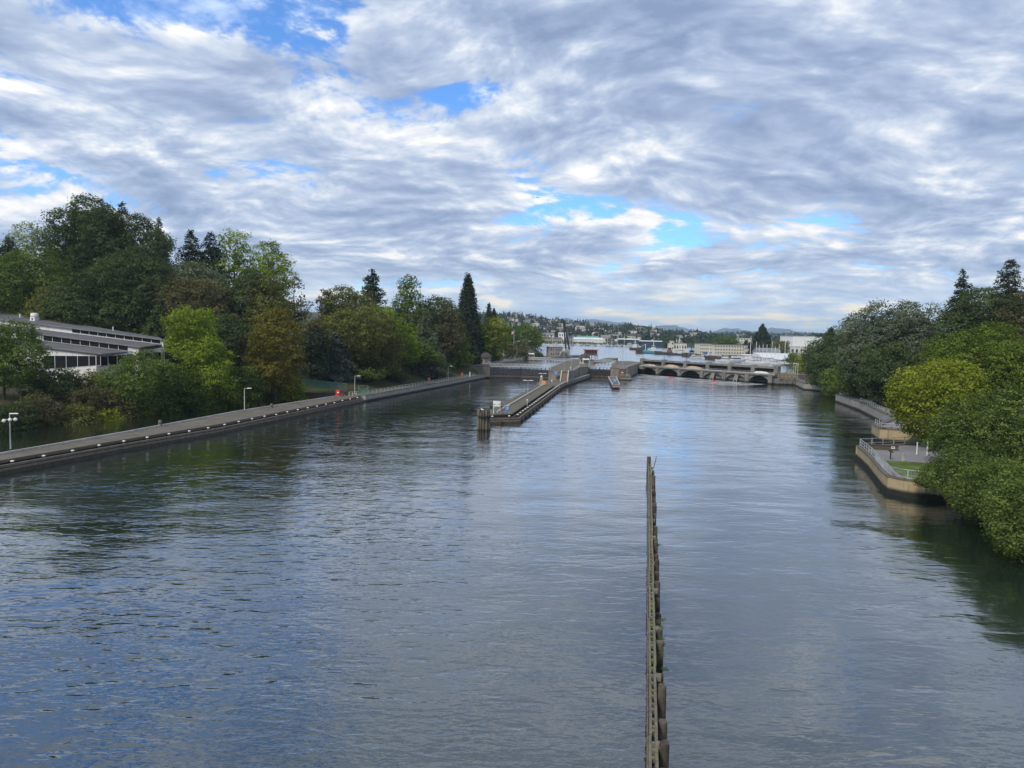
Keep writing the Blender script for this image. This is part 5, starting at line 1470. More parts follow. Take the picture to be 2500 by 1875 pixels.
def tree(kind, px, top, hw, Y, label, leafm, name=None, z0f=0.25, leaf=None, dens=1.0, zbase=None, group=None, bark='bark', cat='tree', pybot=None, **kw):
    """px: photo column, top: photo row of the top, hw: half width in photo pixels, Y: distance. The foot stands on the terrain"""
    TREE_N[0] += 1; rng = np.random.default_rng(100 + TREE_N[0])
    tp = AT(px, top, Y); x = tp.x
    if 700 < px < 1165 and zbase is None and Y > 200:       # keep the park trees behind the approach wall and its path
        while float(udist(np.array([x]), np.array([float(Y)]), EDGE_L)[0]) < min(hw * Y / FPX, 9) + 5.5 and Y < 420:
            Y += 3; tp = AT(px, top, Y); x = tp.x
    zg = hz(x, Y) if zbase is None else zbase
    H = max(1.2, tp.z - zg); R = hw * Y / FPX * (1.5 if kind == 'fir' else 1.0)
    if leaf is None: leaf = max(0.24, min(0.85, Y * 0.0026)) 
    r = empty(name or {'fir': 'fir_tree', 'cedar': 'cedar_tree', 'bush': 'shrub'}.get(kind, 'broadleaf_tree'), (x, Y, zg), rng.uniform(0, 6.28), label, cat, group)
    tr = max(0.12, min(0.65, H * 0.017))
    z0 = H * z0f
    if pybot: z0 = max(0.2, AT(px, pybot, Y).z - zg)
    ex = None
    if kind in ('broad', 'bush', 'wispy', 'pointed', 'column'):
        a = dict(broad=dict(), bush=dict(flat=1.0), wispy=dict(gap=0.5), pointed=dict(conic=0.55), column=dict(conic=0.35))[kind]
        a.update(kw)
        P, N, T, Ss = lobed(rng, H, R, z0, leaf, dens, **a)
    elif kind == 'fir':
        a = dict(power=0.62, per=9, gap_z=max(0.6, H * 0.03), droop=0.28, top_r=0.06); a.update(kw)
        P, N, T, Ss, ex = whorled(rng, H, R, z0, leaf, dens=dens, **a)
    elif kind == 'sequoia':
        a = dict(power=0.62, per=13, gap_z=max(0.5, H * 0.022), droop=0.1, ragged=0.2, flat=0.9); a.update(kw)
        P, N, T, Ss, ex = whorled(rng, H, R, z0, leaf, dens=dens, **a)
    elif kind == 'cedar':
        a = dict(power=0.45, per=12, gap_z=max(1.1, H * 0.05), droop=0.10, ragged=0.45, flat=0.22); a.update(kw)
        P, N, T, Ss, ex = whorled(rng, H, R, z0, leaf, dens=dens, **a)
    me = leaf_quads('crown', P, N, Ss, np.clip(T, 0, 1), M[leafm], rng)
    obj('crown', me, r)
    limbs = 0 if ex else (5 if kind == 'bush' else 9)
    if ex: ex = ex[::2]
    obj('trunk', trunk_mesh(rng, H, tr * (0.5 if kind == 'bush' else 1), z0, R, limbs, bark, 0.03, ex, 3 if kind == 'bush' else 1), r)
    return r
# --- left bank, hill behind
tree('fir', 20, 578, 62, 240, 'dark fir at the edge of the hill top wood, farthest to the pavilion side', 'needle_green', z0f=0.1)
tree('wispy', 85, 532, 75, 246, 'thin pale green feathery tree on the hill top with sky showing through', 'leaf_pale', z0f=0.3, gap=0.62, bark='bark_pale')
tree('broad', 212, 470, 92, 232, 'tallest dark evergreen crowning the hill above the pavilion', 'leaf_dark', z0f=0.12, lobes=46, dens=1.5)
tree('fir', 298, 487, 48, 246, 'drooping dark cedar just beside the tallest evergreen', 'needle_dark', z0f=0.1, power=0.6, droop=0.4, ragged=0.4)
tree('broad', 335, 520, 92, 230, 'broad grey green conifer mass on the hill slope', 'leaf_dark', z0f=0.08, lobes=44, dens=1.4)
tree('broad', 262, 505, 70, 228, 'dense dark crown filling the hill top between the tallest evergreen and the drooping cedar', 'leaf_dark', z0f=0.1, lobes=36, dens=1.3)
tree('fir', 388, 530, 40, 244, 'slender lighter conifer standing at the shoulder of the hill', 'leaf_grey', z0f=0.1, power=0.7)
tree('fir', 466, 562, 62, 238, 'pointed dark fir rising from the middle of the hill wood', 'needle_dark', z0f=0.06)
tree('fir', 514, 566, 62, 243, 'second pointed dark fir next to the light leafed maple', 'needle_dark', z0f=0.06)
tree('wispy', 572, 556, 62, 250, 'airy bright green maple with open branches against the sky', 'leaf_bright', z0f=0.35, gap=0.42)
tree('wispy', 662, 582, 56, 246, 'bright green maple with ragged top at the end of the hill wood', 'leaf_bright', z0f=0.3, gap=0.25)
tree('broad', 455, 632, 92, 226, 'domed grey green tree in front of the dark firs', 'leaf_grey', z0f=0.15)
tree('broad', 612, 660, 72, 222, 'rounded dull green tree below the open maples', 'leaf_dark', z0f=0.15)
tree('broad', 650, 668, 60, 218, 'olive crown behind the rust coloured tree', 'leaf_olive', z0f=0.15)
tree('wispy', 722, 678, 40, 226, 'twiggy brownish tree thinning out at the gap in the skyline', 'leaf_brown', z0f=0.3, gap=0.5)
tree('broad', 470, 688, 105, 212, 'dark brownish evergreen mass below the grey green dome', 'leaf_brown', z0f=0.1)
tree('broad', 335, 620, 120, 218, 'deep green evergreen filling the slope behind the pavilion roof', 'leaf_dark', z0f=0.1, lobes=36)
tree('broad', 65, 622, 110, 214, 'mid green leafy tree over the pavilion roof at the picture edge', 'leaf_mid', z0f=0.2, lobes=34)
tree('broad', 215, 675, 105, 208, 'dark green broadleaf directly behind the white roof vent', 'leaf_dark', z0f=0.15)
tree('broad', 130, 700, 80, 206, 'dull olive tree directly behind the low end of the pavilion roof', 'leaf_olive', z0f=0.15)
tree('fir', 392, 735, 52, 200, 'dark spruce at the end of the pavilion roof', 'needle_green', z0f=0.06)
tree('broad', 560, 762, 70, 200, 'dark olive tree between the bright maple and the rust coloured tree', 'leaf_dark', z0f=0.1)
tree('broad', 612, 790, 60, 205, 'shaded brown green tree tucked behind the rust coloured tree', 'leaf_brown', z0f=0.1)
# --- left bank, front rank
tree('broad', 452, 742, 68, 176, 'bright yellow green maple at the corner of the pavilion', 'leaf_bright', z0f=0.35)
tree('broad', 515, 818, 60, 172, 'fresh green maple lower down beside the yellow green one', 'leaf_bright', z0f=0.15)
tree('column', 672, 745, 76, 188, 'tall rust tinged tree standing close to the lagoon head', 'leaf_rust', z0f=0.12, droop=0.25, lobes=36)
tree('broad', 762, 778, 42, 214, 'dark red brown tree in the gap beside the rust tinged tree', 'leaf_brown', z0f=0.1)
tree('bush', 338, 872, 92, 160, 'big rounded mid green shrub in front of the pavilion corner', 'leaf_mid', z0f=0.02, lobes=30)
tree('bush', 430, 905, 75, 168, 'green shrub between the rounded one and the fresh green maple', 'leaf_mid', z0f=0.02)
tree('bush', 590, 900, 68, 182, 'leafy green shrub at the foot of the rust tinged tree', 'leaf_mid', z0f=0.02)
tree('bush', 545, 938, 55, 178, 'low bright shrub overhanging the lagoon', 'leaf_bright', z0f=0.02)
tree('bush', 480, 965, 48, 170, 'low green shrub dipping to the lagoon edge', 'leaf_mid', z0f=0.02)
tree('bush', 690, 915, 55, 196, 'bright leafed shrub where the retaining wall begins', 'leaf_bright', z0f=0.02)
tree('broad', 5, 800, 88, 146, 'olive green tree hiding the near end of the pavilion', 'leaf_mid', z0f=0.12, lobes=32)
tree('bush', 120, 905, 60, 150, 'dark shrub below the pavilion windows', 'leaf_dark', z0f=0.02)
tree('bush', 172, 900, 24, 158, 'small feathery shrub standing before the pavilion wall', 'leaf_olive', z0f=0.05, gap=0.3)
tree('bush', 215, 948, 62, 150, 'brown twiggy scrub below the pavilion corner', 'leaf_brown', z0f=0.02, gap=0.2)
tree('bush', 275, 962, 50, 152, 'brown scrub next to the big rounded shrub', 'leaf_brown', z0f=0.02, gap=0.2)
tree('bush', 90, 968, 62, 140, 'brown and green scrub above the lagoon near the lamp cluster', 'leaf_brown', z0f=0.02)
tree('bush', 15, 985, 60, 132, 'dark scrub above the lagoon at the picture edge', 'leaf_dark', z0f=0.02)
tree('bush', 185, 990, 50, 143, 'dull olive scrub at the lagoon edge', 'leaf_olive', z0f=0.02)
tree('bush', 262, 1000, 40, 149, 'small yellowish shrub at the lagoon edge', 'leaf_yellow', z0f=0.02)
tree('bush', 390, 985, 60, 162, 'low green scrub trailing into the lagoon', 'leaf_mid', z0f=0.02)
tree('bush', 330, 992, 50, 156, 'green scrub under the big rounded shrub', 'leaf_olive', z0f=0.02)
# --- left bank, park beside the locks
tree('broad', 842, 695, 72, 250, 'large round brown olive tree on the skyline before the layered cedar', 'leaf_olive', z0f=0.15, lobes=32)
tree('broad', 797, 704, 26, 246, 'small round brown crown beside the large brown olive tree', 'leaf_brown', z0f=0.3)
tree('cedar', 908, 668, 48, 276, 'flat topped layered cedar standing above the park trees', 'needle_dark', z0f=0.25, power=0.3, droop=0.06)
tree('broad', 880, 752, 92, 232, 'wide olive tree below the layered cedar', 'leaf_olive', z0f=0.12, lobes=34)
tree('broad', 940, 745, 50, 246, 'yellow green sprig topped tree under the cedar', 'leaf_bright', z0f=0.2)
tree('pointed', 1000, 665, 55, 292, 'feathery pointed green tree between the cedar and the sequoia', 'leaf_mid', z0f=0.1, gap=0.1, lobes=34)
tree('broad', 1062, 718, 58, 300, 'dark green rounded tree in front of the sequoia', 'leaf_dark', z0f=0.12)
tree('broad', 1090, 745, 42, 292, 'brownish green tree leaning against the sequoia', 'leaf_brown', z0f=0.12)
tree('fir', 1040, 755, 42, 262, 'soft grey green conifer in the park', 'leaf_grey', z0f=0.06, power=0.7)
tree('sequoia', 1143, 670, 46, 292, 'tall narrow dark sequoia with a pointed top', 'needle_dark', 'sequoia_tree', z0f=0.03)
tree('cedar', 822, 805, 62, 222, 'blue grey cedar with drooping bare looking boughs', 'needle_blue', z0f=0.12, power=0.6, droop=0.3, gap_z=1.2)
tree('broad', 765, 812, 52, 212, 'very dark evergreen beside the blue grey cedar', 'needle_dark', z0f=0.06)
tree('broad', 925, 845, 58, 226, 'olive shrubby tree right of the blue grey cedar', 'leaf_olive', z0f=0.08)
tree('broad', 985, 790, 48, 248, 'light green tree in the middle of the park edge', 'leaf_bright', z0f=0.1)
tree('bush', 890, 900, 58, 218, 'green shrub behind the approach railing at its pier end', 'leaf_mid', z0f=0.04)
tree('broad', 1015, 842, 66, 240, 'round mid green tree behind the middle of the approach railing', 'leaf_mid', z0f=0.12)
tree('broad', 1092, 815, 58, 262, 'mottled green tree near the lock gate', 'leaf_mid', z0f=0.12)
tree('bush', 1120, 862, 42, 268, 'bright shrub behind the railing close to the lock gate', 'leaf_bright', z0f=0.04)
tree('bush', 1070, 885, 42, 252, 'green shrub behind the approach railing', 'leaf_mid', z0f=0.04)
tree('bush', 965, 905, 42, 232, 'dark shrub on the lawn behind the railing', 'leaf_dark', z0f=0.04)
tree('broad', 1205, 772, 42, 346, 'golden green rounded tree behind the first domed house', 'leaf_yellow', z0f=0.06, lobes=28)
tree('broad', 1175, 800, 28, 340, 'green tree half hidden by the sequoia', 'leaf_bright', z0f=0.06)
tree('fir', 1194, 742, 15, 430, 'slim dark conifer showing above the golden green tree', 'needle_dark', z0f=0.1)
tree('fir', 1206, 755, 14, 436, 'shorter dark conifer beside the slim one', 'needle_dark', z0f=0.1)
tree('broad', 1244, 800, 22, 450, 'dark evergreen behind the utility pole', 'leaf_dark', z0f=0.06)
tree('broad', 1240, 836, 22, 392, 'dark brown shrub between the domed houses', 'leaf_brown', z0f=0.03)
tree('broad', 1274, 834, 22, 412, 'dark brown shrub beside the farther domed house', 'leaf_brown', z0f=0.03)
tree('broad', 1285, 788, 44, 470, 'round leafy tree at the upper end of the lock', 'leaf_mid', z0f=0.12, lobes=28)
tree('bush', 1312, 858, 14, 446, 'small dark shrub at the lake edge by the farther domed house', 'leaf_dark', z0f=0.03)
tree('bush', 1200, 862, 22, 352, 'dark shrub behind the first domed house', 'leaf_dark', z0f=0.03)
# --- right bank
tree('broad', 2140, 742, 82, 206, 'tall grey green tree leading the right hand wood', 'leaf_grey', z0f=0.08, lobes=36)
tree('broad', 2215, 728, 75, 200, 'grey green tree with pale bare twigs on the right hand skyline', 'leaf_grey', z0f=0.08, gap=0.12)
tree('wispy', 2275, 735, 45, 196, 'thin twiggy grey tree beside the conifers on the right', 'leaf_grey', z0f=0.2, gap=0.45, bark='bark_pale')
tree('fir', 2352, 664, 62, 188, 'sparse pointed fir above the right hand wood', 'needle_dark', z0f=0.1, ragged=0.5, gap_z=1.1)
tree('fir', 2470, 628, 80, 182, 'taller pointed fir at the right picture edge', 'needle_dark', z0f=0.1, ragged=0.5, gap_z=1.1)
tree('broad', 2400, 696, 85, 178, 'dark green crown below the two pointed firs', 'leaf_dark', z0f=0.1, lobes=32)
tree('broad', 2495, 705, 60, 172, 'brownish dark crown at the right picture edge', 'leaf_brown', z0f=0.1)
tree('broad', 2120, 850, 62, 214, 'green tree low on the slope above the long quay wall', 'leaf_mid', z0f=0.05)
tree('bush', 2085, 905, 45, 222, 'dark green shrub above the sloping footpath', 'leaf_mid', z0f=0.03)
tree('broad', 2190, 830, 75, 186, 'shaded green tree in the fold of the right hand slope', 'leaf_dark', z0f=0.05)
tree('broad', 2160, 890, 55, 190, 'shaded shrubby tree just above the long quay wall', 'leaf_dark', z0f=0.03)
tree('broad', 2012, 812, 48, 282, 'dark tree standing over the far quay path', 'leaf_dark', z0f=0.05)
tree('broad', 2030, 855, 55, 262, 'dark leafy shrub tree beside the far quay path', 'leaf_dark', z0f=0.03)
tree('bush', 2050, 900, 50, 248, 'low green scrub between the footpath and the far quay', 'leaf_mid', z0f=0.03)
tree('bush', 1968, 862, 26, 318, 'yellowish shrub by the globe lamps near the fish ladder', 'leaf_yellow', z0f=0.03)
tree('broad', 2385, 795, 105, 134, 'large bright green maple behind the rounded yellow green tree', 'leaf_fresh', z0f=0.15, lobes=36, leaf=0.40)
tree('broad', 2480, 830, 75, 124, 'bright green maple at the right picture edge', 'leaf_fresh', z0f=0.15, leaf=0.38)
tree('broad', 2292, 872, 104, 118, 'rounded yellow green tree beside the viewing platform', 'leaf_yellow', z0f=0.18, lobes=38, leaf=0.38, pybot=1085)
tree('broad', 2325, 1015, 55, 104, 'small fresh green tree at the foot of the yellow green one', 'leaf_mid', z0f=0.1, leaf=0.32)
tree('broad', 2430, 960, 120, 96, 'dense mid green tree rising behind the overhanging boughs', 'leaf_near', z0f=0.05, leaf=0.31, lobes=50, gap=0.18)
tree('broad', 2360, 1105, 92, 82, 'mid green tree reaching over the platform wall', 'leaf_near', z0f=0.02, leaf=0.27, lobes=46, zbase=0.6, gap=0.25, droop=0.25)
tree('broad', 2455, 1120, 105, 74, 'near green tree with boughs drooping over the water', 'leaf_near', z0f=0.02, leaf=0.25, lobes=52, zbase=0.2, gap=0.28, droop=0.3)
tree('broad', 2530, 1150, 100, 64, 'nearest green tree cut by the right picture edge', 'leaf_near', z0f=0.02, leaf=0.24, lobes=50, zbase=0.0, gap=0.28, droop=0.3)
tree('bush', 2262, 1172, 26, 86.5, 'bramble like shrub spilling over the platform railing', 'leaf_olive', z0f=0.02, leaf=0.22, zbase=2.0)
tree('bush', 222, 908, 34, 161, 'loose green shrub climbing the white end wall of the pavilion', 'leaf_olive', z0f=0.02, gap=0.3)
tree('bush', 268, 915, 30, 160, 'green shrub filling the corner between the pavilion and the big rounded shrub', 'leaf_mid', z0f=0.02)

# ------------------------------------------------------------------ far shore: hills, woods, houses, mountains
def prof(px, tab):
    return np.interp(px, [t[0] for t in tab], [t[1] for t in tab])
HORZ = lambda px: YH + math.tan(ROLL) * (px - 1250)
RIDGE_A = [(600, 40), (1000, 44), (1160, 35), (1230, 34), (1320, 27), (1400, 16), (1480, 14), (1560, 8), (1640, -1), (1720, -5), (1800, -8)]   # bare ridge, rows above the horizon
RIDGE_B = [(1500, 0), (1640, 2), (1700, 3), (1780, 6), (1870, 6), (1960, 6), (2080, 5), (2600, 8)]
def hill_z(px, Y):
    a = 20 + prof(px, RIDGE_A) * 1900 / FPX; b = 20 + prof(px, RIDGE_B) * 3600 / FPX
    za = 5.5 + (np.maximum(a, 6) - 5.5) * sm(Y, 1060, 1900) - 12 * sm(Y, 2000, 2600)
    zb = 5.5 + (np.maximum(b, 6) - 5.5) * sm(Y, 2300, 3600)
    wob = 2.2 * np.sin(px * 0.045 + Y * 0.004) + 1.6 * np.sin(px * 0.11 + 1.7 - Y * 0.003)
    return np.maximum(za, zb) + wob * sm(Y, 1100, 1400)
pxs = np.linspace(300, 2700, 220); Ys = np.concatenate([np.linspace(1010, 2000, 40), np.linspace(2050, 4200, 30)])
PX, YY = np.meshgrid(pxs, Ys); ZZ = hill_z(PX, YY); XX = (PX - 1250) / FPX * YY
V = np.stack([XX.ravel(), YY.ravel(), ZZ.ravel()], 1)
i = np.arange((len(Ys) - 1) * (len(pxs) - 1)); rr_ = i // (len(pxs) - 1); cc_ = i % (len(pxs) - 1); a_ = rr_ * len(pxs) + cc_
obj('hills', np_mesh('hills', V, np.stack([a_, a_ + 1, a_ + len(pxs) + 1, a_ + len(pxs)], 1), M['ground']), kind='structure')
leaf_mat('far_leaf', (0.018, 0.032, 0.020), (0.062, 0.085, 0.040), 0.1)
def far_wood(name, n, pxr, Yr, hr, nq, seed, conif=0.45, label=None):
    rng = np.random.default_rng(seed)
    px = rng.uniform(*pxr, n); Y = np.sqrt(rng.uniform(Yr[0] ** 2, Yr[1] ** 2, n)); z = hill_z(px, Y); x = (px - 1250) / FPX * Y
    clump = 0.5 + 0.5 * np.sin(px * 0.09 + np.sin(Y * 0.013) * 2) * np.cos(Y * 0.011 + px * 0.03)
    keep = rng.random(n) < 0.16 + 0.72 * clump
    px, Y, z, x = px[keep], Y[keep], z[keep], x[keep]; n = len(px)
    h = rng.uniform(*hr, n); con = rng.random(n) < conif; h = np.where(con, h * 1.25, h * 0.9); r = np.where(con, h * 0.17, h * 0.42)
    base = np.stack([x, Y, z], 1)
    t = rng.random((n, nq)) ** 0.8
    prof_ = np.where(con[:, None], (1 - t) * 1.05 + 0.05, np.sqrt(np.clip(1 - (2 * t - 1) ** 2, 0, 1)))
    a = rng.uniform(0, 2 * PI, (n, nq)); q = np.sqrt(rng.uniform(0.35, 1, (n, nq))) * prof_ * r[:, None]
    lo = np.where(con, 0.08, 0.18)[:, None]
    P = base[:, None, :] + np.stack([np.cos(a) * q, np.sin(a) * q, (lo + t * (1 - lo)) * h[:, None]], 2)
    N = np.stack([np.cos(a) * 0.8, np.sin(a) * 0.8, np.full_like(a, 0.6)], 2) + rng.normal(size=(n, nq, 3)) * 0.45
    size = np.repeat(np.where(con, h * 0.20, h * 0.34)[:, None], nq, 1) * rng.uniform(0.7, 1.3, (n, nq)) * np.where(con[:, None], 0.4 + prof_, 1.0)
    T = np.clip(np.repeat(rng.normal(0.42, 0.25, n)[:, None], nq, 1) + rng.normal(0, 0.15, (n, nq)), 0, 1)
    me = leaf_quads(name, P.reshape(-1, 3), N.reshape(-1, 3), size.ravel(), T.ravel(), M['far_leaf'], rng, 0.8)
    return obj(name, me, label=label, kind='stuff')
far_wood('far_woodland', 3300, (1080, 1760), (1080, 2050), (9, 17), 26, 5, label='blue green woodland covering the far hillside across the lake')
far_wood('distant_woodland', 3600, (1560, 2200), (1500, 3700), (10, 20), 20, 6, label='hazy woodland on the low distant ridge')

HM = {}
def house_mesh(k):
    rr = random.Random(k); w, d, h = rr.uniform(9, 13), rr.uniform(8, 11), rr.uniform(4.5, 7.5); rh = rr.uniform(1.8, 3.2)
    wallm = ['white_paint', 'cream_paint', 'galvanised', 'siding'][k % 4]; roofm = ['slate_roof', 'tile_dark', 'brick_buff'][k % 3]
    mb = MB(); mb.box((0, 0, h / 2 - 2), (w, d, h + 4))
    nw = len(mb.F)
    o = 0.6; V = [(-w / 2 - o, -d / 2 - o, h - 0.2), (w / 2 + o, -d / 2 - o, h - 0.2), (w / 2 + o, d / 2 + o, h - 0.2), (-w / 2 - o, d / 2 + o, h - 0.2), (-w / 2 - o, 0, h + rh), (w / 2 + o, 0, h + rh)]
    mb.add(V, [(0, 1, 5, 4), (2, 3, 4, 5), (0, 4, 3), (1, 2, 5), (3, 2, 1, 0)]); nr = len(mb.F)
    for x in np.linspace(-w * 0.32, w * 0.32, 3):
        for z in ([1.6, 4.4] if h > 5.6 else [2.0]):
            mb.box((x, -d / 2 - 0.03, z), (1.5, 0.08, 1.4)); mb.box((-d * 0.0 + w / 2 + 0.03, x * d / w, z), (0.08, 1.3, 1.4)); mb.box((-w / 2 - 0.03, x * d / w, z), (0.08, 1.3, 1.4))
    me = me_from('house', mb.V, mb.F, (M[wallm], M[roofm], M['glass_blue']))
    me.polygons.foreach_set('material_index', [0] * nw + [1] * (nr - nw) + [2] * (len(mb.F) - nr))
    return me
def far_houses(n, pxr, Yr, seed, labels, group):
    rng = np.random.default_rng(seed)
    for i in range(n):
        k = int(rng.integers(0, 12))
        if k not in HM: HM[k] = house_mesh(k)
        px = rng.uniform(*pxr); Y = math.sqrt(rng.uniform(Yr[0] ** 2, Yr[1] ** 2))
        x = (px - 1250) / FPX * Y
        o = obj('house', HM[k], None, (x, Y, float(hill_z(np.array([px]), np.array([Y]))[0]) + 2.5), rng.uniform(-0.5, 0.5))
        s = rng.uniform(1.0, 1.45); o.scale = (s, s, s)
        tag(o, labels[k % 4], 'house', group[k % 4])
kinds = ['white', 'cream', 'grey', 'dull lilac grey']
far_houses(170, (1195, 1700), (1120, 1980), 21, [f'small {c} house among the trees of the wooded hillside across the lake' for c in kinds], [f'{c} houses on the near hillside' for c in kinds])
far_houses(90, (1680, 2090), (1700, 3500), 22, [f'tiny {c} house on the hazy distant ridge' for c in kinds], [f'{c} houses on the distant ridge' for c in kinds])

# mountains: a jagged ridge far beyond the lake
MT = [(900, 12), (1100, 16), (1230, 26), (1290, 20), (1380, 30), (1465, 30), (1490, 27), (1520, 26), (1545, 20), (1585, 16), (1605, 20), (1625, 24), (1650, 18), (1672, 16), (1700, 6), (1725, 9), (1765, 18), (1790, 17), (1815, 14), (1850, 13), (1880, 21), (1902, 20), (1930, 15), (1960, 12), (2050, 10), (2150, 14), (2300, 10), (2700, 10)]
def mountains():
    px = np.linspace(850, 2750, 380); rng = np.random.default_rng(8)
    rows = [(9600, 0.0), (10300, 0.28), (11000, 0.62), (11600, 0.9), (12000, 1.0), (12600, 0.5)]
    jag = np.interp(px, np.linspace(850, 2750, 130), rng.normal(0, 0.9, 130)) + np.interp(px, np.linspace(850, 2750, 260), rng.normal(0, 0.5, 260))
    V = []
    for k, (Y, f) in enumerate(rows):
        h = np.maximum((prof(px, MT) * 1.2 + jag * (0.4 + f)) * f, 0) * Y / FPX
        spur = 26 * np.sin(px * 0.09 + k * 1.9) * (f * (1 - f) * 2.2)
        V.append(np.stack([(px - 1250) / FPX * Y, np.full_like(px, Y) + rng.normal(0, 60, len(px)), CAMH * f + np.maximum(h + spur, 0)], 1))
    n = len(px); V = np.concatenate(V); i = np.arange((len(rows) - 1) * (n - 1)); r = i // (n - 1); c = i % (n - 1); a = r * n + c
    def b(g, bs, out):
        nz = g.noise(pos(g), 0.004, 4, 0.6)
        g.put(bs.inputs['Base Color'], g.mix(g.ss(nz, 0.35, 0.7), (0.028, 0.045, 0.05), (0.075, 0.09, 0.095))); bs.inputs['Roughness'].default_value = 0.95
    mat('mountain', b)
    me = np_mesh('mountains', V, np.stack([a, a + 1, a + n + 1, a + n], 1), M['mountain']); me.polygons.foreach_set('use_smooth', np.ones(len(me.polygons), bool))
    obj('mountains', me, kind='structure')
mountains()
# plain between the hills and the mountains
sheet('plain', [(-9000, 4100), (9000, 4100), (12000, 12500), (-12000, 12500)], 'ground', 3.0)

# ------------------------------------------------------------------ far shore buildings
def shed(name, px0, px1, pybase, pytop, Y, label, wallm='siding', roofm='metal_roof', zg=5.3, depth=16, gable=0.28, rows=0, cols=0, winm='glass_blue', rz=0.0, ridge='x', cat='building'):
    """building placed by the photo columns of its front, built at its true distance and size"""
    a, b = AT(px0, pybase, Y), AT(px1, pybase, Y); w = b.x - a.x; H = AT((px0 + px1) / 2, pytop, Y).z - zg
    r = empty(name, ((a.x + b.x) / 2, Y, zg), rz, label, cat)
    eh = H * (1 - gable)
    MB().box((0, depth / 2, eh / 2 - 1), (w, depth, eh + 2)).build('wall', M[wallm], r)
    if gable > 0:
        o = 0.5
        if ridge == 'x': V = [(-w / 2 - o, -o, eh), (w / 2 + o, -o, eh), (w / 2 + o, depth + o, eh), (-w / 2 - o, depth + o, eh), (-w / 2 - o, depth / 2, H), (w / 2 + o, depth / 2, H)]; Fc = [(0, 1, 5, 4), (2, 3, 4, 5), (0, 4, 3), (1, 2, 5), (3, 2, 1, 0)]
        else: V = [(-w / 2 - o, -o, eh), (w / 2 + o, -o, eh), (w / 2 + o, depth + o, eh), (-w / 2 - o, depth + o, eh), (0, -o, H), (0, depth + o, H)]; Fc = [(0, 4, 5, 3), (1, 2, 5, 4), (0, 1, 4), (2, 3, 5), (3, 2, 1, 0)]
        MB().add(V, Fc).build('roof', M[roofm], r)
    else: MB().box((0, depth / 2, eh + 0.2), (w + 0.6, depth + 0.6, 0.4)).build('roof', M[roofm], r)
    if rows:
        ww, wh = w / cols * 0.55, eh / rows * 0.45
        for i in range(rows):
            for j in range(cols):
                x, z = -w / 2 + w * (j + 0.5) / cols, eh * (i + 0.55) / rows
                f = MB().box((x, -0.04, z), (ww, 0.12, wh)).build('window', M['cream_paint'], r); MB().box((x, -0.12, z), (ww * 0.84, 0.06, wh * 0.84)).build('pane', M[winm], f)
    return r
shed('apartment_block', 1708, 1742, 866, 840, 606, 'long white three storey building behind the moored boats, nearer wing', 'cream_paint', 'slate_roof', rows=3, cols=7, gable=0.0, depth=18)
shed('apartment_block', 1743, 1824, 868, 843, 600, 'long white building with rows of square windows behind the moored boats', 'cream_paint', 'slate_roof', rows=3, cols=12, gable=0.0, depth=18)
shed('annex_building', 1824, 1843, 869, 852, 590, 'low white annex at the end of the long white building', 'cream_paint', 'slate_roof', rows=1, cols=4, gable=0.0)
shed('beige_building', 1638, 1676, 858, 839, 700, 'low beige building with a square tower behind the fishing boats', 'cream_paint', 'brick_buff', rows=1, cols=6, gable=0.0)
shed('tower_block', 1638, 1645, 858, 833, 699, 'beige square tower at the end of the low beige building', 'cream_paint', 'brick_buff', rows=2, cols=1, gable=0.0, depth=6)
shed('white_warehouse', 1934, 2016, 852, 822, 640, 'large blank white warehouse standing above the marina roofs', 'white_paint', 'metal_roof', gable=0.0, depth=30, zg=6)
shed('warehouse_base', 1930, 2020, 866, 848, 632, 'dark windowed lower building in front of the blank white warehouse', 'siding', 'slate_roof', gable=0.0, depth=10, rows=1, cols=9, winm='glass_dark')
shed('gabled_hall', 1853, 1905, 874, 850, 520, 'grey gabled hall behind the sailing boat masts', 'siding', 'slate_roof', gable=0.35, depth=14, rows=1, cols=5)
shed('marina_shed', 1818, 1872, 884, 866, 470, 'low grey open sided boat shed with a flat pale front', 'siding', 'siding', gable=0.15, depth=16)
shed('marina_shed', 1862, 1990, 888, 864, 450, 'long boat shed with a wide pale metal roof', 'siding', 'metal_roof', gable=0.55, depth=26)
shed('marina_shed', 1908, 1936, 892, 872, 430, 'small gabled shed in front of the long pale roof', 'siding', 'metal_roof', gable=0.5, depth=14, ridge='y', rows=1, cols=3)
shed('marina_shed', 1945, 1975, 888, 870, 436, 'second small gabled shed beside the globe lamps', 'cream_paint', 'metal_roof', gable=0.5, depth=14, ridge='y', rows=1, cols=2)
shed('waterfront_shed', 1402, 1472, 836, 824, 1012, 'long white waterfront shed across the lake', 'siding', 'metal_roof', depth=20)
shed('waterfront_shed', 1410, 1462, 831, 820, 1050, 'pale green roofed shed behind the long white one', 'cream_paint', 'mesh_green', depth=26, gable=0.6)
shed('waterfront_shed', 1326, 1372, 838, 823, 1020, 'brown roofed waterfront building across the lake', 'brick_buff', 'brown_paint', depth=20, rows=1, cols=8)
shed('waterfront_shed', 1364, 1381, 834, 812, 1034, 'white building with big arched openings by the derrick', 'white_paint', 'white_paint', gable=0.0, depth=14, rows=2, cols=3)
shed('waterfront_shed', 1482, 1500, 842, 826, 1008, 'dark brown boat house across the lake', 'brown_paint', 'tile_dark', depth=14, rows=1, cols=2)
shed('waterfront_shed', 1500, 1528, 841, 829, 1010, 'low pale marina office across the lake', 'siding', 'metal_roof', depth=14, rows=1, cols=7)
shed('covered_moorage', 1510, 1562, 842, 827, 1000, 'long white covered moorage roof across the lake', 'glass_blue', 'white_paint', depth=24, gable=0.12)
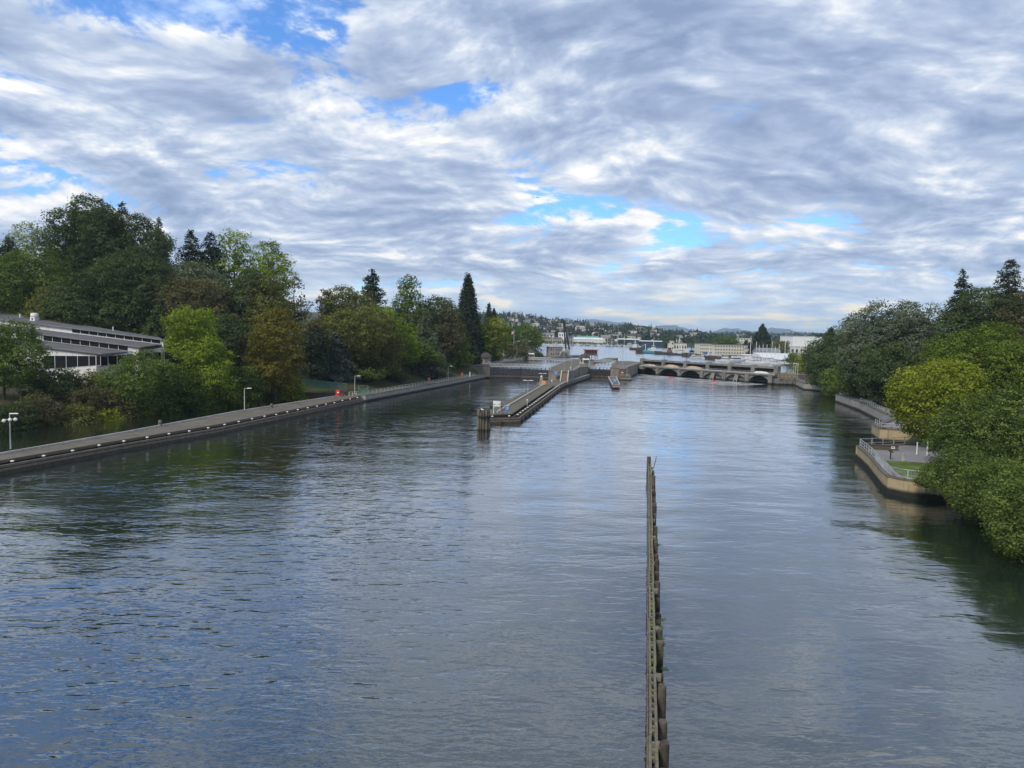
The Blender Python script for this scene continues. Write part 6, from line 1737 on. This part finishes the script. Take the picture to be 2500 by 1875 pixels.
shed('covered_moorage', 1565, 1632, 846, 832, 960, 'second long white moorage roof behind the teal ship', 'glass_blue', 'white_paint', depth=24, gable=0.12)
shed('pale_block', 1800, 1842, 838, 826, 1400, 'pale office block in front of the distant ridge', 'cream_paint', 'slate_roof', gable=0.0, depth=20, rows=2, cols=6, zg=8)

# trees standing among the far buildings
tree('fir', 1862, 793, 26, 560, 'tall dark fir behind the marina masts', 'needle_dark', z0f=0.03, zbase=5.5, power=0.65, leaf=1.0)
tree('broad', 1765, 823, 20, 640, 'round green tree above the roof of the long white building', 'leaf_mid', z0f=0.1, zbase=5.5, leaf=1.0)
tree('broad', 1788, 821, 16, 645, 'second round green tree above the long white building', 'leaf_mid', z0f=0.1, zbase=5.5, leaf=1.0)
tree('broad', 1908, 832, 20, 545, 'olive green tree beside the white warehouse', 'leaf_olive', z0f=0.05, zbase=5.5, leaf=1.0)
tree('fir', 1822, 832, 10, 640, 'small dark fir at the corner of the long white building', 'needle_dark', z0f=0.03, zbase=5.5, leaf=1.0)
tree('fir', 1832, 836, 9, 636, 'small bushy fir by the white annex', 'needle_dark', z0f=0.03, zbase=5.5, leaf=1.0)
tree('broad', 1632, 828, 12, 760, 'dark tree by the beige tower', 'leaf_dark', z0f=0.05, zbase=5.0, leaf=1.1)
tree('broad', 1965, 800, 26, 640, 'dark tree behind the white warehouse', 'leaf_dark', z0f=0.05, zbase=6, leaf=1.0) if False else None
tree('bush', 1520, 830, 12, 1004, 'green clump by the far moorage', 'leaf_dark', z0f=0.05, zbase=4.5, leaf=1.3)
tree('bush', 1938, 862, 22, 405, 'green hedge in front of the marina roofs', 'leaf_mid', z0f=0.05, zbase=5.0, leaf=0.8)
tree('fir', 2030, 800, 30, 330, 'dark conifer above the far quay', 'needle_green', z0f=0.05, leaf=0.75)
tree('broad', 2085, 790, 48, 300, 'dark green tree filling the slope behind the far quay', 'leaf_dark', z0f=0.05, lobes=26)

# ------------------------------------------------------------------ boats on the upper pool
def hull_mesh(L, B, Hf, m, sheer=0.35, name='hull'):
    """hull lofted from stations, bow towards +x, waterline at z = 0"""
    n = 9; V = []; Fc = []
    for i in range(n):
        t = i / (n - 1); x = -L / 2 + L * t
        w = B / 2 * (1 - max(0, (t - 0.45) / 0.55) ** 2.2) * (0.88 + 0.12 * min(1, t * 4)); w = max(w, 0.03)
        zt = Hf * (1 + sheer * max(0, t - 0.3) ** 1.5); rake = (0.35 * Hf if i == n - 1 else 0)
        V += [(x, -w * 0.72, -0.5), (x + rake * 0.6, -w * 0.95, Hf * 0.35), (x + rake, -w, zt), (x + rake, w, zt), (x + rake * 0.6, w * 0.95, Hf * 0.35), (x, w * 0.72, -0.5)]
    for i in range(n - 1):
        for k in range(5): a = i * 6 + k; Fc.append((a, a + 6, a + 7, a + 1))
        Fc.append((i * 6 + 5, i * 6 + 11, i * 6 + 6, i * 6))
    Fc += [(0, 1, 2, 3, 4, 5), tuple((n - 1) * 6 + k for k in (5, 4, 3, 2, 1, 0))]
    return me_from(name, V, Fc, (M[m],))
def cruiser(name, loc, rz, L, label, group=None, hullm='hull_white', parts=True, fly=True, cat='boat'):
    r = empty(name, loc, rz, label, cat, group); B = L * 0.30; H = L * 0.11
    obj('hull', hull_mesh(L, B, H, hullm), r)
    MB().box((-L * 0.05, 0, H * 1.05 + H * 0.55), (L * 0.48, B * 0.76, H * 1.1), taper=0.86).build('cabin', M['hull_white'], r)
    MB().box((-L * 0.05, 0, H * 1.05 + H * 0.66), (L * 0.452, B * 0.72, H * 0.42)).build('window_band', M['glass_dark'], r)
    if fly:
        MB().box((-L * 0.10, 0, H * 2.5), (L * 0.30, B * 0.62, H * 0.55), taper=0.9).build('flybridge', M['hull_white'], r)
        MB().box((-L * 0.10, 0, H * 3.35), (L * 0.26, B * 0.6, H * 0.1)).build('canopy', M['hull_white'], r)
        for x in (-0.2, 0.0):
            for y in (-0.27, 0.27): MB().box((L * x, B * y, H * 3.0), (0.08, 0.08, H * 0.75)).build('canopy_post', M['galvanised'], r)
    MB().tube([(-L * 0.05, 0, H * 2.0), (-L * 0.07, 0, H * 4.6)], [0.06, 0.03], 6).build('mast', M['galvanised'], r)
    return r
def sailboat(name, loc, rz, L, label, group=None, hullm='hull_white', mast_h=None):
    r = empty(name, loc, rz, label, 'boat', group); B = L * 0.28; H = L * 0.10
    obj('hull', hull_mesh(L, B, H, hullm), r)
    MB().box((0, 0, H * 1.25), (L * 0.42, B * 0.55, H * 0.6), taper=0.85).build('cabin', M['hull_white'], r)
    mh = mast_h or L * 1.3
    MB().tube([(L * 0.06, 0, H), (L * 0.06, 0, H + mh)], [0.16, 0.10], 8).build('mast', M['white_paint'], r)
    MB().tube([(L * 0.06, 0, H * 2.6), (-L * 0.36, 0, H * 2.7)], [0.16, 0.14], 6).build('boom', M['hull_blue'], r)
    MB().tube([(L * 0.5, 0, H * 1.2), (L * 0.06, 0, H + mh * 0.97)], 0.03, 4).build('forestay', M['galvanised'], r)
    MB().tube([(-L * 0.48, 0, H), (L * 0.06, 0, H + mh * 0.97)], 0.03, 4).build('backstay', M['galvanised'], r)
    MB().beam((L * 0.06, -B * 0.4, H + mh * 0.55), (L * 0.06, B * 0.4, H + mh * 0.55), 0.06, 0.06).build('spreader', M['galvanised'], r)
    return r
def fishing_boat(name, loc, rz, L, label, hullm, housem='hull_white', house_x=-0.18, gantry=True, cat='ship'):
    r = empty(name, loc, rz, label, cat); B = L * 0.27; H = L * 0.13
    obj('hull', hull_mesh(L, B, H, hullm, 0.9), r)
    MB().box((0, 0, H * 0.22), (L * 0.8, B * 1.02, 0.3)).build('rubbing_strake', M['hull_dark'], r)
    hx = L * house_x
    MB().box((hx, 0, H + H * 0.55), (L * 0.26, B * 0.78, H * 1.3)).build('deckhouse', M[housem], r)
    MB().box((hx + L * 0.01, 0, H + H * 1.6), (L * 0.17, B * 0.66, H * 0.9)).build('bridge', M[housem], r)
    MB().box((hx + L * 0.012, 0, H + H * 1.72), (L * 0.172, B * 0.67, H * 0.32)).build('window_band', M['glass_dark'], r)
    MB().tube([(hx, 0, H * 3), (hx, 0, H * 6.2)], [0.25, 0.12], 6).build('mast', M['white_paint'], r)
    MB().beam((hx, -B * 0.3, H * 4.6), (hx, B * 0.3, H * 4.6), 0.15, 0.15).build('yard', M['white_paint'], r)
    if gantry:
        gx = L * 0.22
        mb = MB()
        for y in (-0.4, 0.4): mb.tube([(gx, y * B, H), (gx, y * B * 0.7, H * 3.6)], 0.16, 6)
        mb.beam((gx, -B * 0.3, H * 3.6), (gx, B * 0.3, H * 3.6), 0.25, 0.25); mb.tube([(gx, 0, H * 3.6), (L * 0.42, 0, H * 2.6)], 0.1, 5)
        mb.build('gantry', M['white_paint'], r)
    return r
def WL(px, Y): v = AT(px, 900, Y); return (v.x, Y, LAKE)
# named vessels near the bend of the shore
fishing_boat('fishing_ship', WL(1585, 628), PI - 0.25, 17.5, 'teal hulled fishing ship with white mast moored off the lake shore', 'hull_teal')
def ship_pier():
    p = WL(1559, 622); r = empty('mooring_island', p, 0.2, 'dark square concrete mooring island at the stern of the teal ship', 'pier')
    MB().box((0, 0, 0.8), (4.6, 5, 5.4)).build('body', M['timber_dark'], r); MB().box((0, 0, 3.6), (5.0, 5.4, 0.25)).build('cap', M['concrete_deck'], r)
ship_pier()
fishing_boat('fishing_ship', WL(1557, 760), -0.5, 19, 'dark hulled ship with white upperworks behind the teal one', 'hull_dark', gantry=False)
fishing_boat('fishing_ship', WL(1620, 600), PI - 0.3, 15, 'dark maroon barge like hull beside the teal ship', 'hull_dark', 'brown_paint', -0.3, False)
fishing_boat('fishing_ship', WL(1652, 585), PI - 0.25, 12, 'black fishing boat with rust stripe behind the pile breakwater', 'hull_dark')
fishing_boat('fishing_ship', WL(1668, 600), 0.3, 11, 'white fishing boat with tall rigging near the pile breakwater', 'hull_white')
fishing_boat('fishing_ship', WL(1735, 560), 0.4, 10, 'white fishing boat with gantry in front of the long white building', 'hull_white')
cruiser('motor_yacht', WL(1767, 452), 2.6, 11, 'white motor cruiser lying behind the dam, dark windows', None)
cruiser('motor_yacht', WL(1797, 448), 0.35, 13, 'larger white flybridge yacht behind the dam bow up', None)
cruiser('motor_yacht', WL(1722, 530), 0.5, 9, 'small white cruiser by the blue container', None, fly=False)
cruiser('motor_yacht', WL(1748, 520), 0.2, 10, 'white cruiser with dark canopy among the breakwater piles', None)
cruiser('motor_yacht', WL(1690, 575), 2.8, 11, 'white workboat under the black mobile crane', None, fly=False)
cruiser('motor_yacht', WL(1538, 930), 0.2, 16, 'large white yacht with pointed bow across the lake', None)
def black_crane():
    p = AT(1690, 862, 640); r = empty('mobile_crane', (p.x, 640, 5.0), 0, 'black crawler crane with a leaning lattice boom on the far wharf', 'crane')
    MB().box((0, 0, 1.2), (4, 4, 2.4)).build('cab', M['steel_black'], r)
    for y in (-1.6, 1.6): MB().box((0, y, 0.1), (5, 1, 1)).build('track', M['steel_black'], r)
    t = AT(1684, 822, 640); top = Vector((t.x - p.x, 0, t.z - 5)); e = Vector((5.5, 0, 3))
    mb = MB()
    for y in (-0.4, 0.4): mb.beam((-0.5, y, 2.2), top + Vector((0, y * 0.3, 0)), 0.3, 0.3)
    for k in range(8): a = Vector((-0.5, -0.4, 2.2)).lerp(top, k / 8); b = Vector((-0.5, 0.4, 2.2)).lerp(top, (k + 1) / 8); mb.beam(a, b, 0.15, 0.15)
    mb.build('boom', M['steel_black'], r)
    MB().beam(top, e, 0.28, 0.28).build('jib', M['steel_black'], r)
black_crane()
def breakwater():
    a, b = WL(1664, 560), WL(1762, 468); r = empty('pile_breakwater', a, 0, 'row of stout brown timber piles fencing the small boat moorings', 'breakwater')
    n = 40; rr = random.Random(6); pm = pile_mesh(0.55, 5.2, 'timber_dark', 8)
    for i in range(n):
        t = i / (n - 1); p = Vector(a).lerp(Vector(b), t) - Vector(a)
        obj('pile', pm, r, (p.x + rr.uniform(-0.3, 0.3), p.y + rr.uniform(-0.4, 0.4), -2.4 + rr.uniform(-0.5, 0.4)), rr.uniform(0, 6))
    MB().beam((0, 0, 1.7), Vector(b) - Vector(a) + Vector((0, 0, 1.7)), 0.5, 0.4).build('wale', M['timber_grey'], r)
breakwater()
def container():
    p = AT(1727, 866, 575); r = empty('blue_container', (p.x, 575, 5.0), 0.1, 'blue shipping container in front of the long white building', 'container')
    MB().box((0, 0, 1.3), (6.1, 2.4, 2.6)).build('box', M['hull_blue'], r); MB().box((0, -1.22, 1.3), (5.8, 0.06, 2.3)).build('side_panel', M['hull_blue'], r)
container()
rr = random.Random(31)
for k, (px, Y) in enumerate([(1842, 420), (1850, 428), (1858, 416), (1868, 424), (1880, 432), (1889, 418), (1898, 410), (1912, 424), (1925, 416), (1934, 430), (1828, 436), (1951, 425)]):
    sailboat('sailing_boat', WL(px, Y) if px < 1900 else (AT(px, 900, Y).x, Y, LAKE), rr.uniform(-0.3, 0.3), rr.uniform(8, 11), 'white sailing boat with a bare pale mast moored beside the boat sheds', 'sailing boats by the boat sheds', mast_h=rr.uniform(10, 17))
for k in range(46):
    px = 1318 + 240 * (k + rr.uniform(0.1, 0.9)) / 46; Y = rr.uniform(935, 985)
    cruiser('moored_boat', WL(px, Y), rr.uniform(0, 6.28), rr.uniform(6, 10.5), 'small white boat in the crowded marina across the lake', 'boats in the marina across the lake', fly=rr.random() < 0.5, hullm=rr.choice(['hull_white', 'hull_white', 'hull_white', 'hull_blue']))
for k in range(12):
    px = 1612 + 40 * rr.random(); Y = rr.uniform(640, 860)
    cruiser('moored_boat', WL(px, Y), rr.uniform(0, 6.28), rr.uniform(7, 10), 'small white boat moored behind the dark hulls', 'boats behind the fishing ships', fly=False)
for k in range(10):
    px = 1690 + 7.5 * k; Y = 520 + rr.uniform(-20, 30)
    cruiser('moored_boat', WL(px, Y), rr.uniform(0, 6.28), rr.uniform(7, 9), 'small white boat behind the brown breakwater piles', 'boats behind the breakwater', fly=k % 3 == 0)
for k in range(14):
    px = 1320 + 230 * (k + rr.random()) / 14
    sailboat('moored_boat', WL(px, rr.uniform(945, 980)), rr.uniform(0, 6.28), rr.uniform(9, 12), 'slim sailing boat with bare mast in the marina across the lake', 'sailing boats across the lake')

# ------------------------------------------------------------------ people, buoys, foam, flag, aeroplane
def skin_body(joints, edges, radii):
    me = bpy.data.meshes.new('body'); me.from_pydata(joints, edges, [])
    o = bpy.data.objects.new('tmp_body', me); C.objects.link(o)
    md = o.modifiers.new('skin', 'SKIN'); md.use_smooth_shade = True
    for i, r in enumerate(radii): me.skin_vertices[0].data[i].radius = (r, r)
    me.skin_vertices[0].data[0].use_root = True
    o.modifiers.new('sub', 'SUBSURF').levels = 1
    dg = bpy.context.evaluated_depsgraph_get(); out = bpy.data.meshes.new_from_object(o.evaluated_get(dg))
    bpy.data.objects.remove(o)
    return out
def person_meshes(step):
    # pelvis, chest, neck, head, arms, legs; step swings the legs
    J = [(0, 0, 0.95), (0, 0, 1.2), (0, 0.0, 1.42), (0, -0.02, 1.52), (0, -0.04, 1.62), (0, -0.04, 1.74),
         (-0.19, 0, 1.40), (-0.25, 0.03 + step * 0.2, 1.12), (-0.26, -0.06 + step * 0.3, 0.88), (0.19, 0, 1.40), (0.25, 0.03 - step * 0.2, 1.12), (0.26, -0.06 - step * 0.3, 0.88),
         (-0.10, 0, 0.90), (-0.11, -step * 0.5, 0.50), (-0.11, -step * 0.6, 0.07), (-0.11, -step * 0.6 - 0.16, 0.035), (0.10, 0, 0.90), (0.11, step * 0.4, 0.50), (0.11, step * 0.7, 0.07), (0.11, step * 0.7 - 0.16, 0.035)]
    Ed = [(0, 1), (1, 2), (2, 3), (3, 4), (4, 5), (2, 6), (6, 7), (7, 8), (2, 9), (9, 10), (10, 11), (0, 12), (12, 13), (13, 14), (14, 15), (0, 16), (16, 17), (17, 18), (18, 19)]
    Rd = [0.14, 0.15, 0.13, 0.055, 0.10, 0.085, 0.065, 0.05, 0.04, 0.065, 0.05, 0.04, 0.095, 0.065, 0.05, 0.035, 0.095, 0.065, 0.05, 0.035]
    body = skin_body(J, Ed, Rd)
    top = [0, 1, 2, 6, 7, 9, 10]; te = [(0, 1), (1, 2), (2, 3), (3, 4), (2, 5), (5, 6)]
    shirt = skin_body([J[k] for k in top], te, [0.165, 0.175, 0.15, 0.085, 0.07, 0.085, 0.07])
    lg = [0, 12, 13, 14, 16, 17, 18]; trs = skin_body([J[k] for k in lg], [(0, 1), (1, 2), (2, 3), (0, 4), (4, 5), (5, 6)], [0.155, 0.11, 0.085, 0.072, 0.11, 0.085, 0.072])
    hair = MB().lathe([(0.095, 0), (0.112, 0.07), (0.09, 0.14), (0.04, 0.175)], 10).mesh('hair', M['brown_paint'], True)
    return body, shirt, trs, hair
PM = [person_meshes(0.0), person_meshes(0.55)]
PM[0][0].materials.append(M['skin']); PM[1][0].materials.append(M['skin'])
def person(loc, rz, shirt, trousers, label, k=0, s=1.0):
    r = empty('person', loc, rz, label, 'person'); r.scale = (s, s, s)
    b, sh, tr, hr = PM[k]
    bo = obj('body', b, r)
    for nm, me, m in (('shirt', sh, shirt), ('trousers', tr, trousers)):
        q = me.copy(); q.materials.clear(); q.materials.append(M[m]); obj(nm, q, r)
    obj('hair', hr, r, (0, -0.02, 1.66))
spots = [(1921, 'hull_blue', 'black_paint', 'person in a blue top on the walk beside the dam end', 1), (1930, 'white_paint', 'hull_dark', 'person in a white top leaning near the dam end rail', 0),
         (1943, 'hull_dark', 'hull_dark', 'person in dark clothes on the fish ladder walk', 0), (1951, 'skin', 'black_paint', 'person in a pinkish top among the group by the fish ladder', 0),
         (1956, 'sign_red', 'black_paint', 'person in a red top by the fish ladder', 0), (1961, 'orange_plastic', 'hull_blue', 'person in an orange top by the fish ladder', 0), (1968, 'cream_paint', 'hull_dark', 'person in a cream top walking towards the quay', 1)]
for px, a, b, lab, k in spots:
    Y = 314 + (px % 7); x = AT(px, 905, Y).x; person((x, Y, max(hz(x, Y), 4.4)), random.uniform(0, 6), a, b, lab, k, 1.05)
PZ = 4.4
MB().prism([(113.5, 309.5), (122, 305), (134, 308), (140, 330), (122, 326)], 0, PZ).build('plaza', M['concrete_deck'], None, kind='structure')
railing('plaza_railing', [(114, 309.6), (121.8, 305.4), (133, 308.4)], PZ, 1.05, 'grey railing along the terrace above the fish ladder', 'rail_grey', 1.8)
for i, (px, lab) in enumerate(((1938, 'globe lamp nearest the dam end'), (1943, 'middle globe lamp beside the yellowish shrub'), (1948, 'globe lamp closest to the wooded quay'))):
    Y = 318 - i * 4; x = AT(px, 900, Y).x; r = empty('globe_lamp', (x, Y, PZ), 0, lab, 'lamp'); h = 4.2
    MB().tube([(0, 0, 0), (0, 0, h)], [0.09, 0.06], 6).build('pole', M['white_paint'], r)
    MB().lathe([(0.08, h), (0.26, h + 0.12), (0.3, h + 0.32), (0.2, h + 0.52), (0.05, h + 0.58)], 10).build('globe', M['white_paint'], r)
# buoys below the spillway
for px, py, w, lab in ((1639, 922, 2.4, 'red floating buoy nearer the middle of the spillway'), (1743, 931, 2.0, 'red floating buoy below the flumes')):
    p = G(px, py); r = empty('red_buoy', p, 0.2, lab, 'buoy')
    MB().tube([(-w / 2, 0, 0.12), (-w * 0.42, 0, 0.14), (w * 0.42, 0, 0.14), (w / 2, 0, 0.12)], [0.15, 0.36, 0.36, 0.15], 10).build('float', M['sign_red'], r)
    MB().tube([(w * 0.5, 0, 0.12), (w * 0.9, 0.3, 0.02)], 0.05, 5).build('mooring_line', M['rope'], r)
# flag
def flag():
    p = G(1254, 872, HIGH); p.y = 415; p.x = AT(1254, 860, 415).x; t = AT(1254, 806, 415); h = t.z - HIGH
    r = empty('flagpole', (p.x, p.y, HIGH), 0, 'pale flagpole with a faded red and white flag above the dark shrubs', 'flagpole')
    MB().tube([(0, 0, 0), (0, 0, h)], [0.12, 0.06], 8).build('pole', M['white_paint'], r); MB().lathe([(0.12, h), (0.12, h + 0.15), (0.03, h + 0.22)], 8).build('finial', M['yellow_paint'], r)
    V = []; Fc = []
    for i in range(9):
        for j in range(7): V.append((-0.1 - i * 0.16 - 0.02 * j, 0.12 * math.sin(i * 1.1 + j * 0.3), h - 0.1 - j * 0.30 - i * 0.10))
    for i in range(8):
        for j in range(6): a = i * 7 + j; Fc.append((a, a + 1, a + 8, a + 7))
    me = me_from('flag', V, Fc, (M['sign_red'], M['white_paint'], M['sign_blue'])); me.polygons.foreach_set('material_index', [(2 if i < 3 and j < 3 else j % 2) for i in range(8) for j in range(6)])
    obj('flag', me, r)
flag()
# foam streaks below the spillway: thin broken froth on the surface
def foam_mat(g, bs, out):
    P = pos(g)
    n = g.noise(g.mapping(P, sc=(0.10, 0.42, 1)), 1.0, 5, 0.68, 0.6); n2 = g.noise(P, 1.4, 3, 0.6)
    f = g.m('MULTIPLY', g.ss(n, 0.40, 0.58), g.ss(n2, 0.35, 0.62, 0.4, 1.0))
    at = g.n('ShaderNodeAttribute', attribute_name='tint')
    f = g.m('MULTIPLY', f, at.outputs['Fac'])
    bs.inputs['Base Color'].default_value = (0.62, 0.66, 0.68, 1); bs.inputs['Roughness'].default_value = 0.7
    tr = g.n('ShaderNodeBsdfTransparent'); mx = g.n('ShaderNodeMixShader'); g.put(mx.inputs[0], f)
    g.t.links.new(tr.outputs[0], mx.inputs[1]); g.t.links.new(bs.outputs[0], mx.inputs[2]); g.t.links.new(mx.outputs[0], out.inputs[0])
mat('froth', foam_mat)
def foam():
    d = (DB - DA).normalized(); n = Vector((d.y, -d.x)) ; n = n if n.y < 0 else -n
    V = []; T = []; Fc = []; NU, NV = 24, 10
    for i in range(NU + 1):
        for j in range(NV + 1):
            p = DA + d * ((DB - DA).length * (i / NU)) + n * (2.4 + 62 * (j / NV) ** 1.3); V.append((p.x, p.y, 0.012))
    for i in range(NU):
        for j in range(NV): a = i * (NV + 1) + j; Fc.append((a, a + NV + 1, a + NV + 2, a + 1)); T.append(1.0 * (1 - (j + 0.5) / NV) ** 0.9 * (0.5 if j == 0 else 1))
    me = np_mesh('foam', np.array(V), np.array(Fc), M['froth'], np.array(T)); obj('foam', me, kind='stuff', label='thin broken foam streaks drifting below the spillway')
foam()
def aeroplane():
    c = AT(1312.5, 482, 2200); r = empty('aeroplane', c, 0.9, 'tiny aeroplane in the sky above the lake', 'aeroplane'); s = 1.0
    MB().tube([(-7, 0, 0), (-5, 0, 0.1), (3, 0, 0), (6, 0, -0.1), (7.2, 0, -0.2)], [0.2, 0.7, 0.9, 0.7, 0.15], 8).build('fuselage', M['galvanised'], r)
    MB().box((1, 0, 0.4), (2.2, 15, 0.25)).build('wing', M['galvanised'], r); MB().box((-6, 0, 0.4), (1.3, 5, 0.15)).build('tailplane', M['galvanised'], r)
    MB().box((-6.2, 0, 1.2), (1.4, 0.2, 2.0), taper=0.7).build('fin', M['galvanised'], r)
aeroplane()
for k, (px, py, z, lab) in enumerate(((1183, 887, HIGH, 'gull on the near lock abutment'), (1273, 880, HIGH, 'gull on the far kerb of the big lock chamber'))):
    p = G(px, py, z); gull(p, 0.5 + k, lab, 1.6)

# ------------------------------------------------------------------ air: one even box of pale haze round everything up to the mountains
def haze():
    m = bpy.data.materials.new('haze'); m.use_nodes = True; t = m.node_tree; t.nodes.clear(); g = NT(t)
    v = g.n('ShaderNodeVolumePrincipled'); v.inputs['Color'].default_value = (0.62, 0.82, 1.0, 1); v.inputs['Density'].default_value = 8.5e-5; v.inputs['Anisotropy'].default_value = 0.1
    out = g.n('ShaderNodeOutputMaterial'); t.links.new(v.outputs[0], out.inputs['Volume'])
    MB().box((0, 6350, 158), (32000, 13300, 324)).build('haze', m, None, kind='stuff')
haze()
